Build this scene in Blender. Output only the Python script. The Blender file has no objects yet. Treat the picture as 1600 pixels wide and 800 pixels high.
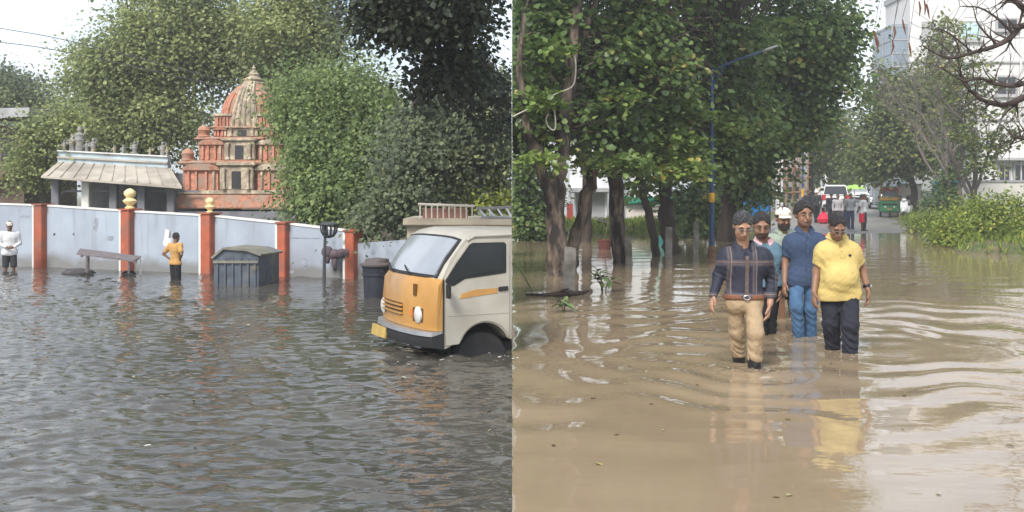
import bpy, bmesh, math, random
import numpy as np
from mathutils import Vector, Matrix

# ------------------------------------------------------------------ camera, sky, sun, exposure
scene = bpy.context.scene
COL = scene.collection
CAMZ, FPX, HOR = 1.65, 1600.0, 305.0
cam = bpy.data.cameras.new("camera")
cam_o = bpy.data.objects.new("camera", cam); COL.objects.link(cam_o)
cam_o.location = (0, 0, CAMZ); cam_o.rotation_euler = (math.radians(90), 0, 0)
cam.sensor_width = 36.0; cam.lens = 36.0; cam.shift_y = -(400 - HOR) / 1600.0
cam.clip_start = 0.1; cam.clip_end = 3000
scene.camera = cam_o

SUN_EL, SUN_AZ = math.radians(44), math.radians(205)     # azimuth clockwise from +Y
world = bpy.data.worlds.new("World"); scene.world = world; world.use_nodes = True
nt = world.node_tree; nt.nodes.clear()
def wn(t, **k):
    n = nt.nodes.new(t)
    for a, b in k.items(): setattr(n, a, b)
    return n
sky = wn('ShaderNodeTexSky', sky_type='NISHITA', sun_disc=False)
sky.sun_elevation = SUN_EL; sky.sun_rotation = SUN_AZ; sky.air_density = 1.0; sky.dust_density = 2.5
tc = wn('ShaderNodeTexCoord'); mp = wn('ShaderNodeMapping'); mp.inputs['Scale'].default_value = (1.0, 1.0, 2.2)
mp.inputs['Location'].default_value = (1.7, 0.4, 0.3)
nz = wn('ShaderNodeTexNoise'); nz.inputs['Scale'].default_value = 1.9; nz.inputs['Detail'].default_value = 7; nz.inputs['Roughness'].default_value = 0.55
rp = wn('ShaderNodeValToRGB'); rp.color_ramp.elements[0].position = 0.36; rp.color_ramp.elements[1].position = 0.60
rp.color_ramp.elements[0].color = (0.06, 0.06, 0.06, 1); rp.color_ramp.elements[1].color = (1, 1, 1, 1)
mx = wn('ShaderNodeMixRGB'); mx.inputs[2].default_value = (6.9, 7.4, 8.0, 1)
bg = wn('ShaderNodeBackground'); bg.inputs[1].default_value = 0.1
out = wn('ShaderNodeOutputWorld')
L = nt.links.new
L(tc.outputs['Generated'], mp.inputs[0]); L(mp.outputs[0], nz.inputs[0]); L(nz.outputs[0], rp.inputs[0])
L(rp.outputs[0], mx.inputs[0]); L(sky.outputs[0], mx.inputs[1]); L(mx.outputs[0], bg.inputs[0]); L(bg.outputs[0], out.inputs[0])

sun = bpy.data.lights.new("sun", 'SUN'); sun.energy = 2.3; sun.angle = math.radians(18); sun.color = (1.0, 0.96, 0.9)
sun_o = bpy.data.objects.new("sun", sun); COL.objects.link(sun_o)
sd = Vector((math.sin(SUN_AZ) * math.cos(SUN_EL), math.cos(SUN_AZ) * math.cos(SUN_EL), math.sin(SUN_EL)))
sun_o.location = sd * 60; sun_o.rotation_euler = sd.to_track_quat('Z', 'Y').to_euler()

vs = scene.view_settings
vs.view_transform = 'Standard'; vs.look = 'None'; vs.exposure = 1.0; vs.gamma = 1.0; vs.use_curve_mapping = False
scene.render.engine = 'CYCLES'
scene.render.resolution_x = 1024; scene.render.resolution_y = 512
scene.cycles.max_bounces = 6; scene.cycles.diffuse_bounces = 4; scene.cycles.glossy_bounces = 3

# ------------------------------------------------------------------ helpers
def W(px, py, Y):
    return Vector(((px - 800) / FPX * Y, Y, CAMZ - (py - HOR) / FPX * Y))
def GX(px, Y): return (px - 800) / FPX * Y
def GZ(py, Y): return CAMZ - (py - HOR) / FPX * Y

MATS = {}
def mat(name, col, rough=0.75, var=0.18, scale=6.0, bump=0.15, bscale=None, metal=0.0, spec=0.35, col2=None, col2_pos=(0.5, 0.62), stretch=None, coat=0.0):
    """procedural material: base colour broken up by noise, optional second colour in patches, fine bump"""
    if name in MATS: return MATS[name]
    m = bpy.data.materials.new(name); m.use_nodes = True
    t = m.node_tree; n = t.nodes; l = t.links.new
    b = n['Principled BSDF']
    b.inputs['Roughness'].default_value = rough; b.inputs['Metallic'].default_value = metal
    b.inputs['Specular IOR Level'].default_value = spec; b.inputs['Coat Weight'].default_value = coat
    tcn = n.new('ShaderNodeTexCoord'); src = tcn.outputs['Object']
    if stretch:
        mpn = n.new('ShaderNodeMapping'); mpn.inputs['Scale'].default_value = stretch
        l(src, mpn.inputs[0]); src = mpn.outputs[0]
    no = n.new('ShaderNodeTexNoise'); no.inputs['Scale'].default_value = scale; no.inputs['Detail'].default_value = 5
    l(src, no.inputs[0])
    r = n.new('ShaderNodeValToRGB')
    c0 = [max(0, x * (1 - var)) for x in col]; c1 = [min(1, x * (1 + var)) for x in col]
    r.color_ramp.elements[0].position = 0.3; r.color_ramp.elements[1].position = 0.7
    r.color_ramp.elements[0].color = (*c0, 1); r.color_ramp.elements[1].color = (*c1, 1)
    l(no.outputs[0], r.inputs[0]); cout = r.outputs[0]
    if col2:
        no2 = n.new('ShaderNodeTexNoise'); no2.inputs['Scale'].default_value = scale * 0.37; no2.inputs['Detail'].default_value = 7
        l(src, no2.inputs[0])
        r2 = n.new('ShaderNodeValToRGB'); r2.color_ramp.elements[0].position = col2_pos[0]; r2.color_ramp.elements[1].position = col2_pos[1]
        l(no2.outputs[0], r2.inputs[0])
        mxx = n.new('ShaderNodeMixRGB'); mxx.inputs[2].default_value = (*col2, 1)
        l(r2.outputs[0], mxx.inputs[0]); l(cout, mxx.inputs[1]); cout = mxx.outputs[0]
    l(cout, b.inputs['Base Color'])
    if bump:
        no3 = n.new('ShaderNodeTexNoise'); no3.inputs['Scale'].default_value = bscale or scale * 5; no3.inputs['Detail'].default_value = 4
        l(src, no3.inputs[0])
        bp = n.new('ShaderNodeBump'); bp.inputs['Strength'].default_value = bump; bp.inputs['Distance'].default_value = 0.02
        l(no3.outputs[0], bp.inputs['Height']); l(bp.outputs[0], b.inputs['Normal'])
    MATS[name] = m
    return m

def leaf_mat(name, stops, trans=0.25, rough=0.5, spec=0.35):
    if name in MATS: return MATS[name]
    m = bpy.data.materials.new(name); m.use_nodes = True
    t = m.node_tree; n = t.nodes; l = t.links.new
    b = n['Principled BSDF']; b.inputs['Roughness'].default_value = rough; b.inputs['Specular IOR Level'].default_value = spec
    a = n.new('ShaderNodeAttribute'); a.attribute_name = 'rnd'
    r = n.new('ShaderNodeValToRGB')
    e = r.color_ramp.elements
    e[0].position = stops[0][0]; e[0].color = (*stops[0][1], 1); e[1].position = stops[-1][0]; e[1].color = (*stops[-1][1], 1)
    for p, c in stops[1:-1]:
        x = e.new(p); x.color = (*c, 1)
    l(a.outputs['Fac'], r.inputs[0]); l(r.outputs[0], b.inputs['Base Color'])
    if trans:
        tr = n.new('ShaderNodeBsdfTranslucent'); ms = n.new('ShaderNodeMixShader'); ms.inputs[0].default_value = trans
        l(r.outputs[0], tr.inputs[0]); l(b.outputs[0], ms.inputs[1]); l(tr.outputs[0], ms.inputs[2])
        l(ms.outputs[0], n['Material Output'].inputs[0])
    MATS[name] = m
    return m

def link(o, parent=None):
    COL.objects.link(o)
    if parent is not None: o.parent = parent
    return o
def tag(o, label=None, cat=None, group=None, kind=None):
    if label: o['label'] = label
    if cat: o['category'] = cat
    if group: o['group'] = group
    if kind: o['kind'] = kind
    return o
def empty(name, loc, label=None, cat=None, group=None, rz=0.0):
    o = bpy.data.objects.new(name, None); o.location = loc; o.rotation_euler = (0, 0, rz); o.empty_display_size = 0.2
    link(o); return tag(o, label, cat, group)
def mesh_np(name, verts, faces, m, parent=None, smooth=False, rnd=None):
    """faces: (F,k) numpy array, all the same size"""
    verts = np.asarray(verts, dtype=np.float32); faces = np.asarray(faces, dtype=np.int32)
    me = bpy.data.meshes.new(name)
    F, k = faces.shape
    me.vertices.add(len(verts)); me.vertices.foreach_set('co', verts.ravel())
    me.loops.add(F * k); me.loops.foreach_set('vertex_index', faces.ravel())
    me.polygons.add(F); me.polygons.foreach_set('loop_start', np.arange(0, F * k, k, dtype=np.int32))
    me.update(calc_edges=True)
    if smooth: me.polygons.foreach_set('use_smooth', np.ones(F, dtype=bool))
    if rnd is not None:
        at = me.attributes.new('rnd', 'FLOAT', 'FACE'); at.data.foreach_set('value', np.asarray(rnd, dtype=np.float32))
    if m: me.materials.append(m)
    o = bpy.data.objects.new(name, me)
    return link(o, parent)
def origin_of(p):
    return np.array(p.location) if p is not None else np.zeros(3)

class MB:
    """collects shapes in WORLD (or local) coordinates and links them as one mesh"""
    def __init__(s): s.v = []; s.f = []
    def add(s, vs, fs):
        o = len(s.v); s.v += [tuple(p) for p in vs]; s.f += [tuple(i + o for i in f) for f in fs]; return s
    def box(s, x0, x1, y0, y1, z0, z1):
        return s.add([(x0,y0,z0),(x1,y0,z0),(x1,y1,z0),(x0,y1,z0),(x0,y0,z1),(x1,y0,z1),(x1,y1,z1),(x0,y1,z1)],
                     [(0,3,2,1),(4,5,6,7),(0,1,5,4),(1,2,6,5),(2,3,7,6),(3,0,4,7)])
    def frustum(s, cx, cy, z0, z1, ax, ay, bx, by):
        return s.add([(cx-ax,cy-ay,z0),(cx+ax,cy-ay,z0),(cx+ax,cy+ay,z0),(cx-ax,cy+ay,z0),(cx-bx,cy-by,z1),(cx+bx,cy-by,z1),(cx+bx,cy+by,z1),(cx-bx,cy+by,z1)],
                     [(0,3,2,1),(4,5,6,7),(0,1,5,4),(1,2,6,5),(2,3,7,6),(3,0,4,7)])
    def prism(s, poly, d):
        """poly: list of 3D points (planar), d: extrusion vector"""
        n = len(poly); d = Vector(d); a = [Vector(p) for p in poly]
        return s.add(a + [p + d for p in a], [tuple(range(n))[::-1], tuple(range(n, 2*n))] + [(i, (i+1) % n, n + (i+1) % n, n + i) for i in range(n)])
    def tube(s, pts, rad, sides=8, cap=True, jit=0.0, seed=0):
        pts = [Vector(p) for p in pts]; n = len(pts)
        if not hasattr(rad, '__len__'): rad = [rad] * n
        rg = random.Random(seed); vs = []; nrm = None
        for i, p in enumerate(pts):
            t = (pts[min(i+1, n-1)] - pts[max(i-1, 0)]).normalized()
            if nrm is None:
                nrm = t.orthogonal().normalized()
            nrm = (nrm - t * nrm.dot(t)).normalized(); b = t.cross(nrm)
            for k in range(sides):
                a = 2 * math.pi * k / sides; r = rad[i] * (1 + (rg.uniform(-jit, jit) if jit else 0))
                vs.append(p + nrm * (math.cos(a) * r) + b * (math.sin(a) * r))
        fs = [(i*sides + k, i*sides + (k+1) % sides, (i+1)*sides + (k+1) % sides, (i+1)*sides + k) for i in range(n-1) for k in range(sides)]
        if cap: fs += [tuple(range(sides))[::-1], tuple(range((n-1)*sides, n*sides))]
        return s.add(vs, fs)
    def lathe(s, prof, c=(0,0,0), sides=16, axis='z'):
        """prof: list of (r, h)"""
        vs = []
        for r, h in prof:
            for k in range(sides):
                a = 2 * math.pi * k / sides
                q = (r*math.cos(a), r*math.sin(a), h)
                if axis == 'y': q = (q[0], q[2], q[1])
                if axis == 'x': q = (q[2], q[0], q[1])
                vs.append((c[0]+q[0], c[1]+q[1], c[2]+q[2]))
        n = len(prof)
        fs = [(i*sides + k, i*sides + (k+1) % sides, (i+1)*sides + (k+1) % sides, (i+1)*sides + k) for i in range(n-1) for k in range(sides)]
        fs += [tuple(range(sides))[::-1], tuple(range((n-1)*sides, n*sides))]
        return s.add(vs, fs)
    def ball(s, c, r, seg=10, rings=6):
        if not hasattr(r, '__len__'): r = (r, r, r)
        vs = [(c[0], c[1], c[2]-r[2])]
        for i in range(1, rings):
            ph = -math.pi/2 + math.pi*i/rings
            for k in range(seg):
                a = 2*math.pi*k/seg
                vs.append((c[0]+r[0]*math.cos(ph)*math.cos(a), c[1]+r[1]*math.cos(ph)*math.sin(a), c[2]+r[2]*math.sin(ph)))
        vs.append((c[0], c[1], c[2]+r[2])); T = len(vs)-1
        fs = [(0, 1+(k+1) % seg, 1+k) for k in range(seg)]
        for i in range(rings-2):
            for k in range(seg):
                a = 1+i*seg; fs.append((a+k, a+(k+1) % seg, a+seg+(k+1) % seg, a+seg+k))
        a = 1+(rings-2)*seg; fs += [(a+k, a+(k+1) % seg, T) for k in range(seg)]
        return s.add(vs, fs)
    def xf(s, M):
        s.v = [tuple(M @ Vector(p)) for p in s.v]; return s
    def build(s, name, m, parent=None, smooth=False, bevel=0.0, clip=None, world=True, segs=2):
        """world=True: the points are world points, brought to the parent's frame"""
        me = bpy.data.meshes.new(name)
        vs = s.v
        if world and parent is not None:
            off = Vector((0, 0, 0)); q = parent
            Minv = world_matrix(parent).inverted()
            vs = [tuple(Minv @ Vector(p)) for p in vs]
        me.from_pydata(vs, [], s.f); me.update()
        bm = bmesh.new(); bm.from_mesh(me)
        bmesh.ops.recalc_face_normals(bm, faces=bm.faces)
        if bevel:
            bmesh.ops.bevel(bm, geom=[e for e in bm.edges if len(e.link_faces) == 2 and e.calc_face_angle(0) > 0.5], offset=bevel, segments=segs, affect='EDGES', clamp_overlap=True)
        if clip is not None:      # keep the side x <= clip (clip<0) or x >= clip (clip>0), in world space
            off = origin_world(parent)[0] if world and parent is not None else 0.0
            sgn = 1 if clip < 0 else -1
            g = bm.verts[:] + bm.edges[:] + bm.faces[:]
            r = bmesh.ops.bisect_plane(bm, geom=g, plane_co=(clip - off, 0, 0), plane_no=(sgn, 0, 0), clear_outer=True)
            ed = [e for e in r['geom_cut'] if isinstance(e, bmesh.types.BMEdge)]
            if ed:
                try: bmesh.ops.holes_fill(bm, edges=ed)
                except Exception: pass
        bm.to_mesh(me); bm.free()
        if smooth:
            me.polygons.foreach_set('use_smooth', np.ones(len(me.polygons), dtype=bool))
            if smooth != 'all': me.set_sharp_from_angle(angle=math.radians(40))
        me.materials.append(m)
        o = bpy.data.objects.new(name, me)
        return link(o, parent)
def world_matrix(o):
    M = Matrix.LocRotScale(o.location, o.rotation_euler, o.scale)
    return world_matrix(o.parent) @ M if o.parent else M
def origin_world(o):
    return world_matrix(o).translation

# ---- leaves
def leaf_mesh(name, C, D, N, S, m, parent=None, kind6=True, rnd=None, width=0.45, fold=0.14, side=0):
    """C centres, D leaf axes, N normals, S lengths -> one mesh of folded leaves"""
    C = np.asarray(C); D = D / (np.linalg.norm(D, axis=1, keepdims=True) + 1e-9)
    B = np.cross(D, N); B /= (np.linalg.norm(B, axis=1, keepdims=True) + 1e-9); N = np.cross(B, D)
    if kind6: sh = [(0,0,0), (-width,.28,fold), (-width*.85,.74,fold*.8), (0,1,-.05), (width*.85,.74,fold*.8), (width,.28,fold)]; fc = [(0,1,2,3),(0,3,4,5)]
    else: sh = [(0,0,0), (-width,.5,fold), (0,1,0), (width,.5,fold)]; fc = [(0,1,2),(0,2,3)]
    n = len(C); k = len(sh)
    V = np.empty((n, k, 3), dtype=np.float32)
    for i, (a, b, c) in enumerate(sh):
        V[:, i] = C + S[:, None] * (a * B + (b - .5) * D + c * N)
    F = (np.arange(n)[:, None, None] * k + np.array(fc)[None]).reshape(-1, len(fc[0]))
    r = np.repeat(rnd if rnd is not None else np.random.rand(n), len(fc))
    V = V.reshape(-1, 3)
    if side: V[:, 0] = side * np.maximum(V[:, 0] * side, 0.003)
    if parent is not None: V = V - np.array(origin_world(parent), dtype=np.float32)
    return mesh_np(name, V, F, m, parent, smooth=False, rnd=r)

def clump_leaves(rng, blobs, per, csize, lsize, droop=0.3, flat=0.6, shell=0.5, side=0, spread=0.22, outw=0.0):
    """blobs: (centre, (rx,ry,rz), n clumps). Returns clump centres and leaf arrays C,D,N,S,R; side -1/+1 keeps x<0 / x>0"""
    cl = []; ow = []
    for c, r, n in blobs:
        c = np.array(c); r = np.array(r)
        d = rng.normal(size=(n, 3)); d /= np.linalg.norm(d, axis=1, keepdims=True)
        rad = rng.random(n) ** (1/3 * (1 - shell) + 0.12 * shell)
        cl.append(c + d * rad[:, None] * r * (1 + 0.12 * rng.normal(size=(n, 1)))); ow.append(d * rad[:, None])
    cl = np.concatenate(cl); ow = np.concatenate(ow)
    if side: ow = ow[cl[:, 0] * side > -0.3]; cl = cl[cl[:, 0] * side > -0.3]
    n = len(cl)
    cs = csize * rng.uniform(0.6, 1.35, n)
    cr = np.clip(rng.normal(0.45, spread, n), 0, 1)
    idx = np.repeat(np.arange(n), per)
    off = rng.normal(size=(n * per, 3)) * 0.5; off[:, 2] *= flat
    C = cl[idx] + off * cs[idx][:, None]
    C[:, 2] -= 0.25 * cs[idx] * (off[:, 0]**2 + off[:, 1]**2)
    D = off.copy(); D[:, 2] -= droop; D += rng.normal(size=D.shape) * 0.35
    N = rng.normal(size=D.shape) * 0.40 + outw * ow[idx]; N[:, 2] += 1.0 - .45 * outw
    S = lsize * rng.uniform(0.6, 1.25, n * per)
    R = np.clip(cr[idx] + rng.normal(0, 0.13, n * per), 0, 1)
    if side:
        k = C[:, 0] * side > S * 0.1
        C, D, N, S, R = C[k], D[k], N[k], S[k], R[k]
    return cl, (C, D, N, S, R)

def smooth_path(pts, n):
    """Catmull-Rom through (x,y,z,r) points"""
    P = np.array(pts, dtype=float); out = []
    Q = np.vstack([2*P[0]-P[1], P, 2*P[-1]-P[-2]])
    for i in range(len(P)-1):
        a, b, c, d = Q[i], Q[i+1], Q[i+2], Q[i+3]
        for t in np.linspace(0, 1, n, endpoint=False):
            out.append(0.5*((2*b)+(c-a)*t+(2*a-5*b+4*c-d)*t*t+(3*b-a-3*c+d)*t**3))
    out.append(P[-1]); return np.array(out)

def tree(name, label, cat, base, limbs, blobs, leafm, barkm, seed, per=14, csize=0.7, lsize=0.13, kind6=True, droop=0.3, flat=0.6, shell=0.5,
         side=0, group=None, twigs=True, twig_r=0.018, sides=8, width=0.45, spread=0.22, twig_frac=1.0, outw=0.5, dens=1.0):
    """limbs: list of [(x,y,z,r)...] in world space; blobs in world space"""
    rng = np.random.default_rng(seed)
    t = empty(name, base, label, cat, group)
    LP = []
    for i, lb in enumerate(limbs):
        sp = smooth_path(lb, 5); LP.append(sp)
        wob = rng.normal(size=(len(sp), 3)) * sp[:, 3:4] * 0.16; wob[0] = 0
        mb = MB().tube([tuple(p) for p in sp[:, :3] + wob], list(np.maximum(sp[:, 3], .006)), sides=sides, jit=0.10, seed=seed + i)
        mb.build('trunk' if i == 0 else 'limb', barkm, t, smooth='all', clip=(0.004*side if side else None))
    if not blobs: return t
    blobs = [(c, r, max(3, int(n * dens))) for c, r, n in blobs]; per = int(per / dens ** .95)
    cl, (C, Dv, N, S, R) = clump_leaves(rng, blobs, per, csize, lsize, droop, flat, shell, side, spread, outw)
    cr = leaf_mesh('crown', C, Dv, N, S, leafm, t, kind6, R, width, side=side); cr['kind'] = 'stuff'
    if twigs:
        A = np.concatenate([p[len(p)//3:] for p in LP]); mb = MB()
        for c in cl:
            if rng.random() > twig_frac: continue
            d = np.linalg.norm(A[:, :3] - c, axis=1) + np.maximum(0, A[:, 2] - c[2]) * 1.2
            a = A[int(np.argmin(d))]
            L_ = np.linalg.norm(a[:3] - c)
            if L_ < 0.15 or L_ > 6: continue
            mid = (a[:3] + c) / 2 + rng.normal(size=3) * 0.09 * L_ + np.array([0, 0, 0.08 * L_])
            r0 = min(a[3] * 0.6, twig_r * (0.6 + 0.35 * L_))
            q = smooth_path([(*a[:3], r0), (*mid, r0 * 0.65), (*c, r0 * 0.3)], 3)
            mb.tube([tuple(p) for p in q[:, :3]], list(q[:, 3]), sides=4, cap=False)
        if mb.v:
            tw = mb.build('twigs', barkm, t, smooth='all', clip=(0.004*side if side else None)); tw['kind'] = 'stuff'
    return t
# ------------------------------------------------------------------ ground, road, flood water
random.seed(7); np.random.seed(7)
def sstep(a, b, x):
    t = np.clip((x - a) / (b - a), 0, 1); return t * t * (3 - 2 * t)
def wall_y(x): return 19.35 - 0.42 * (x + 1.0)          # line of the painted boundary wall
def gh(x, y):
    x = np.asarray(x, dtype=float); y = np.asarray(y, dtype=float)
    base = np.clip(0.02 * (y - 47), -0.35, 1.1)
    rl = 11.2 + 0.32 * (y - 48)
    bankl = -0.35 + 0.62 * sstep(40.0, 45.0, y + 1.2 * np.sin(x * 0.9) + 0.5 * np.sin(x * 2.3))
    wl = sstep(rl + 0.3, rl - 1.2, x)
    z = base * (1 - wl) + np.maximum(bankl, base + 0.08) * wl
    xr = np.where(y > 30, 12.6 + 0.32 * (y - 30), 12.6 + 0.35 * (30 - y)) + 0.35 * np.sin(y * 0.8) + 0.2 * np.sin(y * 2.1)
    wr = sstep(xr - 0.4, xr + 1.4, x) * sstep(10, 16, y)
    z = z + wr * (np.maximum(0.24, base + 0.15) - z)
    left = -0.35 + 0.5 * sstep(0.4, 2.0, y - wall_y(x))
    return np.where(x < 0, left, z)
ys = np.concatenate([np.linspace(-12, 4, 8), np.linspace(5, 70, 150), np.geomspace(72, 1500, 40)])
us = np.linspace(-1, 1, 201)
YY, UU = np.meshgrid(ys, us, indexing='ij'); XX = UU * (np.maximum(YY, 0) * 0.85 + 16)
ZZ = gh(XX, YY)
def grid_faces(a, b):
    i = np.arange(a - 1)[:, None] * b + np.arange(b - 1)[None]
    return np.stack([i, i + 1, i + b + 1, i + b], -1).reshape(-1, 4)
m_ground = mat('earth_and_grass', (0.13, 0.105, 0.065), 0.95, 0.35, 2.0, 0.6, 9, col2=(0.07, 0.10, 0.03), col2_pos=(0.42, 0.58))
g = mesh_np('ground', np.stack([XX, YY, ZZ], -1).reshape(-1, 3), grid_faces(*XX.shape), m_ground, smooth=True); g['kind'] = 'structure'

# road: a strip that comes out of the flood and climbs away
m_road = mat('wet_asphalt', (0.17, 0.165, 0.155), 0.45, 0.2, 1.4, 0.25, 40, col2=(0.24, 0.22, 0.19), col2_pos=(0.45, 0.7), spec=0.5)
ry = np.linspace(30, 240, 211); rt = np.linspace(0, 1, 9)
RY, RT = np.meshgrid(ry, rt, indexing='ij')
RX = 11.6 + 0.32 * (RY - 48) + RT * 6.9
RZ = gh(RX.clip(0.1), RY); ctr = np.clip(0.02 * (RY - 47), -0.35, 1.1)
RZ = ctr + 0.035 + 0.03 * (1 - (2 * RT - 1) ** 2)
rd = mesh_np('road', np.stack([RX, RY, RZ], -1).reshape(-1, 3), grid_faces(*RX.shape), m_road, smooth=True); rd['kind'] = 'structure'

def water_mat(name, col, col2, rough, bumps, spec=0.5):
    m = bpy.data.materials.new(name); m.use_nodes = True
    t = m.node_tree; n = t.nodes; l = t.links.new; b = n['Principled BSDF']
    b.inputs['Roughness'].default_value = rough; b.inputs['IOR'].default_value = 1.333; b.inputs['Specular IOR Level'].default_value = spec
    tcn = n.new('ShaderNodeTexCoord')
    no = n.new('ShaderNodeTexNoise'); no.inputs['Scale'].default_value = 0.5; no.inputs['Detail'].default_value = 5
    l(tcn.outputs['Object'], no.inputs[0])
    r = n.new('ShaderNodeValToRGB'); r.color_ramp.elements[0].position = .35; r.color_ramp.elements[1].position = .68
    r.color_ramp.elements[0].color = (*col, 1); r.color_ramp.elements[1].color = (*col2, 1)
    l(no.outputs[0], r.inputs[0]); l(r.outputs[0], b.inputs['Base Color'])
    prev = None
    for sc, st, dist, strength in bumps:
        mpn = n.new('ShaderNodeMapping'); mpn.inputs['Scale'].default_value = st; l(tcn.outputs['Object'], mpn.inputs[0])
        q = n.new('ShaderNodeTexNoise'); q.inputs['Scale'].default_value = sc; q.inputs['Detail'].default_value = 2.5; q.inputs['Roughness'].default_value = .45
        l(mpn.outputs[0], q.inputs[0])
        bp = n.new('ShaderNodeBump'); bp.inputs['Strength'].default_value = strength; bp.inputs['Distance'].default_value = dist
        l(q.outputs[0], bp.inputs['Height'])
        if prev: l(prev.outputs[0], bp.inputs['Normal'])
        prev = bp
    l(prev.outputs[0], b.inputs['Normal'])
    return m
def water_grid(side, rows, cols, y0, y1, hfun):
    near = np.linspace(-8, y0, 10, endpoint=False)
    ys = np.concatenate([near, np.geomspace(y0, y1, rows)])
    t = np.linspace(0, 1, cols)
    Y, T = np.meshgrid(ys, t, indexing='ij'); X = side * T * (np.maximum(Y, 0) * 0.62 + 3.0)
    Z = hfun(X, Y)
    F = grid_faces(*X.shape)
    if side < 0: F = F[:, ::-1]
    return np.stack([X, Y, Z], -1).reshape(-1, 3), F

# chop on the street in front of the temple: many short wind waves running towards the viewer
rngw = np.random.default_rng(3)
chop = []
for i in range(46):
    lam = rngw.uniform(0.085, 0.36); ang = math.radians(90 + rngw.normal(0, 26))
    chop.append((2*math.pi/lam*math.cos(ang), 2*math.pi/lam*math.sin(ang), rngw.uniform(0, 6.28), lam * 0.0066))
def h_left(X, Y):
    Z = np.zeros_like(X)
    for kx, ky, ph, a in chop: Z += a * np.sin(kx * X + ky * Y + ph)
    patch = 0.55 + 0.45 * np.sin(X * 0.5 + 1.3 * np.sin(Y * 0.35)) * np.sin(Y * 0.45 + 0.8)
    Z *= (0.55 + 0.6 * patch)
    # churned water round the truck
    r = np.hypot(X + 0.75, Y - 10.3)
    Z += 0.018 * np.exp(-r / 0.8) * np.sin(r * 17 + 2 * X) + 0.01 * np.exp(-r / 1.2) * np.sin(11 * X + 14 * Y)
    return Z
m_wl = water_mat('grey_flood_water', (0.05, 0.046, 0.038), (0.08, 0.074, 0.062), 0.02,
                 [(5.0, (0.5, 1.0, 1.0), 0.05, 0.35), (15.0, (0.35, 1.0, 1.0), 0.02, 0.45)], spec=1.0)
V, F = water_grid(-1, 520, 300, 2.0, 30.0, h_left)
wl = mesh_np('flood_water', V, F, m_wl, smooth=True); wl['kind'] = 'structure'

WALKERS = [(2.28, 9.75), (2.95, 12.1), (3.65, 13.7), (3.45, 12.0), (3.52, 10.7)]
swell = []
for i in range(16):
    lam = rngw.uniform(0.35, 1.5); ang = math.radians(90 + rngw.normal(0, 30))
    swell.append((2*math.pi/lam*math.cos(ang), 2*math.pi/lam*math.sin(ang), rngw.uniform(0, 6.28), lam * 0.0011))
def h_right(X, Y):
    Z = np.zeros_like(X)
    for kx, ky, ph, a in swell: Z += a * np.sin(kx * X + ky * Y + ph)
    Z *= 0.6 + 0.4 * sstep(9, 16, Y)
    wob = 0.16 * np.sin(X * 2.1 + Y * 0.7) + 0.10 * np.sin(X * 4.7 - Y * 1.9)
    for i, (cx, cy) in enumerate(WALKERS):
        r = np.hypot(X - cx, Y - cy) + wob
        lam = (0.62, 0.5, 0.55, 0.48, 0.70)[i]; A = (0.0065, .004, .004, .005, .0085)[i]
        env = np.exp(-((r - 1.3) / 1.7) ** 2)
        Z += A * env * np.sin(2 * math.pi * r / lam + i * 1.7)
        Z += 0.011 * np.exp(-(r / 0.26) ** 2) * np.sin(23 * X + 9 * np.sin(Y * 7)) + 0.006 * np.exp(-r / 0.5) * np.sin(30 * r + 3 * np.arctan2(Y - cy, X - cx))
    Z *= 0.55 + 0.45 * np.sin(X * 1.3 + 2.0 * np.sin(Y * 0.9)) * np.sin(Y * 1.1 + X * .6)
    # long slow fronts rolling out ahead of the walkers, stronger on their left hand
    r = np.hypot((X - 3.0) * 0.8, Y - 11.6) + wob * 1.3
    Z += 0.016 * np.exp(-((r - 3.4) / 1.5) ** 2) * np.sin(2 * math.pi * r / 0.78) * (0.35 + 0.65 * sstep(2.4, 4.2, X))
    return Z
m_wr = water_mat('muddy_flood_water', (0.25, 0.187, 0.118), (0.29, 0.222, 0.146), 0.03,
                 [(2.2, (0.5, 1.0, 1.0), 0.03, 0.20), (9.0, (0.5, 1.0, 1.0), 0.008, 0.20)], spec=1.0)
V, F = water_grid(1, 560, 330, 2.0, 62.0, h_right)
wr = mesh_np('muddy_water', V, F, m_wr, smooth=True); wr['kind'] = 'structure'
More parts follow.
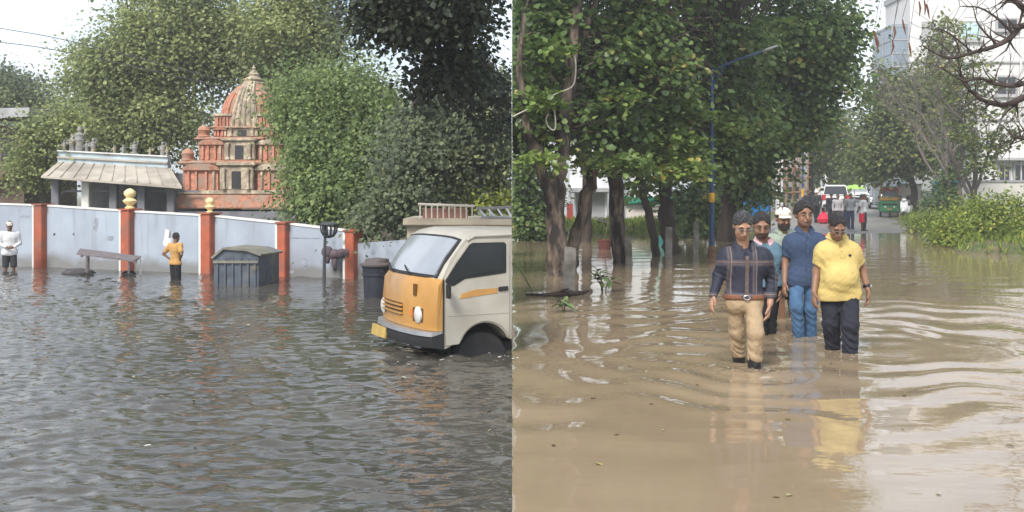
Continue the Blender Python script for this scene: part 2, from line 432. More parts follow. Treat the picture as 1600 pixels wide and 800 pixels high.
# ------------------------------------------------------------------ the street in front of the temple (x < 0)
m_bluewall = mat('painted_wall', (0.315, 0.36, 0.42), 0.7, 0.10, 1.6, 0.12, 14, col2=(0.25, 0.27, 0.32), col2_pos=(0.5, 0.72))
def tide_wall(m):
    t = m.node_tree; n = t.nodes; l = t.links.new; b = n['Principled BSDF']; src = b.inputs['Base Color'].links[0].from_socket
    tcn = n.new('ShaderNodeTexCoord'); sx = n.new('ShaderNodeSeparateXYZ'); l(tcn.outputs['Object'], sx.inputs[0])
    no = n.new('ShaderNodeTexNoise'); no.inputs['Scale'].default_value = 1.7; no.inputs['Detail'].default_value = 8; l(tcn.outputs['Object'], no.inputs[0])
    mp_ = n.new('ShaderNodeMapping'); mp_.inputs['Scale'].default_value = (7, 7, .5); l(tcn.outputs['Object'], mp_.inputs[0])
    n2 = n.new('ShaderNodeTexNoise'); n2.inputs['Scale'].default_value = 1.0; n2.inputs['Detail'].default_value = 6; l(mp_.outputs[0], n2.inputs[0])
    a = n.new('ShaderNodeMath'); a.operation = 'MULTIPLY_ADD'; a.inputs[1].default_value = -.62; l(no.outputs[0], a.inputs[0]); l(sx.outputs[2], a.inputs[2])
    r = n.new('ShaderNodeValToRGB'); r.color_ramp.elements[0].position = .16; r.color_ramp.elements[1].position = .34; r.color_ramp.elements[0].color = (.75, .75, .75, 1); r.color_ramp.elements[1].color = (0, 0, 0, 1); l(a.outputs[0], r.inputs[0])
    m1 = n.new('ShaderNodeMixRGB'); m1.inputs[2].default_value = (.15, .14, .12, 1); l(r.outputs[0], m1.inputs[0]); l(src, m1.inputs[1])
    r2 = n.new('ShaderNodeValToRGB'); r2.color_ramp.elements[0].position = .56; r2.color_ramp.elements[1].position = .74; r2.color_ramp.elements[1].color = (.55, .55, .55, 1); l(n2.outputs[0], r2.inputs[0])
    m2 = n.new('ShaderNodeMixRGB'); m2.inputs[2].default_value = (.19, .20, .22, 1); l(r2.outputs[0], m2.inputs[0]); l(m1.outputs[0], m2.inputs[1]); l(m2.outputs[0], b.inputs['Base Color'])
tide_wall(m_bluewall)
m_redpaint = mat('red_oxide_paint', (0.36, 0.095, 0.05), 0.7, 0.18, 4, 0.15, col2=(0.22, 0.10, 0.07), col2_pos=(0.48, 0.66))
m_white = mat('whitewash', (0.66, 0.65, 0.62), 0.75, 0.08, 4, 0.1, col2=(0.5, 0.48, 0.44), col2_pos=(0.52, 0.7))
m_creamorn = mat('cream_ornament', (0.72, 0.58, 0.30), 0.6, 0.12, 9, 0.1)
m_dark = mat('dark_shade', (0.035, 0.035, 0.04), 0.8, 0.2, 5, 0.1)
m_stain = mat('grey_stain', (0.24, 0.26, 0.30), 0.8, 0.3, 8, 0.1)

def wall_top(x):      # top of the wall follows the street, which falls to the right
    return float(np.interp(x, [-13.5, -11.3, -8.6, -6.35, -4.7, -3.35, -1.9], [1.50, 1.45, 1.31, 1.22, 1.085, 0.95, 0.86]))
def x_on_wall(px):    # where the sight line at px meets the wall line
    k = (px - 800) / FPX
    return k * (19.35 - 0.42) / (1 + 0.42 * k)
wall = empty('boundary_wall', (x_on_wall(300), wall_y(x_on_wall(300)), -0.35), 'long pale blue wall with red pillars in front of the temple', 'wall')
wdir = Vector((1, -0.42, 0)).normalized(); wnor = Vector((-0.42, -1, 0)).normalized()
pp = [67, 203, 328, 446, 552]
xs_p = [x_on_wall(p) for p in pp]
edges = [-14.6] + xs_p + [x_on_wall(640)]
def on_wall(x, out, z): return Vector((x, wall_y(x), z)) + wnor * out
for i in range(len(edges) - 1):
    a, b = edges[i], edges[i+1]
    poly = [on_wall(a, 0, -0.36), on_wall(b, 0, -0.36), on_wall(b, 0, wall_top(b) - 0.02), on_wall(a, 0, wall_top(a) - 0.02)]
    if i == 5: poly[2].z -= 0.05; poly[3].z -= 0.22
    MB().prism(poly, -wnor * 0.16).build('panel', m_bluewall, wall)
    ca, cb = wall_top(a) - 0.02, wall_top(b) - 0.02
    if i < 5:
        MB().prism([on_wall(a, .02, ca), on_wall(b, .02, cb), on_wall(b, .02, cb + .035), on_wall(a, .02, ca + .035)], -wnor * 0.2).build('coping', m_white, wall)
for i, x in enumerate(xs_p):
    zt = wall_top(x) + (0.0, .02, .03, 0, 0)[i]
    hw = 0.125 if i < 3 else 0.10
    def P(dx, out, z): return on_wall(x, out, z) + wdir * dx
    pl = MB().prism([P(-hw, .16, -.36), P(hw, .16, -.36), P(hw, .16, zt), P(-hw, .16, zt)], -wnor * 0.34).build('pillar', m_redpaint, wall, bevel=0.012)
    MB().prism([P(-hw - .055, .14, -.36), P(-hw - .004, .14, -.36), P(-hw - .004, .14, zt - .02), P(-hw - .055, .14, zt - .02)], -wnor * 0.3).build('edge_strip', m_white, pl)
    MB().prism([P(-hw - .03, .19, zt + .002), P(hw + .03, .19, zt + .002), P(hw + .03, .19, zt + .035), P(-hw - .03, .19, zt + .035)], -wnor * 0.4).build('cap', m_redpaint, pl)
    if i in (1, 2):
        c = P(0, 0, zt + .03); s = (1.0, 0.72)[i-1]
        mb = MB().lathe([(.10*s, 0), (.11*s, .03*s), (.06*s, .06*s), (.08*s, .09*s), (.14*s, .14*s), (.15*s, .18*s), (.07*s, .24*s), (.10*s, .27*s), (.13*s, .33*s), (.12*s, .38*s), (.06*s, .43*s), (.005, .45*s)], c, 14)
        mb.build('lotus_ornament', m_creamorn, pl, smooth=True)
# marks on the wall: faded poster, streaks, small dark scuffs, a pipe line
for (px, py, w, h, m) in [(262, 372, 12, 28, m_white), (266, 366, 4, 14, m_stain), (312, 403, 8, 3, m_stain), (40, 338, 20, 4, m_stain), (55, 352, 16, 2, m_stain), (85, 366, 4, 4, m_dark), (115, 366, 3, 3, m_dark),
                          (475, 372, 66, 2, m_stain), (476, 412, 8, 18, m_stain), (455, 425, 10, 5, m_stain), (150, 350, 6, 22, m_stain), (172, 372, 14, 8, m_stain)]:
    x = x_on_wall(px); y = wall_y(x); s = y / FPX; z = GZ(py, y)
    c = on_wall(x, 0.004, z); a = wdir * (w * s / 2); u = Vector((0, 0, h * s / 2)); sk = wdir * (h * s * 0.12)
    MB().prism([c - a*1.0 - u*.8 - sk, c + a*.7 - u, c + a + u*.7 + sk, c - a*.6 + u], -wnor * 0.003).build('wall_mark', m, wall)

# ---- pillared hall with a parapet of small statues
m_cream = mat('cream_plaster', (0.42, 0.38, 0.32), 0.8, 0.14, 3, 0.2, col2=(0.28, 0.25, 0.21), col2_pos=(0.45, 0.65))
m_paleblue = mat('pale_blue_paint', (0.42, 0.50, 0.54), 0.75, 0.12, 4, 0.15, col2=(0.30, 0.34, 0.36), col2_pos=(0.5, 0.7))
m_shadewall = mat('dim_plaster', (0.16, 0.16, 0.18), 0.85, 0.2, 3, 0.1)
m_statue = mat('weathered_statue', (0.24, 0.24, 0.235), 0.85, 0.25, 8, 0.3, col2=(0.32, 0.28, 0.19), col2_pos=(0.5, 0.6))
Yp = 29.0; sp = Yp / FPX
hall = empty('temple_hall', (GX(180, Yp), Yp + 2, 0.1), 'low temple hall with sloping cream eave and blue parapet of statues', 'temple')
xa, xb = GX(88, Yp), GX(283, Yp)
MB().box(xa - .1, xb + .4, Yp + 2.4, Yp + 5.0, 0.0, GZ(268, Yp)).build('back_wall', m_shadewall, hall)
def rf(px, py, y): return W(px, py, y)
MB().add([rf(64, 275, Yp), rf(284, 291, Yp), rf(266, 262, Yp + 2.0), rf(92, 252, Yp + 2.0), rf(64, 278, Yp), rf(284, 295, Yp), rf(266, 272, Yp + 2.0), rf(92, 262, Yp + 2.0)],
         [(0,1,2,3),(4,7,6,5),(0,4,5,1),(1,5,6,2),(2,6,7,3),(3,7,4,0)]).build('eave', m_cream, hall)
for k in range(11):      # ribs of the eave
    f = (k + .5) / 11; a = rf(64, 275, Yp).lerp(rf(284, 291, Yp), f); b = rf(92, 252, Yp + 2).lerp(rf(266, 262, Yp + 2), f)
    MB().tube([a + Vector((0, 0, .015)), b + Vector((0, 0, .015))], 0.022, 5).build('eave_rib', m_cream, hall)
q0, q1 = rf(90, 252, Yp + 1.9), rf(262, 261, Yp + 1.9)
for (dz0, dz1, o, m) in [(-.03, .10, 0.0, m_paleblue), (.102, .15, -.06, m_cream), (.152, .30, 0.02, m_paleblue), (.302, .34, -.05, m_white)]:
    MB().prism([q0 + Vector((0, o, dz0)), q1 + Vector((0, o, dz0)), q1 + Vector((0, o, dz1)), q0 + Vector((0, o, dz1))], (0, 0.3, 0)).build('parapet_course', m, hall)
rs = random.Random(4)
for k, (px, hgt) in enumerate([(98, .35), (110, .55), (122, .80), (133, .35), (143, .45), (176, .25), (190, .28), (208, .42), (232, .25), (252, .45), (259, .3)]):
    f = (px - 90) / 172; c = q0.lerp(q1, f) + Vector((0, .12, .34)); h = hgt
    st = MB().lathe([(.13*h, 0), (.16*h, .06*h), (.15*h, .3*h), (.20*h, .42*h), (.17*h, .5*h), (.21*h, .62*h), (.10*h, .68*h), (.06*h, .72*h)], c, 9)
    st.ball((c.x, c.y, c.z + .82*h), (.10*h, .10*h, .13*h), 8, 5)
    st.tube([(c.x - .17*h, c.y, c.z + .62*h), (c.x - .28*h, c.y - .08*h, c.z + .45*h), (c.x - .14*h, c.y - .2*h, c.z + .36*h)], .05*h, 5)
    st.tube([(c.x + .17*h, c.y, c.z + .62*h), (c.x + .26*h, c.y - .05*h, c.z + .78*h), (c.x + .2*h, c.y - .12*h, c.z + .92*h)], .05*h, 5)
    st.build('statue', m_statue, hall, smooth=True)
for px in (88, 135, 178, 222, 268):
    x = GX(px, Yp + .6); mm = m_white if px == 135 else m_shadewall
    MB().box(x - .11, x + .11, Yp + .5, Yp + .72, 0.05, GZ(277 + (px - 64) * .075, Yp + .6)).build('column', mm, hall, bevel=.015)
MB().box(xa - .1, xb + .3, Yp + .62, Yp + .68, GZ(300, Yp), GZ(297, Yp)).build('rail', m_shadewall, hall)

# ---- temple tower
m_terra = mat('terracotta_paint', (0.36, 0.165, 0.105), 0.85, 0.35, 9, 0.6, col2=(0.30, 0.21, 0.16), col2_pos=(0.44, 0.60))
m_terra_lt = mat('bright_terracotta', (0.46, 0.20, 0.135), 0.85, 0.3, 9, 0.5, col2=(0.42, 0.22, 0.15), col2_pos=(0.5, 0.7))
m_tcream = mat('aged_cream', (0.45, 0.38, 0.28), 0.85, 0.35, 9, 0.6, col2=(0.26, 0.21, 0.16), col2_pos=(0.44, 0.60))
Yt = 30.0; st_ = Yt / FPX
tz = lambda py: GZ(py, Yt)
tcx = GX(371, Yt); tcy = Yt + 1.9
tower = empty('temple_tower', (tcx, tcy, 0.1), 'tiered terracotta and cream temple tower with carved niches', 'temple')
def wpx(p): return p * st_
zb = tz(300)
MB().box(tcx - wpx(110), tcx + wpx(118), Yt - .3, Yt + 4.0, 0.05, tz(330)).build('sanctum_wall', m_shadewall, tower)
MB().frustum(tcx + wpx(2), tcy, tz(326), tz(303), wpx(102), 2.15, wpx(92), 2.0).build('roof_slab', m_terra, tower, bevel=.03)
MB().box(tcx - wpx(96), tcx + wpx(96), tcy - 2.02, tcy + 2.02, tz(302.8), tz(297)).build('slab_edge', m_tcream, tower)
tiers = [  # half width px, y bottom, y top, depth
    (88, 297, 252, 1.75), (68, 250, 214, 1.42), (50, 212, 196, 1.1)]
for ti, (hw, y0, y1, dp) in enumerate(tiers):
    z0, z1 = tz(y0), tz(y1); hx = wpx(hw); f = tcy - dp; hh = z1 - z0
    MB().box(tcx - hx, tcx + hx, f, tcy + dp, z0, z1 - .12 * hh).build('tier_body', m_terra, tower)
    MB().frustum(tcx, tcy, z1 - .118 * hh, z1 - .05 * hh, hx + .10, dp + .12, hx + .15, dp + .17).build('cornice', m_tcream if ti != 1 else m_terra, tower)
    MB().frustum(tcx, tcy, z1 - .048 * hh, z1 + .03, hx + .13, dp + .15, hx + .02, dp + .04).build('cornice_slope', m_terra, tower)
    # middle bay
    bw = wpx((26, 24, 24)[ti])
    MB().box(tcx - bw, tcx + bw, f - .28, f - .002, z0, z1 - .16 * hh).build('middle_bay', m_tcream, tower, bevel=.02)
    MB().box(tcx - bw * 1.15, tcx + bw * 1.15, f - .36, f - .003, z1 - .158 * hh, z1 - .04 * hh).build('bay_cornice', m_tcream, tower, bevel=.02)
    MB().box(tcx - bw * .28, tcx + bw * .28, f - .29, f - .27, z0 + .05 * hh, z1 - .35 * hh).build('niche', m_dark, tower)
    for s in (-1, 1):
        MB().lathe([(.06, 0), (.06, .06 * hh), (.035, .1 * hh), (.035, .6 * hh), (.06, .66 * hh), (.06, .72 * hh)], (tcx + s * bw * .72, f - .32, z0 + .02), 8).build('colonnette', m_tcream, tower, smooth=True)
        # side niches with pilasters and a curved hood
        cx = tcx + s * (bw + hx) / 2; w = (hx - bw) * .42
        MB().box(cx - w, cx + w, f - .10, f - .002, z0, z1 - .3 * hh).build('side_bay', m_terra_lt, tower)
        MB().box(cx - w * .45, cx + w * .45, f - .108, f - .09, z0 + .08 * hh, z1 - .42 * hh).build('side_niche', m_terra, tower)
        for q in (-.75, -.3, .3, .75):
            MB().box(cx + q * w - .03, cx + q * w + .03, f - .16, f - .1, z0 + .03, z1 - .36 * hh).build('pilaster', m_terra_lt if q * s > -.5 else m_tcream, tower)
        hood = [(cx + w * 1.15 * math.cos(a), f - .2, z1 - .31 * hh + .24 * hh * math.sin(a)) for a in np.linspace(0, math.pi, 9)]
        MB().prism(hood, (0, .19, 0)).build('hood', m_terra if s < 0 else m_tcream, tower)
        # corner turret on the ledge
        if ti < 2:
            nx = tcx + s * (hx - .12); MB().lathe([(.20, 0), (.22, .05), (.17, .08), (.18, .2), (.2, .23), (.15, .32), (.08, .36), (.03, .4)], (nx, f + .1, z1), 10).build('corner_turret', m_terra, tower, smooth=True)
# curved crown: a four-sided swelling dome with cream ribs
def ring(hx, hy, z): return (hx, hy, z)
prof = [(45, 1.0, 196), (47, 1.05, 184), (45, 1.02, 168), (40, .92, 152), (33, .78, 139), (24, .58, 128), (14, .38, 120)]
vs, fs = [], []
for hw, dp, py in prof:
    x = wpx(hw)
    for cxn, cyn in ((-1, -.62), (-.62, -1), (.62, -1), (1, -.62), (1, .62), (.62, 1), (-.62, 1), (-1, .62)):
        vs.append((tcx + cxn * x, tcy + cyn * dp, tz(py)))
for i in range(len(prof) - 1):
    for k in range(8): fs.append((i*8 + k, i*8 + (k+1) % 8, (i+1)*8 + (k+1) % 8, (i+1)*8 + k))
fs.append(tuple(range((len(prof)-1)*8, len(prof)*8)))
MB().add(vs, fs).build('dome', m_terra, tower)
vs, fs = [], []
for hw, dp, py in prof:      # broad cream face in the middle
    k = np.interp(py, [120, 196], [9, 24]); y = tcy - dp - .10
    vs += [(tcx - wpx(k), y, tz(py)), (tcx + wpx(k), y, tz(py)), (tcx + wpx(k), y + .3, tz(py)), (tcx - wpx(k), y + .3, tz(py))]
for i in range(len(prof) - 1):
    for k in range(4): fs.append((i*4 + k, i*4 + (k+1) % 4, (i+1)*4 + (k+1) % 4, (i+1)*4 + k))
fs += [(3, 2, 1, 0), tuple(range(len(vs) - 4, len(vs)))]
MB().add(vs, fs).build('dome_face', m_tcream, tower, smooth=True)
for q in (-.8, -.4, 0, .4, .8):
    MB().tube([(tcx + q * wpx(float(np.interp(py, [120, 196], [9, 24]))), tcy - dp - .11, tz(py)) for hw, dp, py in prof], .04, 5).build('face_rib', m_tcream, tower)
for s in (-1, 1):
    for q in (.62, .74, .86):
        pts = [(tcx + s * wpx(hw) * q, tcy - dp * (1.02 - max(0, q - .62) * .95), tz(py)) for hw, dp, py in prof[:5]]
        MB().tube(pts, .035, 5).build('dome_rib', m_terra_lt, tower)
    x0 = tcx + s * wpx(35)
    MB().box(x0 - wpx(13), x0 + wpx(13), tcy - 1.1, tcy - .9, tz(199), tz(178)).build('dome_panel', m_terra_lt, tower)
    for q in (-8, -3, 3, 8): MB().box(x0 + wpx(q) - .025, x0 + wpx(q) + .025, tcy - 1.15, tcy - 1.09, tz(197), tz(180)).build('panel_bar', m_terra, tower)
    MB().box(x0 - wpx(15), x0 + wpx(15), tcy - 1.17, tcy - .88, tz(177.8), tz(174)).build('panel_lintel', m_tcream, tower)
MB().lathe([(.36, 0), (.42, .04), (.30, .09), (.36, .15), (.22, .22), (.14, .26), (.18, .33), (.10, .42), (.05, .47), (.07, .52), (.02, .58), (.008, .64)], (tcx, tcy, tz(122)), 12).build('finial', m_tcream, tower, smooth=True)

# ---- roadside building at the far left
m_roofgrey = mat('sheet_roof', (0.33, 0.33, 0.34), 0.6, 0.2, 3, 0.2)
Yh = 33.0
hs = empty('roadside_house', (GX(5, Yh), Yh + 2, 0.1), 'brown shop house with grey sheet roof beside the trees', 'house')
MB().box(GX(-60, Yh), GX(38, Yh), Yh, Yh + 4, 0.05, GZ(196, Yh)).build('wall', mat('brown_plaster', (0.13, 0.09, 0.07), .85, .3, 3, .2), hs)
MB().prism([W(-66, 170, Yh - .6), W(46, 168, Yh - .6), W(44, 182, Yh - .6), W(-66, 188, Yh - .6)], (0, 5, .3)).build('roof', m_roofgrey, hs)
MB().box(GX(2, Yh), GX(22, Yh), Yh - .04, Yh - .005, GZ(250, Yh), GZ(215, Yh)).build('shutter', m_dark, hs)
MB().box(GX(-60, Yh), GX(14, Yh), Yh - .5, Yh - .005, GZ(282, Yh), GZ(272, Yh)).build('shop_sign', m_redpaint, hs)

# ---- overhead wires, hung between poles outside the view
m_wire = mat('wire', (0.10, 0.10, 0.11), .6, .1, 5, 0)
for k, (pa, pb, pc, lbl) in enumerate([((-160, 16), (0, 44), (122, 67), 'thin overhead wire, the upper of two crossing pale sky'), ((-160, 52), (0, 66), (122, 85), 'thin overhead wire, the lower of two crossing pale sky')]):
    a, b, c = W(pa[0], pa[1], 25), W(pb[0], pb[1], 26.5), W(pc[0], pc[1], 28)
    d = c + (c - b) * 2.2 + Vector((0, 0, -.3)); q = smooth_path([(*a, .011), (*b, .011), (*c, .011), (*d, .011)], 8)
    o = MB().tube([tuple(p) for p in q[:, :3]], .011, 5).build('overhead_wire', m_wire, None); tag(o, lbl, 'wire', 'overhead wires')
# ---- mini truck standing in the water
A_T = math.radians(27); T0 = Vector((-0.78, 10.25, 0))
bx_ = Vector((math.cos(A_T), math.sin(A_T), 0)); rt_ = Vector((-math.sin(A_T), math.cos(A_T), 0))
def TP(u, v, w): return T0 + bx_ * u + rt_ * v + Vector((0, 0, w))
m_tcab = mat('cream_truck_paint', (0.37, 0.35, 0.30), 0.48, 0.10, 3, 0.06, col2=(0.25, 0.225, 0.18), col2_pos=(0.45, 0.70), spec=.5, coat=.3)
m_tyel = mat('yellow_truck_paint', (0.42, 0.215, 0.05), 0.5, 0.15, 3, 0.08, col2=(0.25, 0.15, 0.07), col2_pos=(0.44, 0.68), spec=.5, coat=.3)
m_rubber = mat('black_rubber', (0.018, 0.018, 0.019), 0.7, 0.2, 8, 0.15)
m_glassd = mat('dark_window_glass', (0.02, 0.024, 0.028), 0.06, 0.1, 2, 0, spec=.6)
m_glassw = mat('windscreen_glass', (0.22, 0.24, 0.27), 0.08, 0.15, 1.5, 0, spec=1.0)  # pale grey base stands in for sky reflected in the glass
m_chrome = mat('dull_metal', (0.45, 0.45, 0.46), 0.35, 0.15, 5, 0.05, metal=.8)
m_lens = mat('headlamp_lens', (0.55, 0.55, 0.52), 0.12, 0.1, 5, 0, spec=.8)
m_orange = mat('orange_lens', (0.6, 0.17, 0.02), 0.2, 0.1, 5, 0)
m_plate = mat('yellow_number_plate', (0.40, 0.28, 0.08), 0.5, 0.2, 6, 0)
truck = empty('mini_truck', TP(0.6, .75, -0.35), 'cream mini truck with yellow nose standing in the flood', 'truck')
CL = -0.004
Wd = 1.50
def loft(prof_fn, vs_, name, m, parent, **k):
    """skin through outlines at several v"""
    pts = []; n = None
    for v in vs_:
        p = prof_fn(v); n = len(p); pts += [TP(u, v, w) for u, w in p]
    fs = [(i*n + j, i*n + (j+1) % n, (i+1)*n + (j+1) % n, (i+1)*n + j) for i in range(len(vs_)-1) for j in range(n)]
    fs += [tuple(range(n))[::-1], tuple(range((len(vs_)-1)*n, len(vs_)*n))]
    return MB().add(pts, fs).build(name, m, parent, clip=CL, **k)
def bow(v):           # nose bulges forward in the middle of its width
    t = (v / Wd) * 2 - 1
    return 0.085 * (1 - t * t) - .04 * max(0, abs(t) - .85) / .15
def crown_(v):
    t = (v / Wd) * 2 - 1
    return 0.05 * (1 - t ** 4)
arch_c, arch_r = (0.56, 0.06), 0.285
def cab_prof(v):
    f = -bow(v); c = crown_(v)
    inset = .03 * abs((v / Wd) * 2 - 1) ** 3
    arch = [(arch_c[0] - arch_r * math.cos(a), max(.10, arch_c[1] + arch_r * math.sin(a))) for a in np.linspace(math.radians(24), math.radians(156), 13)]
    return ([(f + .03, .12), (.12, .10)] + arch + [(1.0, .10), (1.5, .10), (1.5, 1.235 + c), (.9, 1.255 + c), (.5, 1.255 + c), (.40, 1.235 + c), (.335, 1.195 + c * .7), (.18, 1.0), (f + .045, .80), (f + .015, .74), (f + .01, .35)])
cab = loft(cab_prof, [0, .03, .12, .3, .5, .75, 1.0, 1.2, 1.38, 1.47, 1.5], 'cab', m_tcab, truck, smooth=True)
# yellow nose
def nose_prof(v):
    f = -bow(v)
    return [(f - .012, .285), (.09, .285), (.09, .81), (f + .055, .815), (f + .002, .745), (f - .018, .55), (f - .022, .36)]
nose = loft(nose_prof, [-.008, .03, .12, .3, .5, .75, 1.0, 1.2, 1.38, 1.47, 1.508], 'nose_panel', m_tyel, truck, smooth=True)
# corner panel that wraps onto the side
MB().prism([TP(.092, -.012, .14), TP(.105, -.012, .14), TP(.105, -.012, .80), TP(.092, -.012, .80)], rt_ * .01).build('panel_gap', m_rubber, truck, clip=CL)
# windscreen with rubber surround
def ws(v, du, dw):
    f = -bow(v); c = crown_(v) * .7
    lo = (f + .062 + du, .825); hi = (.335 + du, 1.185 + c + dw * 0)
    return lo, hi
def screen(v0, v1, marg, off, name, m, thick=.03):
    vs_ = np.linspace(v0, v1, 9); pts = []; fs = []
    for v in vs_:
        f = -bow(v); c = crown_(v) * .7
        lo = Vector((f + .045, .80)); hi = Vector((.335, 1.195 + c)); d = (hi - lo); nrm = Vector((-d.y, d.x)).normalized()
        a = lo + d * marg; b = hi - d * marg
        mid = (a + b) / 2 + Vector((-.012, .012))
        for q in (a, mid, b): pts.append(TP(q.x + nrm.x * off, v, q.y + nrm.y * off))
        for q in (b, a): pts.append(TP(q.x + nrm.x * (off - thick), v, q.y + nrm.y * (off - thick)))
    n = 5
    for i in range(len(vs_)-1):
        for j in range(n): fs.append((i*n + j, i*n + (j+1) % n, (i+1)*n + (j+1) % n, (i+1)*n + j))
    fs += [tuple(range(n))[::-1], tuple(range((len(vs_)-1)*n, len(vs_)*n))]
    return MB().add(pts, fs).build(name, m, truck, smooth=True)
screen(.055, 1.445, .02, .012, 'windscreen_surround', m_rubber)
wsn = screen(.095, 1.405, .075, .020, 'windscreen', m_glassw)
for v0 in (.55, 1.05):
    a = TP(-bow(v0) + .02, v0, .84); b = TP(.05, v0 + .34, .90)
    MB().tube([a, a + (b - a) * .5 + Vector((0, 0, .01)) - bx_ * .02, b - bx_ * .02], .009, 5).build('wiper', m_rubber, truck)
# side window and door
def side_poly(pts, v, th): return MB().prism([TP(u, v, w) for u, w in pts], rt_ * th)
door = side_poly([(.125, .13), *[(arch_c[0] - (arch_r + .012) * math.cos(a), arch_c[1] + (arch_r + .012) * math.sin(a)) for a in np.linspace(math.radians(16), math.radians(158), 12)], (.842, .20), (.845, 1.17), (.80, 1.20), (.42, 1.20), (.36, 1.165), (.21, .97), (.115, .80)], -.014, .03).build('door', m_tcab, truck, bevel=.006, clip=CL)
side_poly([(.118, .775), (.15, .735), (.21, .735), (.33, .80), (.79, .845), (.80, .86), (.80, 1.145), (.775, 1.165), (.42, 1.165), (.385, 1.15), (.23, .955), (.12, .80)], -.021, .02).build('window_surround', m_rubber, door, bevel=.004, clip=CL)
side_poly([(.140, .775), (.17, .752), (.22, .760), (.335, .825), (.77, .868), (.778, .88), (.778, 1.135), (.765, 1.145), (.43, 1.145), (.40, 1.13), (.245, .945), (.142, .79)], -.027, .02).build('side_window', m_glassd, door, bevel=.004, clip=CL)
side_poly([(.71, .66), (.82, .665), (.82, .71), (.71, .705)], -.030, .02).build('door_handle', m_rubber, door, bevel=.006, clip=CL)
side_poly([(.27, .60), (.60, .635), (.70, .64), (.70, .695), (.45, .688), (.30, .655)], -.0185, .008).build('side_stripe', m_tyel, door, clip=CL)
side_poly([(.128, .43), (.835, .43), (.835, .434), (.128, .434)], -.0175, .006).build('crease', mat('paint_shadow_line', (.33, .30, .24), .5, .1, 5, 0), door, clip=CL)
m = MB().tube([TP(.13, -.02, .70), TP(.10, -.09, .70)], .012, 6); m.add([TP(.095, -.07, .62), TP(.095, -.16, .62), TP(.095, -.16, .76), TP(.095, -.07, .76), TP(.12, -.07, .62), TP(.12, -.16, .62), TP(.12, -.16, .76), TP(.12, -.07, .76)], [(0,1,2,3),(7,6,5,4),(0,4,5,1),(1,5,6,2),(2,6,7,3),(3,7,4,0)])
m.build('mirror', m_rubber, truck, bevel=.008, clip=CL)
# gutter along the roof
MB().tube([TP(.36, -.006, 1.19), TP(.44, -.008, 1.232), TP(.9, -.008, 1.242), TP(1.3, -.008, 1.232)], .014, 6).build('roof_gutter', m_tcab, truck, clip=CL)
# grille, lamps, bumper, plate
def front_patch(v0, v1, w0, w1, off, th, name, m, parent, slope=0.0, bevel=0.0):
    vs_ = np.linspace(v0, v1, 6); pts = []; fs = []
    for v in vs_:
        f = -bow(v) - .022 - off
        pts += [TP(f + slope * 0, v, w0), TP(f, v, w1), TP(f + th, v, w1), TP(f + th, v, w0)]
    for i in range(5):
        for j in range(4): fs.append((i*4 + j, i*4 + (j+1) % 4, (i+1)*4 + (j+1) % 4, (i+1)*4 + j))
    fs += [(3, 2, 1, 0), (20, 21, 22, 23)]
    return MB().add(pts, fs).build(name, m, parent, clip=CL, bevel=bevel)
m_grl = mat('grille_recess', (0.10, 0.045, 0.01), .6, .2, 5, 0)
front_patch(.62, 1.25, .40, .52, .006, .02, 'grille', m_grl, nose)
for k in range(3): front_patch(.60, 1.27, .405 + .042 * k, .422 + .042 * k, .024, .02, 'grille_bar', m_tyel, nose)
for v0 in (.16, 1.18):
    hl = front_patch(v0, v0 + .2, .36, .50, .004, .03, 'headlight', m_grl, nose)
    c = TP(-bow(v0 + .1) - .03, v0 + .1, .43); pts = [(0, -.01), (.06, -.008), (.085, .0), (.085, .03)]
    mb = MB().lathe([(.088, .02), (.085, 0), (.06, -.014), (.01, -.02)], (0, 0, 0), 14, 'x')
    M = Matrix.Translation(c) @ Matrix.Rotation(A_T, 4, 'Z'); mb.xf(M).build('lens', m_lens, hl, smooth=True)
    front_patch(v0 + .205 if v0 < .5 else v0 - .06, v0 + .26 if v0 < .5 else v0 - .005, .40, .48, .004, .02, 'indicator', m_orange, nose)
front_patch(.30, .36, .62, .74, .0, .015, 'nose_vent', m_grl, nose)
def bump_prof(v):
    f = -bow(v)
    return [(f - .07, .12), (.10, .10), (.10, .262), (f - .02, .272), (f - .065, .25), (f - .085, .2)]
bmp = loft(bump_prof, [-.02, .03, .2, .5, .75, 1.0, 1.3, 1.47, 1.52], 'bumper', m_rubber, truck, smooth=True)
def lip_prof(v):
    f = -bow(v)
    return [(f - .095, .235), (.08, .262), (.08, .284), (f - .09, .278)]
loft(lip_prof, [-.025, .03, .2, .5, .75, 1.0, 1.3, 1.47, 1.525], 'bumper_lip', m_chrome, bmp, smooth=True)
pl = MB().prism([TP(-bow(1.1) - .115, .95, .11), TP(-bow(1.1) - .115, 1.38, .11), TP(-bow(1.1) - .10, 1.38, .225), TP(-bow(1.1) - .10, .95, .225)], bx_ * .02).build('number_plate', m_plate, bmp)
# wheels (near one in the arch; far one under the nose)
def wheel(v, u):
    R_ = .30; M = Matrix.Translation(TP(u, v, R_ - .345)) @ Matrix.Rotation(A_T, 4, 'Z')
    w = MB().lathe([(.17, -.055), (.23, -.07), (.28, -.062), (R_, -.035), (R_, .035), (.28, .062), (.23, .07), (.17, .055)], (0, 0, 0), 22, 'y').xf(M).build('wheel', m_rubber, truck, smooth=True, clip=CL)
    MB().lathe([(.02, -.03), (.05, -.045), (.07, -.02), (.15, -.03), (.172, -.056), (.172, .02), (.02, .02)], (0, 0, 0), 16, 'y').xf(M).build('rim', m_chrome, w, smooth=True, clip=CL)
wheel(.14, arch_c[0]); wheel(1.34, arch_c[0])
MB().prism([TP(.30, .26, .10), TP(1.4, .26, .10), TP(1.4, .26, -.16), TP(.30, .26, -.16)], rt_ * .95).build('chassis', m_rubber, truck, clip=CL)
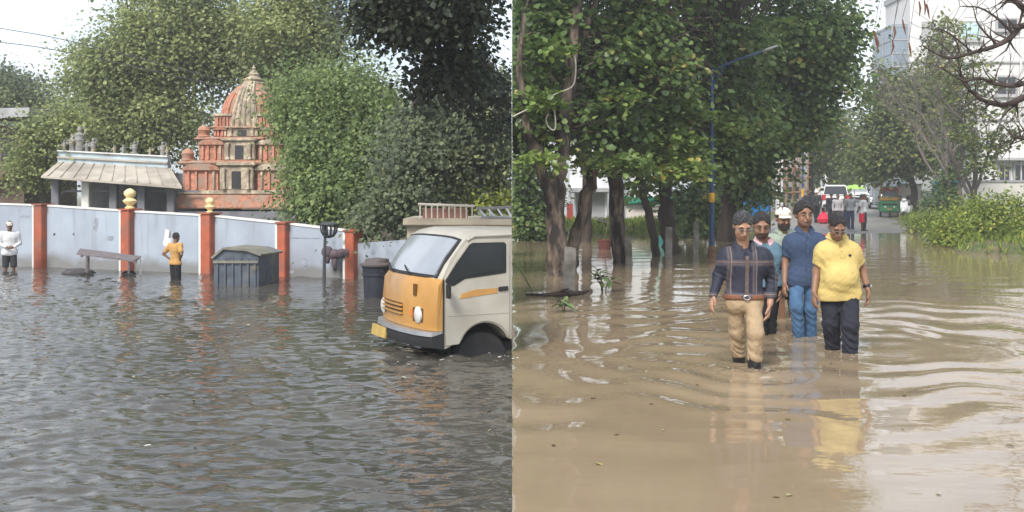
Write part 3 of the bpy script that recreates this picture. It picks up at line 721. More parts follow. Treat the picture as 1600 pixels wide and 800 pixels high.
MB().prism([TP(.28, .30, .10), TP(.9, .30, .10), TP(.9, .30, .38), TP(.28, .30, .38)], rt_ * .02).build('arch_shade_fill', m_rubber, truck, clip=CL)  # black sheet behind the arch, stands for the shade inside it

# ---- dumpster
m_bin = mat('galvanised_bin', (0.085, 0.10, 0.125), 0.55, 0.35, 5, 0.2, metal=.3, col2=(0.22, 0.19, 0.10), col2_pos=(0.55, 0.66))
m_binlid = mat('bin_lid', (0.17, 0.165, 0.13), 0.6, 0.3, 4, 0.2, col2=(0.15, 0.15, 0.15), col2_pos=(0.5, 0.65))
Yd = 18.6; dmp = empty('dumpster', W(368, 465, Yd), 'grey metal dumpster with humped lid in front of the wall', 'dumpster')
dmp.location.z = -.35
xd = lambda px: GX(px, Yd); zd = lambda py: GZ(py, Yd)
prof = [(334, 0), (404, 0), (404, 396), (386, 391), (350, 388), (334, 401)]
pts = [Vector((xd(p), Yd, -.35 if q == 0 else zd(q) - .012)) for p, q in prof]
MB().prism(pts, (0.16, .95, 0)).build('body', m_bin, dmp, bevel=.01)
lid = [Vector((xd(p), Yd - .05, zd(q))) for p, q in [(330, 402), (349, 386.5), (386, 389.5), (409, 397), (408, 400), (386, 392.3), (350, 389.6), (333, 404)]]
MB().prism(lid, (0.17, 1.05, 0)).build('lid', m_binlid, dmp)
for px in (340, 352, 364, 376, 388, 399):
    MB().box(xd(px) - .018, xd(px) + .018, Yd - .03, Yd - .002, -.3, zd(404)).build('rib', m_bin, dmp, bevel=.006)
MB().box(xd(334), xd(404), Yd - .045, Yd - .031, zd(411), zd(407)).build('band', m_binlid, dmp)

# ---- push cart half under water
m_oldwood = mat('weathered_planks', (0.15, 0.13, 0.135), 0.85, 0.35, 6, 0.3, stretch=(1, 6, 6))
Yc = 21.5; cart = empty('push_cart', (GX(168, Yc), Yc, -.35), 'tilted wooden push cart with dark wheels against the wall', 'cart')
a0, a1 = W(125, 388, Yc + .25), W(221, 400, Yc - .1)
dx = (a1 - a0); dpt = Vector((.25, -.75, -.06))
for k in range(6):
    f0, f1 = k / 6 + .006, (k + 1) / 6 - .006
    o = a0 + dpt * f0; MB().prism([o, o + dx * (1 - .02 * k), o + dx * (1 - .02 * k) + dpt * (f1 - f0), o + dpt * (f1 - f0)], (0, 0, -.035)).build('plank', m_oldwood, cart)
for f in (0.08, .92):
    MB().tube([a0 + dx * f + Vector((0, 0, -.05)), a0 + dx * f + dpt + Vector((0, 0, -.05))], .03, 6).build('crossbar', m_oldwood, cart)
for (f, g_) in ((.14, .02), (.16, .95), (.80, .02), (.82, .95)):
    c = a0 + dx * f + dpt * g_ + Vector((0, 0, -.26)); c.z = -.13
    w = MB().lathe([(.15, -.02), (.19, -.028), (.21, 0), (.19, .028), (.15, .02)], tuple(c), 16, 'y').build('wheel', m_rubber, cart, smooth=True)
    mb = MB()
    for q in range(4):
        an = q * math.pi / 4; d = Vector((math.cos(an), 0, math.sin(an))) * .155; mb.tube([c - d, c + d], .012, 4)
    mb.build('spokes', m_oldwood, w)
    MB().tube([c, a0 + dx * f + dpt * g_ + Vector((0, 0, -.03))], .025, 5).build('axle_post', m_oldwood, cart)
MB().tube([a1 + dpt * .2 + Vector((0, 0, -.02)), a1 + dpt * .2 + Vector((.02, -.1, -.36)), a1 + dpt * .2 + Vector((.03, -.1, -.75))], .022, 6).build('handle', m_white, cart)
sack = MB().ball((a0.x + .05, a0.y - .25, .02), (.34, .2, .10), 12, 8).build('sodden_sack', mat('dark_sacking', (.07, .065, .07), .9, .3, 8, .4), None, smooth='all')
tag(sack, 'dark soaked sack lying in the water at the cart', 'sack')

# ---- slatted basket lamp on a thin post
m_iron = mat('dark_iron', (0.045, 0.05, 0.055), 0.6, 0.25, 8, 0.15)
Yl = 19.4; lp = empty('lamp_post', (GX(506, Yl), Yl, -.35), 'thin dark post with round slatted basket beside the wall', 'lamp post')
xl = GX(506, Yl)
MB().tube([(xl, Yl, -.36), (xl + .01, Yl, .4), (xl + .03, Yl, GZ(352, Yl))], [.035, .03, .026], 8).build('post', m_iron, lp, smooth=True)
bc = W(514, 372, Yl)
bk = MB().lathe([(.03, .0), (.10, .03), (.11, .05), (.02, .05)], tuple(bc), 14).build('basket', m_iron, lp, smooth=True)
for k in range(12):
    a = k * math.pi / 6; d = Vector((math.cos(a), math.sin(a), 0))
    MB().tube([bc + d * .09 + Vector((0, 0, .03)), bc + d * .15 + Vector((0, 0, .12)), bc + d * .165 + Vector((0, 0, .26))], .013, 5).build('slat', m_iron, bk)
MB().tube([bc + Vector((math.cos(a) * .165, math.sin(a) * .165, .26)) for a in np.linspace(0, 2 * math.pi, 17)], .016, 5).build('hoop', m_iron, bk)
MB().lathe([(.14, .262), (.175, .275), (.12, .30), (.03, .31)], tuple(bc), 14).build('cap', m_iron, lp, smooth=True)

# ---- dark cloth bundle hung on the wall
Yb = wall_y(x_on_wall(527)) - .22
rb = np.random.default_rng(5)
bc = W(525, 396, Yb)
bun = MB()
for (dx_, dz_, rx, rz) in [(-.17, .03, .12, .12), (-.03, -.02, .13, .11), (.12, .0, .12, .10), (.22, .01, .085, .11)]:
    bun.ball((bc.x + dx_, bc.y, bc.z + dz_), (rx, .10, rz), 10, 7)
bun.tube([(bc.x - .02, bc.y, bc.z - .05), (bc.x - .03, bc.y - .02, bc.z - .2), (bc.x - .01, bc.y, bc.z - .34)], [.07, .055, .03], 7)
bun.tube([(bc.x - .15, bc.y, bc.z), (bc.x - .17, bc.y, bc.z - .12), (bc.x - .16, bc.y, bc.z - .2)], [.07, .05, .03], 7)
bun.tube([(bc.x + .2, bc.y, bc.z), (bc.x + .34, bc.y, bc.z + .02), (bc.x + .40, bc.y + .14, bc.z + .02)], [.04, .03, .03], 6)
bun.tube([(bc.x, bc.y, bc.z), (bc.x, bc.y + .26, bc.z + .02)], .03, 6)
o = bun.build('cloth_bundle', mat('dark_cloth', (.10, .075, .085), .9, .3, 9, .4), None, smooth='all'); tag(o, 'dark cloth bundle hanging on the pale wall near a red pillar', 'cloth')

# ---- black tub beside the truck
Yq = 16.6; cx = GX(589, Yq); zt = GZ(415, Yq)
tub = empty('black_tub', (cx, Yq, -.35), 'black ribbed tub with lid standing behind the truck nose', 'tub')
mtub = mat('black_plastic', (0.022, 0.025, 0.035), 0.45, 0.2, 6, .08)
MB().lathe([(.19, -.352), (.215, .1), (.225, zt - .16), (.245, zt - .155), (.245, zt - .12), (.23, zt - .115), (.24, zt - .03), (.255, zt - .02), (.255, zt)], (cx, Yq, 0), 22).build('body', mtub, tub, smooth=True)
MB().lathe([(.275, zt + .002), (.28, zt + .03), (.2, zt + .055), (.19, zt + .11), (.05, zt + .13)], (cx, Yq, 0), 22).build('lid', mat('grey_lid', (.10, .085, .085), .6, .2, 5, .1), tub, smooth=True)

# ---- cream kiosk with a railed roof and a ladder lying on it
Yk = 15.5; kx0, kx1 = GX(636, Yk), -0.004
kio = empty('roadside_kiosk', ((kx0 + kx1) / 2, Yk + .8, -.35), 'cream kiosk with railed flat roof behind the truck', 'kiosk')
mk = mat('kiosk_cream', (0.42, 0.37, 0.28), .75, .15, 3, .15, col2=(.26, .22, .17), col2_pos=(.5, .66)); mp_ = mat('pale_pipe', (.50, .45, .40), .5, .15, 6, .05)
MB().box(kx0, kx1, Yk, Yk + 1.6, -.36, GZ(352, Yk)).build('wall', mk, kio)
MB().box(kx0 - .05, kx1, Yk - .12, Yk + 1.7, GZ(351.8, Yk), GZ(341, Yk)).build('roof_slab', mk, kio, bevel=.01)
zr0, zr1 = GZ(341, Yk), GZ(319, Yk)
for px in list(range(657, 742, 9)):
    MB().tube([(GX(px, Yk), Yk - .05, zr0 - .005), (GX(px, Yk), Yk - .05, zr1)], .011, 5).build('baluster', mp_, kio)
MB().tube([(GX(654, Yk), Yk - .05, zr1), (GX(742, Yk), Yk - .05, zr1 - .03)], .02, 6).build('top_rail', mp_, kio)
MB().box(GX(660, Yk), GX(730, Yk), Yk + .05, Yk + .2, zr0 - .003, GZ(326, Yk)).build('crate_stack', mat('dull_brick_red', (.28, .15, .11), .8, .2, 5, .2), kio)
lad = empty('ladder', W(770, 340, Yk - .2), 'grey metal ladder lying on the kiosk roof', 'ladder')
lad.location.z = zr0
la, lb_ = W(744, 326, Yk - .06), W(815, 323, Yk - .06); lc, ld = W(752, 342, Yk - .1), W(815, 343, Yk - .1)
MB().tube([la, lb_], .024, 6).build('side_rail', m_chrome, lad, clip=CL); MB().tube([lc + Vector((0, 0, .02)), ld + Vector((0, 0, .02))], .024, 6).build('side_rail', m_chrome, lad, clip=CL)
for f in (.06, .26, .46, .66): MB().tube([la.lerp(lb_, f), lc.lerp(ld, f + .12)], .017, 5).build('rung', m_chrome, lad, clip=CL)
MB().tube([la.lerp(lb_, .3) + Vector((0, .1, 0)), Vector((la.lerp(lb_, .3).x, Yk + .04, zr0 - .01))], .02, 5).build('stay', m_chrome, lad)

# ---- trees on the temple side
bark = mat('grey_bark', (0.09, 0.075, 0.06), 0.95, 0.35, 5, 0.8, 18, stretch=(1, 1, .35))
LG = [(0, (.14, .17, .085)), (.3, (.215, .26, .11)), (.6, (.31, .355, .14)), (.85, (.42, .46, .18)), (1, (.52, .54, .24))]
lm_soft = leaf_mat('soft_leaf', LG, .5)
lm_grey = leaf_mat('greyed_leaf', [(0, (.095, .12, .085)), (.4, (.16, .195, .115)), (.75, (.25, .29, .15)), (1, (.38, .41, .2))], .5)
lm_vine = leaf_mat('vine_leaf', [(0, (.10, .14, .065)), (.35, (.17, .235, .09)), (.7, (.27, .35, .125)), (1, (.40, .46, .19))], .5)
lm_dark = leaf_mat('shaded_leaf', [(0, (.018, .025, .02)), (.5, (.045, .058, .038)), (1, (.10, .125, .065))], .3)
lm_lime = leaf_mat('lime_leaf', [(0, (.16, .22, .04)), (.5, (.34, .40, .07)), (1, (.5, .52, .13))], .45)
def Bl(px, py, Y, rx, ry, rd, n):      # ellipsoid of foliage: radii in metres from its size in the view, depth radius given
    c = W(px, py, Y); return ((c.x, c.y, c.z), (rx * Y / FPX, rd, ry * Y / FPX), n)
def LW(px, py, Y, r): c = W(px, py, Y); return (c.x, c.y, c.z, r)
tree('rain_tree', 'tall spreading tree with grey-green crown behind the temple hall', 'tree', W(235, 330, 37)*1.0 - Vector((0, 0, GZ(330, 37) - .1)),
     [[(GX(235, 37), 37, 0.05, .45), LW(232, 230, 37, .36), LW(225, 150, 37, .28), LW(210, 60, 37, .14)], [LW(230, 200, 37, .25), LW(190, 140, 36.5, .14), LW(150, 90, 36, .07)], [LW(228, 180, 37, .25), LW(290, 100, 37, .16), LW(330, 20, 37.5, .08)]],
     [Bl(200, 120, 37, 75, 70, 2.2, 260), Bl(165, 170, 36, 55, 60, 1.6, 170), Bl(270, 60, 37, 85, 70, 2.4, 320), Bl(340, 60, 38, 60, 80, 2.2, 240), Bl(250, 190, 36, 70, 55, 1.6, 190), Bl(130, 120, 36.5, 25, 25, .9, 26), Bl(150, 85, 36.5, 30, 25, 1, 34), Bl(270, -60, 37, 120, 60, 2.5, 160)],
     lm_soft, bark, 11, per=44, dens=.5, csize=1.0, lsize=.135, kind6=False, droop=.5, shell=.55, group='trees round the temple', twig_frac=.4)
tree('leafy_tree', 'leafy tree with yellow-green top rising behind the temple tower', 'tree', (GX(470, 36), 36, .1),
     [[(GX(470, 36), 36, .05, .4), LW(465, 180, 36, .3), LW(455, 90, 36, .2), LW(440, 10, 36, .1)], [LW(465, 150, 36, .2), LW(510, 80, 36, .12), LW(530, 20, 36, .06)]],
     [Bl(450, 40, 36, 75, 60, 2.2, 260), Bl(490, 60, 36, 42, 34, 1.5, 90), Bl(420, 90, 36.5, 45, 45, 1.6, 120), Bl(470, -50, 36, 100, 50, 2.2, 130)],
     lm_soft, bark, 12, per=40, dens=.5, csize=1.0, lsize=.135, kind6=False, droop=.5, group='trees round the temple', twig_frac=.4)
tree('roadside_tree', 'rounded grey-green tree beyond the brown shop house', 'tree', (GX(30, 44), 44, .1),
     [[(GX(30, 44), 44, .05, .3), LW(30, 210, 44, .22), LW(20, 140, 44, .1)]],
     [Bl(20, 150, 44, 50, 48, 2, 150), Bl(60, 170, 43, 28, 35, 1.4, 60), Bl(-30, 140, 44, 50, 55, 2, 80)],
     lm_grey, bark, 13, per=40, dens=.5, csize=1.0, lsize=.15, kind6=False, group='trees round the temple', twig_frac=.3)
tree('small_tree', 'low bushy tree between the shop house and temple hall', 'tree', (GX(70, 32), 32, .1),
     [[(GX(70, 32), 32, .05, .16), LW(70, 260, 32, .13), LW(76, 210, 32, .06)]],
     [Bl(70, 225, 32, 40, 48, 1.2, 130), Bl(100, 195, 32, 26, 30, 1.0, 50), Bl(45, 265, 31.5, 25, 25, .8, 40), Bl(120, 225, 33.5, 20, 30, .8, 40)],
     lm_soft, bark, 14, per=40, dens=.5, csize=.75, lsize=.12, kind6=False, group='trees round the temple', twig_frac=.3)
# vine-hung trees to the right of the tower
def strands(rng, blobs, n):            # hanging strands of leaves
    out = []
    for c, r, k in blobs:
        for _ in range(k):
            a = rng.uniform(0, 6.28); q = math.sqrt(rng.random())
            x = c[0] + math.cos(a) * q * r[0]; y = c[1] + math.sin(a) * q * r[1]; z = c[2] + r[2] * math.sqrt(max(0, 1 - q*q)) * rng.uniform(.1, 1)
            ln = rng.uniform(.5, 1.5); m_ = int(ln / .05)
            t = np.linspace(0, 1, m_)
            out.append(np.stack([x + .06 * np.sin(t * 3 + a) + rng.normal(0, .05, m_), y + rng.normal(0, .05, m_), z - ln * t], 1))
    return np.concatenate(out)
vt = tree('vine_tree', 'broad green tree hung with vines over the wall beside the tower', 'tree', (GX(560, 25), 25, .1),
     [[(GX(560, 25), 25, .05, .3), LW(556, 300, 25, .26), LW(545, 230, 25, .2), LW(520, 160, 25, .1)], [LW(556, 290, 25, .2), LW(600, 220, 25, .14), LW(620, 150, 25, .07)]],
     [Bl(482, 155, 25.5, 58, 38, 1.2, 180), Bl(550, 165, 25.5, 72, 46, 1.4, 280), Bl(515, 240, 24.5, 62, 60, 1.1, 240), Bl(590, 240, 24.5, 70, 65, 1.2, 260), Bl(490, 300, 24, 34, 30, .8, 70), Bl(540, 310, 23.5, 60, 35, .8, 130)],
     lm_vine, bark, 15, per=42, dens=.5, csize=.7, lsize=.10, kind6=False, droop=.8, flat=.9, group='trees round the temple', twig_frac=.3)
rngv = np.random.default_rng(8)
sc = strands(rngv, [((W(480, 160, 24.4))[:], (.9, .5, .55), 100), ((W(560, 165, 24.2))[:], (1.2, .5, .7), 120), ((W(520, 235, 23.6))[:], (1.3, .4, .7), 110)], 0)
n_ = len(sc); vn = leaf_mesh('vine_strands', sc, np.stack([rngv.normal(0, .3, n_), rngv.normal(0, .3, n_), -np.ones(n_)], 1), rngv.normal(size=(n_, 3)), rngv.uniform(.06, .12, n_), lm_vine, vt, False, np.clip(rngv.normal(.5, .22, n_), 0, 1)); vn['kind'] = 'stuff'
tree('shade_tree', 'dim grey-green tree filling the space above the kiosk', 'tree', (GX(655, 21), 21, -.3),
     [[(GX(660, 21.4), 21.4, -.2, .15), LW(662, 330, 21.4, .13), LW(665, 270, 21.4, .11), LW(690, 190, 21.4, .06)], [LW(640, 290, 21, .12), LW(720, 240, 21, .08), LW(760, 180, 21, .05)]],
     [Bl(660, 230, 21, 55, 60, 1.0, 190), Bl(730, 230, 21, 60, 55, 1.0, 210), Bl(710, 180, 21.5, 60, 36, 1.1, 150), Bl(780, 200, 21, 40, 70, 1.0, 130), Bl(645, 305, 20.5, 40, 26, .6, 80), Bl(590, 330, 20.5, 26, 22, .5, 40), Bl(775, 145, 21.5, 40, 34, 1, 70)],
     lm_grey, bark, 16, per=38, dens=.5, csize=.6, lsize=.095, kind6=False, droop=.6, side=-1, group='trees round the temple', twig_frac=.4)
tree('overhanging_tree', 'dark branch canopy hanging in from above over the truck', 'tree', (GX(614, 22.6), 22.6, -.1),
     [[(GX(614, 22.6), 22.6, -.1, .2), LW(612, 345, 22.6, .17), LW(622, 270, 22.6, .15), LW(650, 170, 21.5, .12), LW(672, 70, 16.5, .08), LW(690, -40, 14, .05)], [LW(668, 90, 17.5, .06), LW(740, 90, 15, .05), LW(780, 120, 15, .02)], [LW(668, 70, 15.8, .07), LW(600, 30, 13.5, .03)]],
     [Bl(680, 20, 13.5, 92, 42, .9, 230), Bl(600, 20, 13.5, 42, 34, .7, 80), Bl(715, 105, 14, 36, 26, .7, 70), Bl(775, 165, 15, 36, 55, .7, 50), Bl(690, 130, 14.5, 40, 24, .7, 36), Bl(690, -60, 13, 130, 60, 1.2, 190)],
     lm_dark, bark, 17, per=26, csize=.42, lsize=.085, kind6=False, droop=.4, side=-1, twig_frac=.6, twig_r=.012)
tree('lime_bush', 'bright lime green shrub seen above the kiosk roof', 'shrub', (GX(735, 27), 27, .1),
     [[(GX(735, 27), 27, .05, .08), LW(730, 320, 27, .06), LW(725, 300, 27, .03)]],
     [Bl(715, 302, 27, 24, 18, .5, 40), Bl(770, 305, 27, 40, 20, .6, 70)],
     lm_lime, bark, 18, per=26, csize=.5, lsize=.12, kind6=False, side=-1, twigs=False)
# ------------------------------------------------------------------ people: distance-field bodies meshed with surface nets
def nets(f, lo, hi, h):
    lo = np.array(lo, dtype=np.float32); hi = np.array(hi, dtype=np.float32)
    K = 4
    n = (np.ceil((hi - lo) / (h * K)).astype(int) + 1) * K
    ax = [lo[i] + h * np.arange(n[i], dtype=np.float32) for i in range(3)]
    cx = [a[K//2::K] for a in ax]
    G = np.stack(np.meshgrid(*cx, indexing='ij'), -1).reshape(-1, 3)
    cv = f(G).reshape([len(c) for c in cx]).astype(np.float32)
    full = np.repeat(np.repeat(np.repeat(cv, K, 0), K, 1), K, 2)
    band = np.abs(full) < h * K * 1.9 + 0.012
    ii = np.argwhere(band)
    full[band] = f(np.stack([ax[i][ii[:, i]] for i in range(3)], -1))
    v = full; ng = v < 0
    sh = [s - 1 for s in v.shape]
    def cor(A, d): return A[d[0]:d[0]+sh[0], d[1]:d[1]+sh[1], d[2]:d[2]+sh[2]]
    D = [(a, b, c) for a in (0, 1) for b in (0, 1) for c in (0, 1)]
    cnt = sum(cor(ng, d).astype(np.int8) for d in D)
    act = (cnt > 0) & (cnt < 8)
    idx = -np.ones(sh, dtype=np.int64); ac = np.argwhere(act); idx[act] = np.arange(len(ac))
    P = np.zeros((len(ac), 3)); w = np.zeros(len(ac))
    i, j, k = ac.T
    for d in D:
        for a in range(3):
            if d[a]: continue
            e = list(d); e[a] = 1
            va = v[i+d[0], j+d[1], k+d[2]]; vb = v[i+e[0], j+e[1], k+e[2]]
            cr = (va < 0) != (vb < 0)
            t = np.where(cr, va / np.where(np.abs(va - vb) < 1e-9, 1, va - vb), 0)
            p = np.array(d, dtype=float)[None].repeat(len(ac), 0); p[:, a] += t
            P += p * cr[:, None]; w += cr
    P = (P / w[:, None] + ac) * h + lo
    Fs = []
    for a in range(3):
        b, c = (a + 1) % 3, (a + 2) % 3
        s0 = [slice(None)] * 3; s1 = [slice(None)] * 3; s0[a] = slice(0, -1); s1[a] = slice(1, None)
        A, B = ng[tuple(s0)], ng[tuple(s1)]
        for flip, M in ((False, A & ~B), (True, ~A & B)):
            q = np.argwhere(M)
            ok = (q[:, b] > 0) & (q[:, c] > 0) & (q[:, b] < v.shape[b]-1) & (q[:, c] < v.shape[c]-1); q = q[ok]
            if not len(q): continue
            def g(db, dc):
                r = q.copy(); r[:, b] += db; r[:, c] += dc; return idx[r[:, 0], r[:, 1], r[:, 2]]
            F = np.stack([g(-1, -1), g(0, -1), g(0, 0), g(-1, 0)], 1)
            Fs.append(F[:, ::-1] if flip else F)
    F = np.concatenate(Fs); F = F[(F >= 0).all(1)]
    return P, F

def smin(a, b, k):
    h = np.clip(.5 + .5 * (b - a) / k, 0, 1); return b * (1 - h) + a * h - k * h * (1 - h)
def seg(a, b, r0, r1=None, n=None, k=1.0):
    a = np.array(a, dtype=np.float32); b = np.array(b, dtype=np.float32); r1 = r0 if r1 is None else r1
    if n is not None: n = np.array(n, dtype=np.float32); n = n / np.linalg.norm(n)
    def f(P):
        A, B_, Q = a, b, P
        if n is not None:
            m = (a + b) / 2
            sq = lambda X: X + ((k - 1) * ((X - m) @ n))[..., None] * n
            A, B_, Q = sq(a), sq(b), sq(P)
        ab = B_ - A; t = np.clip(((Q - A) @ ab) / (ab @ ab + 1e-9), 0, 1)
        return np.linalg.norm(Q - (A + t[:, None] * ab), axis=1) - (r0 + (r1 - r0) * t)
    f.bb = (np.minimum(a, b) - max(r0, r1), np.maximum(a, b) + max(r0, r1))
    return f
def ell(c, r, R=None):
    c = np.array(c, dtype=np.float32); r = np.array(r, dtype=np.float32); R = np.eye(3) if R is None else np.array(R); R = R.astype(np.float32)
    def f(P):
        q = (P - c) @ R; k0 = np.linalg.norm(q / r, axis=1); k1 = np.linalg.norm(q / (r * r), axis=1) + 1e-9
        return k0 * (k0 - 1) / k1
    m = max(r); f.bb = (c - m, c + m); return f
def uni(fs, k=.03):
    def f(P):
        d = fs[0](P)
        for g_ in fs[1:]: d = smin(d, g_(P), k)
        return d
    f.bb = (np.min([q.bb[0] for q in fs], 0), np.max([q.bb[1] for q in fs], 0)); return f
def grow(fn, a):
    def f(P): return fn(P) - a
    f.bb = (fn.bb[0] - abs(a), fn.bb[1] + abs(a)); return f
def cut(fn, planes, bb=None):
    """keep where dot(P - c, n) < 0 for every plane"""
    pl = [(np.array(c, dtype=np.float32), np.array(n, dtype=np.float32) / np.linalg.norm(n)) for c, n in planes]
    def f(P):
        d = fn(P)
        for c, n in pl: d = np.maximum(d, (P - c) @ n)
        return d
    f.bb = bb or fn.bb; return f
def sub(fn, g_):
    def f(P): return np.maximum(fn(P), -g_(P))
    f.bb = fn.bb; return f
def folds(fn, amp, seed, fx=18, fz=26, extra=None):
    r = np.random.default_rng(seed); W_ = [(r.normal(0, fx, 2), r.normal(0, fz), r.uniform(0, 6.28)) for _ in range(7)]
    def f(P):
        d = fn(P); s = 0
        for (a, b), c, ph in W_:
            q = np.sin(P[:, 0]*a + P[:, 1]*b + P[:, 2]*c + ph); s = s + (q if fx < 30 or fx > 60 else 1.6*np.abs(q) - 1.0)
        d = d + amp * s / 3
        if extra is not None: d = d + extra(P)
        return d
    f.bb = (fn.bb[0] - amp * 2.5, fn.bb[1] + amp * 2.5); return f
def sdf_obj(name, fn, h, m, parent, pad=.02):
    P, F = nets(fn, fn.bb[0] - pad, fn.bb[1] + pad, h)
    return mesh_np(name, P, F, m, parent, smooth=True)

def cloth(name, col, **k): return mat(name, col, .9, k.pop('var', .12), k.pop('scale', 14), k.pop('bump', .5), k.pop('bscale', 26), **k)
def skin(name, col): return mat(name, col, .5, .08, 18, .05, 120, spec=.4)
M_HAIR = mat('black_hair', (.016, .014, .013), .38, .6, 90, 1.0, 150, spec=.6)
M_GREYHAIR = mat('greying_hair', (.03, .03, .031), .4, .8, 110, 1.0, 150, spec=.6, col2=(.10, .10, .105), col2_pos=(.5, .66))
M_EYEW = mat('eye_white', (.20, .15, .12), .7, .05, 10, 0); M_BOOT = mat('black_boot', (.015, .015, .017), .3, .2, 8, .05)
M_SPEC = mat('spectacle_frame', (.30, .29, .28), .25, .1, 8, 0, metal=.6)
def rotm(yaw, pitch, roll=0):
    """columns = head axes; at zero the face looks to -Y"""
    return np.array(Matrix.Rotation(yaw, 3, 'Z') @ Matrix.Rotation(roll, 3, 'Y') @ Matrix.Rotation(pitch, 3, 'X'))

def person(name, label, base, J, O):
    """J: joints in local metres (z=0 water / ground level at base). O: options."""
    SC = O.get('scale', 1.0); J = {k: np.array(v, dtype=np.float32) / SC for k, v in J.items()}
    h = O.get('res', .007); fine = h < .010
    root = empty(name, base, label, 'person', O.get('group')); root.scale = (SC, SC, SC)
    sk = O['skin']; gth = O.get('girth', 1.0)
    pel = (J['hipL'] + J['hipR']) / 2; nk = J['neck']
    lat = J['shR'] - J['shL']; lat = lat / np.linalg.norm(lat)
    up = nk - pel; up = up / np.linalg.norm(up); fr = np.cross(up, lat); fr = -fr / np.linalg.norm(fr) * (1 if O.get('facing', -1) < 0 else -1)
    if np.dot(fr, O.get('fwd', (0, -1, 0))) < 0: fr = -fr
    SQ = 1 / .66
    chest = pel + (nk - pel) * .70; waist = pel + (nk - pel) * .28
    sw = np.linalg.norm(J['shR'] - J['shL'])
    def torso(g_, blouse=0.0, pg=0.0):
        b = O.get('belly', 0)
        fs = [seg(pel - lat*.066, pel + lat*.066, (.100 + g_ + pg)*gth, None, fr, 1.22),
              seg(pel + up*.05, chest, (.128 + g_ + blouse)*gth, (.140 + g_)*gth, fr, SQ),
              seg(chest - lat*.07, chest + lat*.07, (.115 + g_)*gth, None, fr, 1.28),
              seg(nk - up*.075 - lat*.02, J['shL'] - up*.008, .060 + g_, .058 + g_), seg(nk - up*.075 + lat*.02, J['shR'] - up*.008, .060 + g_, .058 + g_),
              seg(chest, J['shL'] - up*.045, .10, .065 + g_, fr, 1.3), seg(chest, J['shR'] - up*.045, .10, .065 + g_, fr, 1.3)]
        if b: fs.append(ell(waist + fr*(.045 + b*.3) + up*.02, (.15*gth + g_, .11 + b + g_, .15), np.stack([lat, fr, up], 1)))
        return fs
    def arm(s, g_, to, rs=(.052, .044, .040, .030)):
        sh, el, wr = J['sh'+s], J['el'+s], J['wr'+s]
        f = [seg(sh, el, rs[0] + g_, rs[1] + g_)]
        if to == 'wr': f.append(seg(el, wr, rs[2] + g_, rs[3] + g_))
        return f
    def leg(s, g_, rs=(.082, .056, .053, .036)):
        return [seg(J['hip'+s], J['kn'+s], rs[0] + g_, rs[1] + g_), seg(J['kn'+s], J['an'+s], rs[2] + g_, rs[3] + g_)]
    # ---- head frame
    R = O['head']; hc = J['head']; s_ = O.get('hs', 1.0)
    def H(x, y, z): return hc + R @ (np.array([x*.95, y, z*1.08], dtype=np.float32) * s_)
    cran = ell(H(0, .012, .035), (.071*s_, .093*s_, .092*s_), R)
    fs = [cran, seg(H(0, -.030, -.005), H(0, -.043, -.072), .060*s_, .040*s_), seg(H(-.03, -.03, -.055), H(.03, -.03, -.055), .034*s_)]
    headf = uni(fs, .03)
    feats = [seg(H(0, -.092, .012), H(0, -.110, -.028), .009*s_, .0145*s_), seg(H(-.04, -.078, .026), H(.04, -.078, .026), .015*s_),
             seg(H(-.016, -.088, -.052), H(.016, -.088, -.052), .010*s_), ell(H(-.077, .012, -.002), (.012*s_, .020*s_, .032*s_), R), ell(H(.077, .012, -.002), (.012*s_, .020*s_, .032*s_), R),
             seg(H(-.040, -.056, -.030), H(-.044, -.045, -.04), .022*s_), seg(H(.040, -.056, -.030), H(.044, -.045, -.04), .022*s_)]
    face = uni([headf] + feats, .012)
    sock = uni([ell(H(-.032, -.098, .006), (.017*s_, .012*s_, .011*s_), R), ell(H(.032, -.098, .006), (.017*s_, .012*s_, .011*s_), R)], .005)
    def facef(P): return np.maximum(face(P), -(sock(P) + .004)) if fine else face(P)
    facef.bb = face.bb
    nb = nk - up*.05
    neckf = seg(nb, H(0, .018, -.045), .056*s_, .054*s_)
    # ---- hands
    hands = []
    for s in 'LR':
        wr = J['wr'+s]; d = J['ha'+s] - wr; L_ = np.linalg.norm(d); d = d / L_
        inw = (pel - wr) * np.array([1, 1, 0]); inw = inw / np.linalg.norm(inw)        # palm faces the body
        wid = np.cross(d, inw); wid = wid / np.linalg.norm(wid)
        if np.dot(wid, fr) < 0: wid = -wid                                              # thumb side points forward
        pc = wr + d * .05
        hands.append(seg(wr, wr + d*.085, .027, .036, inw, 2.0))
        if fine:
            for q, ln in zip((-1.35, -.45, .45, 1.35), (.056, .068, .074, .066)):
                b0 = wr + d*.088 + wid*q*.0185; m1 = b0 + d*ln*.52 + inw*.008; t1 = m1 + (d*.72 + inw*.55)*ln*.55
                hands += [seg(b0, m1, .0098, .0088), seg(m1, t1, .0088, .0072)]
            tb = wr + d*.025 + wid*.026; tm = tb + d*.035 + wid*.026 + inw*.008; te = tm + d*.038 + inw*.012
            hands += [seg(tb, tm, .0125, .010), seg(tm, te, .010, .008)]
        else:
            hands.append(seg(wr + d*.08, wr + d*.16 + inw*.03, .03, .02, inw, 1.8)); hands.append(seg(wr + d*.03, wr + d*.08 + wid*.045, .014, .011))
    # ---- one continuous body
    feet = []
    for s in 'LR':
        an = J['an'+s]; ft = O.get('fwd', (0, -1, 0)); ft = np.array(ft, dtype=np.float32)
        feet.append(seg(an + np.array([0, 0, -.02]), an + np.array([0, 0, -.045]) + ft*.14, .040, .032))
    bodyf = uni([uni(torso(-.022), .05), uni(arm('L', -.004, 'wr') + arm('R', -.004, 'wr'), .02), neckf, uni(leg('L', -.012) + leg('R', -.012), .02)] + feet, .02)
    handf = uni(hands, .008)
    def allf(P): return smin(smin(bodyf(P), facef(P), .018), handf(P), .010)
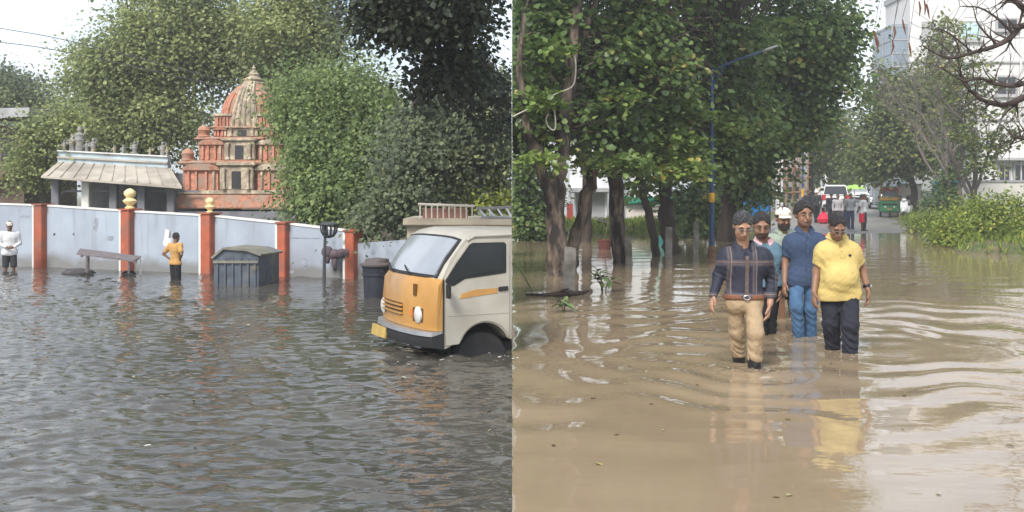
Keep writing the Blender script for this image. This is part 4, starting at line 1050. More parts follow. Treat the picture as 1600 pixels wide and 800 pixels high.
    allf.bb = (np.min([bodyf.bb[0], facef.bb[0], handf.bb[0]], 0), np.max([bodyf.bb[1], facef.bb[1], handf.bb[1]], 0))
    sdf_obj('body', allf, h, sk, root)
    # ---- hair
    ht = O.get('hair', 'short')
    if ht:
        th = .012 * s_; thin = O.get('hairthick', 1.0)
        hf = folds(grow(cran, th * thin), .0022, 5, 90, 60)
        front = O.get('hairline', .078)
        pl = [(H(0, -.07, front), R @ np.array([0, -.62, -1.0]) if False else R @ np.array([0, -.55, -.84])), (H(0, .05, -.055), R @ np.array([0, -.35, -1.0]))]
        capf = cut(hf, [(H(0, -.085, front), R @ np.array([0, -.90, -.44])), (H(0, .02, -.045), R @ np.array([0, .0, -1.0]))])
        side = cut(folds(grow(cran, th * thin * .55), .0015, 5, 90, 60), [(H(0, -.030, 0), R @ np.array([0, -1.0, 0.12])), (H(0, .0, -.012), R @ np.array([0, -.62, -1.0]))])
        top = cut(folds(grow(cran, th * thin * 1.25), .003, 6, 80, 60), [(H(0, -.082, front), R @ np.array([0, -.35, -.94]))])
        facecut = ell(H(0, -.118, -.005), (.070*s_, .082*s_, (front + .022)*s_), R); vol = folds(folds(grow(cran, th * thin), .0045, O.get('seed', 1) + 6, 38, 30), .003, 6, 110, 80)
        low = cut(vol, [(H(0, .0, .012), R @ np.array([0, -.55, -1.0]))])
        def hairf(P): return np.maximum(np.minimum(side(P), low(P)), -(facecut(P) + .003*np.sin(P[:, 0]*210 + 9*P[:, 2]) * np.sin(P[:, 0]*83 + P[:, 2]*120)))
        hairf.bb = hf.bb
        ho = sdf_obj('hair', hairf, min(h, .008) if fine else h * .8, O.get('hairm', M_HAIR), root)
        if fine:       # loose locks that break the outline
            me_ = ho.data; nv = len(me_.vertices); co = np.empty(nv*3, dtype=np.float32); me_.vertices.foreach_get('co', co); co = co.reshape(-1, 3)
            nr = np.empty(nv*3, dtype=np.float32); me_.vertices.foreach_get('normal', nr); nr = nr.reshape(-1, 3); rg_ = np.random.default_rng(O.get('seed', 1) + 70)
            k_ = rg_.choice(nv, 420); Cn, Nn = co[k_], nr[k_]; flow = (R @ np.array([.35, .25, .1]))[None] + rg_.normal(0, .45, (420, 3)); Dn = Nn * .55 + flow
            lk = leaf_mesh('locks', Cn + Dn * .001, Dn, np.cross(Dn, rg_.normal(size=(420, 3))), rg_.uniform(.009, .018, 420).astype(np.float32), O.get('hairm', M_HAIR), None, False, None, .16)
            lk.parent = ho; lk['kind'] = 'stuff'
    if fine:
        for sx in (-1, 1):
            MB().ball(tuple(H(sx*.032, -.083, .005)), .0095*s_, 8, 6).build('eye', M_EYEW, root, smooth='all', world=False)
            MB().ball(tuple(H(sx*.032, -.0905, .004)), .0058*s_, 7, 5).build('iris', M_HAIR, root, smooth='all', world=False)
            MB().tube([tuple(H(sx*.048, -.086, .026)), tuple(H(sx*.034, -.097, .031)), tuple(H(sx*.016, -.100, .026))], [.004*s_, .006*s_, .005*s_], 6).build('eyebrow', O.get('browm', M_HAIR), root, smooth='all', world=False)
        MB().tube([tuple(H(-.022, -.092, -.053)), tuple(H(0, -.0995, -.051)), tuple(H(.022, -.092, -.053))], [.003, .0065, .003], 6).build('lips', O['lip'], root, smooth='all', world=False)
    if O.get('moustache'):
        MB().tube([tuple(H(-.032, -.084, -.050)), tuple(H(-.016, -.098, -.041)), tuple(H(0, -.1045, -.0385)), tuple(H(.016, -.098, -.041)), tuple(H(.032, -.084, -.050))], [.005, .0085, .009, .0085, .005], 7).build('moustache', M_HAIR, root, smooth='all', world=False)
    if O.get('beard'):
        sdf_obj('beard', cut(folds(grow(uni(fs[1:], .02), .008), .002, 3, 90, 80), [(H(0, -.02, -.04), R @ np.array([0, .15, 1.0])), (H(0, -.012, 0), R @ np.array([0, 1.0, 0]))]), .006, M_HAIR, root)
    if O.get('stubble'):
        sdf_obj('stubble', cut(grow(uni(fs[1:], .03), .0025), [(H(0, -.02, -.046), R @ np.array([0, .2, 1.0])), (H(0, -.0, 0), R @ np.array([0, 1.0, 0]))]), .006, O['stubble'], root)
    if O.get('glasses'):
        g_ = MB()
        for sx in (-1, 1):
            g_.tube([tuple(H(sx*.033 + .025*math.cos(a), -.108, .003 + .017*math.sin(a))) for a in np.linspace(0, 2*math.pi, 15)], .0017, 5, cap=False)
            g_.tube([tuple(H(sx*.058, -.106, .008)), tuple(H(sx*.077, -.06, .012)), tuple(H(sx*.080, .01, .012))], .0026, 5)
        g_.tube([tuple(H(-.009, -.109, .006)), tuple(H(.009, -.109, .006))], .0026, 5)
        sp_ = g_.build('spectacles', M_SPEC, root, world=False)
        for sx in (-1, 1):
            ring_ = [tuple(H(sx*.033 + .0235*math.cos(a), -.1085, .003 + .0155*math.sin(a))) for a in np.linspace(0, 2*math.pi, 14, endpoint=False)]
            MB().prism(ring_, tuple(R @ np.array([0, .0016, 0]))).build('spectacle_lens', M_LENS, sp_, world=False)
    if O.get('cap'):
        cm = O['cap']
        capf = cut(grow(ell(H(0, .010, .045), (.079*s_, .098*s_, .080*s_), R), .008), [(H(0, -.02, .040), R @ np.array([0, -.12, -1.0]))])
        cp = sdf_obj('cap', capf, h, cm, root)
        vs_ = []; N_ = 11
        for a in np.linspace(-1.15, 1.15, N_):
            x, y = math.sin(a)*.078, -.03 - math.cos(a)*.066
            ex = 1.0 + .85 * math.cos(a * 1.2)
            vs_ += [H(x, y, .048), H(x*1.06, y - .055*max(0.05, math.cos(a*1.3)), .036 - .012*abs(math.sin(a))), H(x*1.06, y - .055*max(.05, math.cos(a*1.3)), .031 - .012*abs(math.sin(a))), H(x, y, .040)]
        fs_ = [(i*4 + j, i*4 + (j+1) % 4, (i+1)*4 + (j+1) % 4, (i+1)*4 + j) for i in range(N_-1) for j in range(4)] + [(3, 2, 1, 0), (N_*4-4, N_*4-3, N_*4-2, N_*4-1)]
        MB().add([tuple(v) for v in vs_], fs_).build('visor', cm, cp, smooth=True, world=False)
    if O.get('helmet'):
        sdf_obj('helmet', cut(grow(ell(H(0, .010, .03), (.095, .115, .105), R), .012), [(H(0, 0, -.03), R @ np.array([0, .1, -1.0]))]), h, O['helmet'], root)
    # ---- shirt
    sm = O['shirt']; slv = O.get('sleeve', 'long'); hem = O.get('hem', -.02)
    fA = uni(torso(.010, O.get('blouse', .012), 0.0 if O.get('belt') else .026), .06)
    sl = []
    for s in 'LR':
        sh, el, wr = J['sh'+s], J['el'+s], J['wr'+s]
        if slv == 'long': sl += [seg(sh, el, .066, .054), seg(el, wr + (el - wr)*.04, .052, .040)]
        else:
            e2 = sh + (el - sh) * O.get('slen', .80); dd = (el - sh) / np.linalg.norm(el - sh)
            sl.append(cut(seg(sh, e2 + dd*.05, .068, .064), [(e2, dd)]))
    slf = uni(sl, .025)
    shf = lambda P: smin(fA(P), slf(P), .028); shf.bb = (np.minimum(fA.bb[0], slf.bb[0]), np.maximum(fA.bb[1], slf.bb[1]))
    def arm_fold(P):       # creases that gather at the elbows and the waist
        d = 0
        for s in 'LR':
            if slv == 'long':
                r_ = np.linalg.norm(P - J['el'+s], axis=1); d = d + .0045 * np.exp(-(r_/.09)**2) * np.sin(P[:, 2]*150 + P[:, 0]*60)
            r_ = np.linalg.norm(P - J['sh'+s] + up*.09, axis=1); d = d + .0040 * np.exp(-(r_/.10)**2) * np.sin(P[:, 0]*95 + P[:, 2]*70)
        tz_ = (P - pel) @ up
        d = d + .0022 * np.exp(-((tz_ - .06)/.07)**2) * np.sin(tz_*90 + 22*P[:, 0])
        return d
    shf2 = folds(folds(shf, .0038, O.get('seed', 1), 20, 15), .0028, O.get('seed', 1) + 40, 48, 34, arm_fold if fine else None)
    hemz = pel + up*hem
    shf3 = sub(cut(shf2, [(hemz, -up)]), seg(nk + up*.012, nk + up*.16 + fr*.03, .056, .075))
    openv = seg(nk + fr*.09 - up*.085, nk + fr*.13 + up*.06, .008, .055) if O.get('vneck', True) and fine else None
    if openv is not None: shf3 = sub(shf3, openv)
    shirt = sdf_obj('shirt', shf3, h, sm, root)
    # collar
    if O.get('collar', True):
        cpts = []
        for a in np.linspace(-2.75, 2.75, 17):
            rr = .074 + .006 * math.cos(a)
            drop = -.045 * max(0, -math.cos(a)) ** 1.5
            cpts.append(nk + (-fr) * math.cos(a) * rr*.95 + lat * math.sin(a) * rr + up*(.046 + drop*.75))
        mb = MB(); N_ = len(cpts)
        vs_ = []
        for i, p in enumerate(cpts):
            o = p - nk; o = o - up*np.dot(o, up); o = o / np.linalg.norm(o); wdt = .034 + (.014 if i in (0, 1, N_-2, N_-1) else 0)
            vs_ += [p + up*.016, p + o*.030 - up*wdt*.85, p + o*.018 - up*wdt*.9, p - o*.007 + up*.010]
        fs_ = [(i*4 + j, i*4 + (j+1) % 4, (i+1)*4 + (j+1) % 4, (i+1)*4 + j) for i in range(N_-1) for j in range(4)] + [(3, 2, 1, 0), (N_*4-4, N_*4-3, N_*4-2, N_*4-1)]
        mb.add([tuple(v) for v in vs_], fs_).build('collar', O.get('collarm', sm), shirt, smooth=True, world=False)
    if O.get('placket') is not None and fine:
        pts = []
        fA2 = shf2
        for t in np.linspace(.06, .98 if O['placket'] else .99, 16):
            t0 = 1 - t
            if not O['placket'] and t0 < .72: continue
            c = pel + up*(hem + .01) + (nk - pel - up*(hem + .05)) * t0
            # march to the cloth surface
            lo_, hi_ = 0.0, .4
            for _ in range(18):
                md = (lo_ + hi_)/2
                if fA2(np.array([c + fr*md], dtype=np.float32))[0] < 0: lo_ = md
                else: hi_ = md
            pts.append(c + fr*(lo_ + .001))
        if len(pts) > 2:
            vs_ = []
            for p in pts: vs_ += [p - lat*.015 - fr*.006, p - lat*.015 + fr*.003, p + lat*.015 + fr*.003, p + lat*.015 - fr*.006]
            N_ = len(pts); fs_ = [(i*4 + j, i*4 + (j+1) % 4, (i+1)*4 + (j+1) % 4, (i+1)*4 + j) for i in range(N_-1) for j in range(4)] + [(3, 2, 1, 0), (N_*4-4, N_*4-3, N_*4-2, N_*4-1)]
            MB().add([tuple(v) for v in vs_], fs_).build('placket', O.get('placketm', sm), shirt, smooth=True, world=False)
            for i in range(1, N_, 3):
                MB().ball(tuple(pts[i] + fr*.005), (.0055, .004, .0055), 6, 4).build('button', O.get('buttonm', M_SPEC), shirt, world=False)
    # ---- trousers
    tm = O['trousers']; tl = O.get('tlen', 'long'); rs = O.get('tr', (.094, .078, .076, .066))
    tf = [uni([seg(pel - lat*.062, pel + lat*.062, .098*gth, None, fr, 1.1)], .03)]
    for s in 'LR':
        hp, kn, an = J['hip'+s], J['kn'+s], J['an'+s]
        if tl == 'long': tf += [seg(hp, kn, rs[0], rs[1]), seg(kn, an + (kn - an)*O.get('tcut', .0), rs[2], rs[3])]
        else: tf += [cut(seg(hp, kn + (kn - hp)*.1, rs[0], rs[1]), [(hp + (kn - hp)*O.get('short', .95), kn - hp)])]
    def tfold(P):
        d = 0
        for s in 'LR':
            z = P[:, 2] - J['kn'+s][2]; r_ = np.linalg.norm(P - J['kn'+s], axis=1)
            d = d + .55 * O.get('bunch', .004) * np.exp(-((z + .12)/.16)**2) * np.sin(z*78 + P[:, 0]*40 + 5*np.sin(P[:, 1]*30))
        zz = P[:, 2] - pel[2]
        return d + .003 * np.exp(-((zz + .10)/.06)**2) * np.sin(P[:, 0]*45 + zz*60)
    tf = folds(folds(uni(tf, .022), .0025, O.get('seed', 1) + 9, 16, 12), .0028, O.get('seed', 1) + 60, 40, 32, tfold if fine else None)
    wz = pel + up*.075
    trs = sdf_obj('trousers', cut(tf, [(wz, up)]), h, tm, root)
    if O.get('belt'):
        bz = pel + up*.052
        bl = cut(grow(seg(pel - lat*.062 + up*.05, pel + lat*.062 + up*.05, .098*gth, None, fr, 1.1), .016), [(bz + up*.018, up), (bz - up*.018, -up)])
        b_ = sdf_obj('belt', bl, .006, O['belt'], root)
        c = bz + fr * (.098*gth/1.1 + .020)
        MB().tube([tuple(c + lat*.026*math.cos(a) + up*.018*math.sin(a)) for a in np.linspace(0, 2*math.pi, 11)], .005, 5).build('buckle', m_chrome, b_, world=False)
    if O.get('boots'):
        for s in 'LR':
            kn, an = J['kn'+s], J['an'+s]; d = (an - kn)/np.linalg.norm(an - kn)
            top_ = an - d*O['boots']
            bt = cut(uni([seg(top_ - d*.05, an, .052, .050), feet[0 if s == 'L' else 1]], .04), [(top_, -d)])
            sdf_obj('boot', grow(bt, .004), h, M_BOOT, root)
    if O.get('shoes') is not None:
        for i, s in enumerate('LR'):
            sdf_obj('shoe', cut(grow(feet[i], .012), [(J['an'+s] + np.array([0, 0, .03]), (0, 0, 1))]), h, O['shoes'], root)
    if O.get('watch'):
        s = O['watch']; d = J['el'+s] - J['wr'+s]; d = d/np.linalg.norm(d); c = J['wr'+s] + d*.03
        wq = cut(seg(c - d*.05, c + d*.05, .036), [(c + d*.012, d), (c - d*.012, -d)])
        wt = sdf_obj('watch', wq, .005, M_BOOT, root)
        MB().lathe([(.017, 0), (.017, .008), (.012, .011)], (0, 0, 0), 12).xf(Matrix.Translation(Vector(c + (fr*.6 + lat*.8)*.034)) @ Vector((fr*.6 + lat*.8)).to_track_quat('Z', 'Y').to_matrix().to_4x4()).build('watch_face', m_chrome, wt, world=False)
    return root, shirt, (J, pel, up, lat, fr, shf2)

M_LENS = bpy.data.materials.new('clear_lens'); M_LENS.use_nodes = True
_t = M_LENS.node_tree; _g = _t.nodes.new('ShaderNodeBsdfGlossy'); _g.inputs['Roughness'].default_value = .05; _r = _t.nodes.new('ShaderNodeBsdfTransparent'); _m = _t.nodes.new('ShaderNodeMixShader'); _m.inputs[0].default_value = .03
_r.inputs[0].default_value = (.85, .87, .88, 1); _t.links.new(_r.outputs[0], _m.inputs[1]); _t.links.new(_g.outputs[0], _m.inputs[2]); _t.links.new(_m.outputs[0], _t.nodes['Material Output'].inputs[0])

def plaid_mat():
    m = bpy.data.materials.new('navy_check_shirt'); m.use_nodes = True
    t = m.node_tree; n = t.nodes; l = t.links.new; b = n['Principled BSDF']; b.inputs['Roughness'].default_value = .75
    tcn = n.new('ShaderNodeTexCoord'); sx = n.new('ShaderNodeSeparateXYZ'); l(tcn.outputs['Object'], sx.inputs[0])
    def math_(op, a, b_=None, c=None):
        q = n.new('ShaderNodeMath'); q.operation = op
        for i, v in enumerate((a, b_, c)):
            if v is None: continue
            if isinstance(v, (int, float)): q.inputs[i].default_value = v
            else: l(v, q.inputs[i])
        return q.outputs[0]
    def stripe(v, pos, w):      # 1 inside a band
        return math_('LESS_THAN', math_('ABSOLUTE', math_('SUBTRACT', v, pos)), w)
    def rep(v, per, off, w):
        f = math_('FRACT', math_('ADD', math_('DIVIDE', v, per), off)); return math_('LESS_THAN', math_('ABSOLUTE', math_('SUBTRACT', f, .5)), w / per)
    x, z = sx.outputs[0], sx.outputs[2]
    fine_ = math_('MAXIMUM', rep(x, .205, .10, .0035), rep(z, .27, .30, .0035))
    fine2 = math_('MAXIMUM', rep(x, .205, .22, .0025), rep(z, .27, .365, .0025))
    band = math_('MAXIMUM', rep(x, .205, .16, .022), rep(z, .27, .33, .026))
    c1 = n.new('ShaderNodeMixRGB'); c1.inputs[1].default_value = (.012, .014, .030, 1); c1.inputs[2].default_value = (.045, .042, .055, 1); l(band, c1.inputs[0])
    c2 = n.new('ShaderNodeMixRGB'); c2.inputs[2].default_value = (.17, .11, .09, 1); l(fine_, c2.inputs[0]); l(c1.outputs[0], c2.inputs[1])
    c3 = n.new('ShaderNodeMixRGB'); c3.inputs[2].default_value = (.09, .07, .075, 1); l(fine2, c3.inputs[0]); l(c2.outputs[0], c3.inputs[1])
    l(c3.outputs[0], b.inputs['Base Color'])
    no = n.new('ShaderNodeTexNoise'); no.inputs['Scale'].default_value = 25; l(tcn.outputs['Object'], no.inputs[0])
    bp = n.new('ShaderNodeBump'); bp.inputs['Strength'].default_value = .3; bp.inputs['Distance'].default_value = .02; l(no.outputs[0], bp.inputs['Height']); l(bp.outputs[0], b.inputs['Normal'])
    return m

def joints_px(Y, spec):
    """joint -> (px, py, depth offset); returns base point on the water and local joints"""
    bx0 = (spec['hipL'][0] + spec['hipR'][0]) / 2
    base = Vector((GX(bx0, Y), Y, 0)); J = {}
    for k, (px, py, *d) in spec.items():
        p = W(px, py, Y + (d[0] if d else 0)) - base; J[k] = (p.x, p.y, p.z)
    for s in 'LR':          # feet stand on the ground below the water
        an = J['an'+s]; J['an'+s] = (an[0], an[1], -.33)
    return (base.x, base.y, -0.0), J
SK1 = skin('skin_tan', (.34, .19, .125)); SK2 = skin('skin_brown', (.215, .115, .072)); SK3 = skin('skin_deep', (.17, .09, .058))
LIP1 = skin('lip_tan', (.26, .12, .09)); LIP2 = skin('lip_brown', (.16, .075, .06))
khaki = cloth('khaki_cotton', (.32, .235, .145), scale=9); navy = cloth('navy_cotton', (.018, .02, .03), scale=9); blackc = cloth('black_cotton', (.014, .014, .017))
denim = cloth('blue_denim', (.055, .115, .21), var=.35, scale=7, col2=(.03, .07, .14), col2_pos=(.45, .65))
bluesh = cloth('slate_blue_shirt', (.034, .055, .105), var=.10); teal = cloth('faded_denim_shirt', (.085, .15, .20), var=.2); sage = cloth('sage_shirt', (.23, .27, .22)); yellow = cloth('yellow_pique', (.50, .385, .14), var=.06)
pink = cloth('pink_collar', (.55, .34, .36)); brownleather = mat('brown_leather', (.17, .07, .035), .5, .15, 20, .1); offwhite = cloth('off_white_cap', (.62, .57, .50))
EXTRA_WATER = []
def dn(p, q): return (p[0] + q[0], p[1] + q[1])
# the five men wading towards us
b, J = joints_px(9.9, dict(head=(1160, 353, -.10), neck=(1163, 387, .0), shL=(1137, 400), shR=(1190, 400), elL=(1124, 430, .05), wrL=(1115, 461, -.03), haL=(1111, 480, -.06), elR=(1206, 434, .06), wrR=(1203, 475, -.04), haR=(1199, 494, -.07),
    hipL=(1148, 473, .02), hipR=(1177, 473, -.02), knL=(1152, 518, .10), anL=(1158, 560, .42), knR=(1181, 522, -.16), anR=(1176, 578, -.06)))
person('person', 'man in navy check shirt, khaki trousers and black boots wading', b, J, dict(skin=SK1, lip=LIP1, head=rotm(.02, math.radians(27)), hairm=M_GREYHAIR, hairline=.074, hairthick=1.25, glasses=True, shirt=plaid_mat(), trousers=khaki, belt=brownleather,
    boots=.43, tcut=.66, tr=(.070, .067, .066, .060), placket=True, placketm=cloth('check_placket', (.10, .07, .06)), hem=.045, blouse=.02, seed=1, girth=.98, hs=.90, scale=1.17, group='men wading through the flood'))
b, J = joints_px(12.1, dict(head=(1190, 353, -.08), neck=(1193, 379), shL=(1175, 391), shR=(1212, 393), elL=(1166, 420, .05), wrL=(1168, 448, -.05), haL=(1168, 462, -.08), elR=(1221, 422, .05), wrR=(1219, 450, .0), haR=(1218, 464, -.04),
    hipL=(1184, 447), hipR=(1208, 447), knL=(1188, 486, -.05), anL=(1190, 518, .1), knR=(1204, 486, .05), anR=(1200, 522, .2)))
person('person', 'man with moustache in faded denim shirt behind the man in navy check', b, J, dict(skin=SK2, lip=LIP2, head=rotm(-.15, math.radians(16)), moustache=True, stubble=mat('dark_stubble', (.07, .045, .035), .7, .2, 40, .1), shirt=teal, collarm=pink, trousers=blackc, tr=(.085, .07, .068, .06), placket=True, hem=.0, seed=2, girth=1.0, hs=1.08, scale=1.17, boots=.3, group='men wading through the flood'))
b, J = joints_px(13.7, dict(head=(1224, 342, -.06), neck=(1224, 364), shL=(1206, 375), shR=(1242, 375), elL=(1198, 402, .05), wrL=(1202, 428, -.05), haL=(1204, 440, -.09), elR=(1250, 402, .05), wrR=(1250, 430, -.05), haR=(1250, 442, -.08),
    hipL=(1214, 431), hipR=(1236, 431), knL=(1220, 466, -.1), anL=(1227, 500, .1), knR=(1235, 466, .05), anR=(1241, 498, .25)))
person('person', 'bearded man in white cap and sage shirt at the back', b, J, dict(skin=SK2, lip=LIP2, head=rotm(.05, math.radians(8)), cap=offwhite, beard=True, moustache=True, shirt=sage, sleeve='short', trousers=blackc, tlen='short', short=1.0, tr=(.092, .085, .08, .07), placket=True, seed=3, hs=1.05, scale=1.17, group='men wading through the flood'))
b, J = joints_px(12.0, dict(head=(1256, 336, -.05), neck=(1257, 362), shL=(1236, 377), shR=(1279, 377), elL=(1227, 406, .04), wrL=(1226, 441, -.05), haL=(1225, 457, -.09), elR=(1290, 406, .06), wrR=(1288, 440, .0), haR=(1287, 456, -.04),
    hipL=(1245, 438), hipR=(1271, 438), knL=(1244, 480, -.12), anL=(1252, 522, .02), knR=(1266, 482, -.05), anR=(1267, 524, .10)))
person('person', 'man in slate blue short-sleeved shirt and jeans wading', b, J, dict(skin=SK2, lip=LIP2, head=rotm(.08, math.radians(2)), hairthick=1.5, hairline=.076, moustache=False, stubble=mat('faint_stubble', (.15, .085, .06), .6, .15, 40, .05), shirt=bluesh, sleeve='short', trousers=denim, tr=(.080, .066, .062, .055), placket=True, tcut=.36, bunch=.005, hem=-.055, seed=4, girth=1.02, hs=1.05, scale=1.17, group='men wading through the flood'))
b, J = joints_px(10.8, dict(head=(1308, 354, -.14), neck=(1308, 374, .0), shL=(1287, 391), shR=(1330, 391), elL=(1276, 424, .04), wrL=(1272, 456, -.05), haL=(1272, 474, -.08), elR=(1347, 420, .05), wrR=(1356, 452, -.02), haR=(1357, 470, -.06),
    hipL=(1296, 460, .02), hipR=(1327, 460, -.02), knL=(1299, 506, .02), anL=(1304, 542, .35), knR=(1328, 508, -.12), anR=(1328, 552, .0)))
rE, shE, infoE = person('person', 'man in yellow polo shirt and dark trousers looking down, wading', b, J, dict(skin=SK2, lip=LIP2, head=rotm(.0, math.radians(34)), glasses=True, hairline=.096, hairthick=.85, shirt=yellow, sleeve='short', slen=.72, trousers=navy, tr=(.088, .076, .073, .060), placket=False, bunch=.007, hem=-.05, belly=.012, blouse=.012, seed=5, girth=1.04, watch='R', hs=.91, scale=1.17, group='men wading through the flood'))
# small woven emblem on the yellow polo
Je, pelE, upE, latE, frE, sfE = infoE
c = pelE + upE*.36 + latE*.075; lo_, hi_ = 0., .4
for _ in range(18):
    md = (lo_ + hi_)/2
    if sfE(np.array([c + frE*md], dtype=np.float32))[0] < 0: lo_ = md
    else: hi_ = md
c = c + frE*(lo_ + .001); nE = frE
MB().prism([tuple(c + latE*a + upE*b_) for a, b_ in ((-.012, -.012), (.004, -.014), (.013, -.004), (.010, .012), (-.003, .006), (-.012, .012))], tuple(nE*.002)).build('shirt_emblem', navy, shE, world=False)

# ---- smaller figures
def stand(height, yaw, arms='down', stride=0.0, depth=0.0, lean=0.0, wide=1.0):
    k = height / 1.72; c, s = math.cos(yaw), math.sin(yaw)
    def T(x, y, z): return ((x*c - y*s)*k, (x*s + y*c)*k, z*k - depth)
    J = dict(head=T(0, -.03 - lean, 1.60), neck=T(0, -lean*.8, 1.455), shL=T(-.185, -lean*.7, 1.40), shR=T(.185, -lean*.7, 1.40), hipL=T(-.09, 0, .90), hipR=T(.09, 0, .90),
             knL=T(-.095, -stride*.5, .48), anL=T(-.095, -stride, .06), knR=T(.095, stride*.25 - .03, .48), anR=T(.095, stride, .06))
    for sd, sg in (('L', -1), ('R', 1)):
        if arms == 'down': e, w_, h_ = (.235, .03, 1.12), (.245, -.04, .87), (.24, -.06, .79)
        elif arms == 'behind': e, w_, h_ = (.25, .10, 1.13), (.10, .17, .95), (.03, .19, .93)
        elif arms == 'front': e, w_, h_ = (.25, .02, 1.13), (.10, -.18, 1.05), (.03, -.2, 1.03)
        elif arms == 'hip': e, w_, h_ = (.34, .10, 1.16), (.17, .0, 1.0), (.12, -.04, .96)
        elif arms == 'ride': e, w_, h_ = (.27, -.15, 1.16), (.25, -.42, 1.10), (.24, -.5, 1.10)
        J['el'+sd] = T(sg*e[0], e[1], e[2]); J['wr'+sd] = T(sg*w_[0], w_[1], w_[2]); J['ha'+sd] = T(sg*h_[0], h_[1], h_[2])
    return J, (math.sin(yaw), -math.cos(yaw), 0)
def figure(label, px, Y, z, height, yaw, arms, O, depth=0.0, stride=0.0, group=None, lean=0.0):
    J, fwd = stand(height, yaw, arms, stride, depth, lean)
    o = dict(res=.017, lip=LIP2, head=rotm(yaw, math.radians(O.pop('nod', 5))), fwd=fwd, vneck=False, collar=False, group=group, shoes=O.pop('shoes', M_BOOT), scale=height/1.72); o.update(O)
    return person('person', label, (GX(px, Y), Y, z), J, o)
whitec = cloth('white_cotton', (.62, .62, .62)); greysh = cloth('grey_shirt', (.22, .23, .25)); pinkish = cloth('pale_shirt', (.50, .46, .47)); redc = cloth('red_shorts', (.55, .02, .05)); charc = cloth('charcoal_cloth', (.03, .03, .034))
dnavy = cloth('dark_blue_trousers', (.03, .04, .08)); ochre = cloth('ochre_shirt', (.42, .24, .08)); brown = cloth('brown_shirt', (.14, .10, .07)); lgrey = cloth('light_grey_tee', (.48, .48, .50))
rz = lambda Y: float(np.clip(0.02*(Y-47), -.35, 1.1)) + .055
# left street
figure('man in ochre shirt and black trousers, hand on hip, before the wall', 274, 20.0, -.35, 1.26, math.radians(150), 'hip', dict(skin=SK3, shirt=ochre, trousers=blackc, sleeve='short', hem=-.02), group='people in the temple street')
figure('person in white shirt and broad pale hat carrying things by the wall', 15, 22.6, -.35, 1.42, math.radians(30), 'front', dict(skin=SK3, shirt=whitec, trousers=charc, sleeve='long', hem=-.1, cap=offwhite, tlen='short'), group='people in the temple street')
# people standing where the road comes out of the water
G2 = 'bystanders at the water edge'
figure('bystander in grey tee and red shorts, hands behind back', 1346, 45.2, -.05, 1.74, math.radians(75), 'behind', dict(skin=SK3, shirt=lgrey, trousers=redc, tlen='short', short=.95, sleeve='short', tr=(.11, .11, .1, .1), shoes=whitec), group=G2)
figure('bystander in dark trousers half hidden behind the red shorts', 1350, 46.2, 0.03, 1.66, math.radians(60), 'down', dict(skin=SK3, shirt=whitec, trousers=charc), group=G2)
figure('bystander in grey long-sleeved shirt and dark blue trousers', 1329, 47.6, rz(47.6), 1.66, math.radians(8), 'behind', dict(skin=SK3, shirt=greysh, trousers=dnavy, sleeve='long'), group=G2)
figure('elderly bystander in pale shirt with grey hair', 1309, 48.6, rz(48.6), 1.60, math.radians(-8), 'down', dict(skin=SK2, hairm=M_GREYHAIR, shirt=pinkish, trousers=charc, sleeve='long'), group=G2)
figure('bystander in brown shirt between the pale and grey shirts', 1320, 50.0, rz(50), 1.60, math.radians(20), 'down', dict(skin=SK3, shirt=brown, trousers=dnavy, sleeve='long'), group=G2)
figure('bystander in dark jacket beside the elderly man', 1299, 50.0, rz(50), 1.66, math.radians(170), 'down', dict(skin=SK3, shirt=charc, trousers=charc, sleeve='long'), group=G2)
figure('dark figure standing near the scaffolding side of the road', 1262, 56.0, rz(56), 1.66, math.radians(20), 'down', dict(skin=SK3, shirt=charc, trousers=dnavy, sleeve='long'))
figure('figure walking away in black jacket and white helmet', 1276, 54.0, rz(54), 1.72, math.radians(182), 'down', dict(skin=SK3, shirt=charc, trousers=blackc, sleeve='long', helmet=mat('white_helmet', (.75, .75, .73), .25, .05, 5, 0)), stride=.15)
# ------------------------------------------------------------------ the flooded lane (x > 0)
bark2 = mat('wet_brown_bark', (0.15, 0.112, 0.085), 0.85, 0.55, 15, 1.0, 34, col2=(0.03, 0.024, 0.022), col2_pos=(0.44, 0.56), stretch=(1, 1, .3))
bark3 = mat('dark_bark', (0.05, 0.036, 0.03), 0.9, 0.4, 7, 0.8, 22, stretch=(1, 1, .3))
bark_bare = mat('bare_grey_bark', (0.15, 0.125, 0.11), 0.9, 0.3, 7, 0.6, 22, stretch=(1, 1, .3))
lm_broad = leaf_mat('broad_leaf', [(0, (.04, .068, .026)), (.35, (.09, .15, .045)), (.65, (.15, .225, .068)), (.88, (.22, .30, .09)), (1, (.36, .33, .11))], .45, .42, .45)
lm_sunlit = leaf_mat('sunlit_broad_leaf', [(0, (.07, .12, .03)), (.4, (.14, .215, .055)), (.75, (.22, .30, .075)), (.93, (.30, .34, .10)), (1, (.42, .33, .07))], .35, .42, .45)  # lighter copy of the broad leaf: sunlight on low boughs put into the colour
lm_olive = leaf_mat('olive_leaf', [(0, (.055, .08, .027)), (.4, (.13, .17, .052)), (.75, (.23, .27, .08)), (1, (.38, .36, .12))], .45)
lm_far = leaf_mat('far_leaf', [(0, (.05, .075, .035)), (.5, (.11, .155, .06)), (1, (.24, .27, .11))], .3)
lm_bush = leaf_mat('bush_leaf', [(0, (.09, .14, .03)), (.4, (.20, .27, .05)), (.75, (.33, .38, .07)), (1, (.48, .45, .09))], .45)
GT = 'trees along the flooded verge'
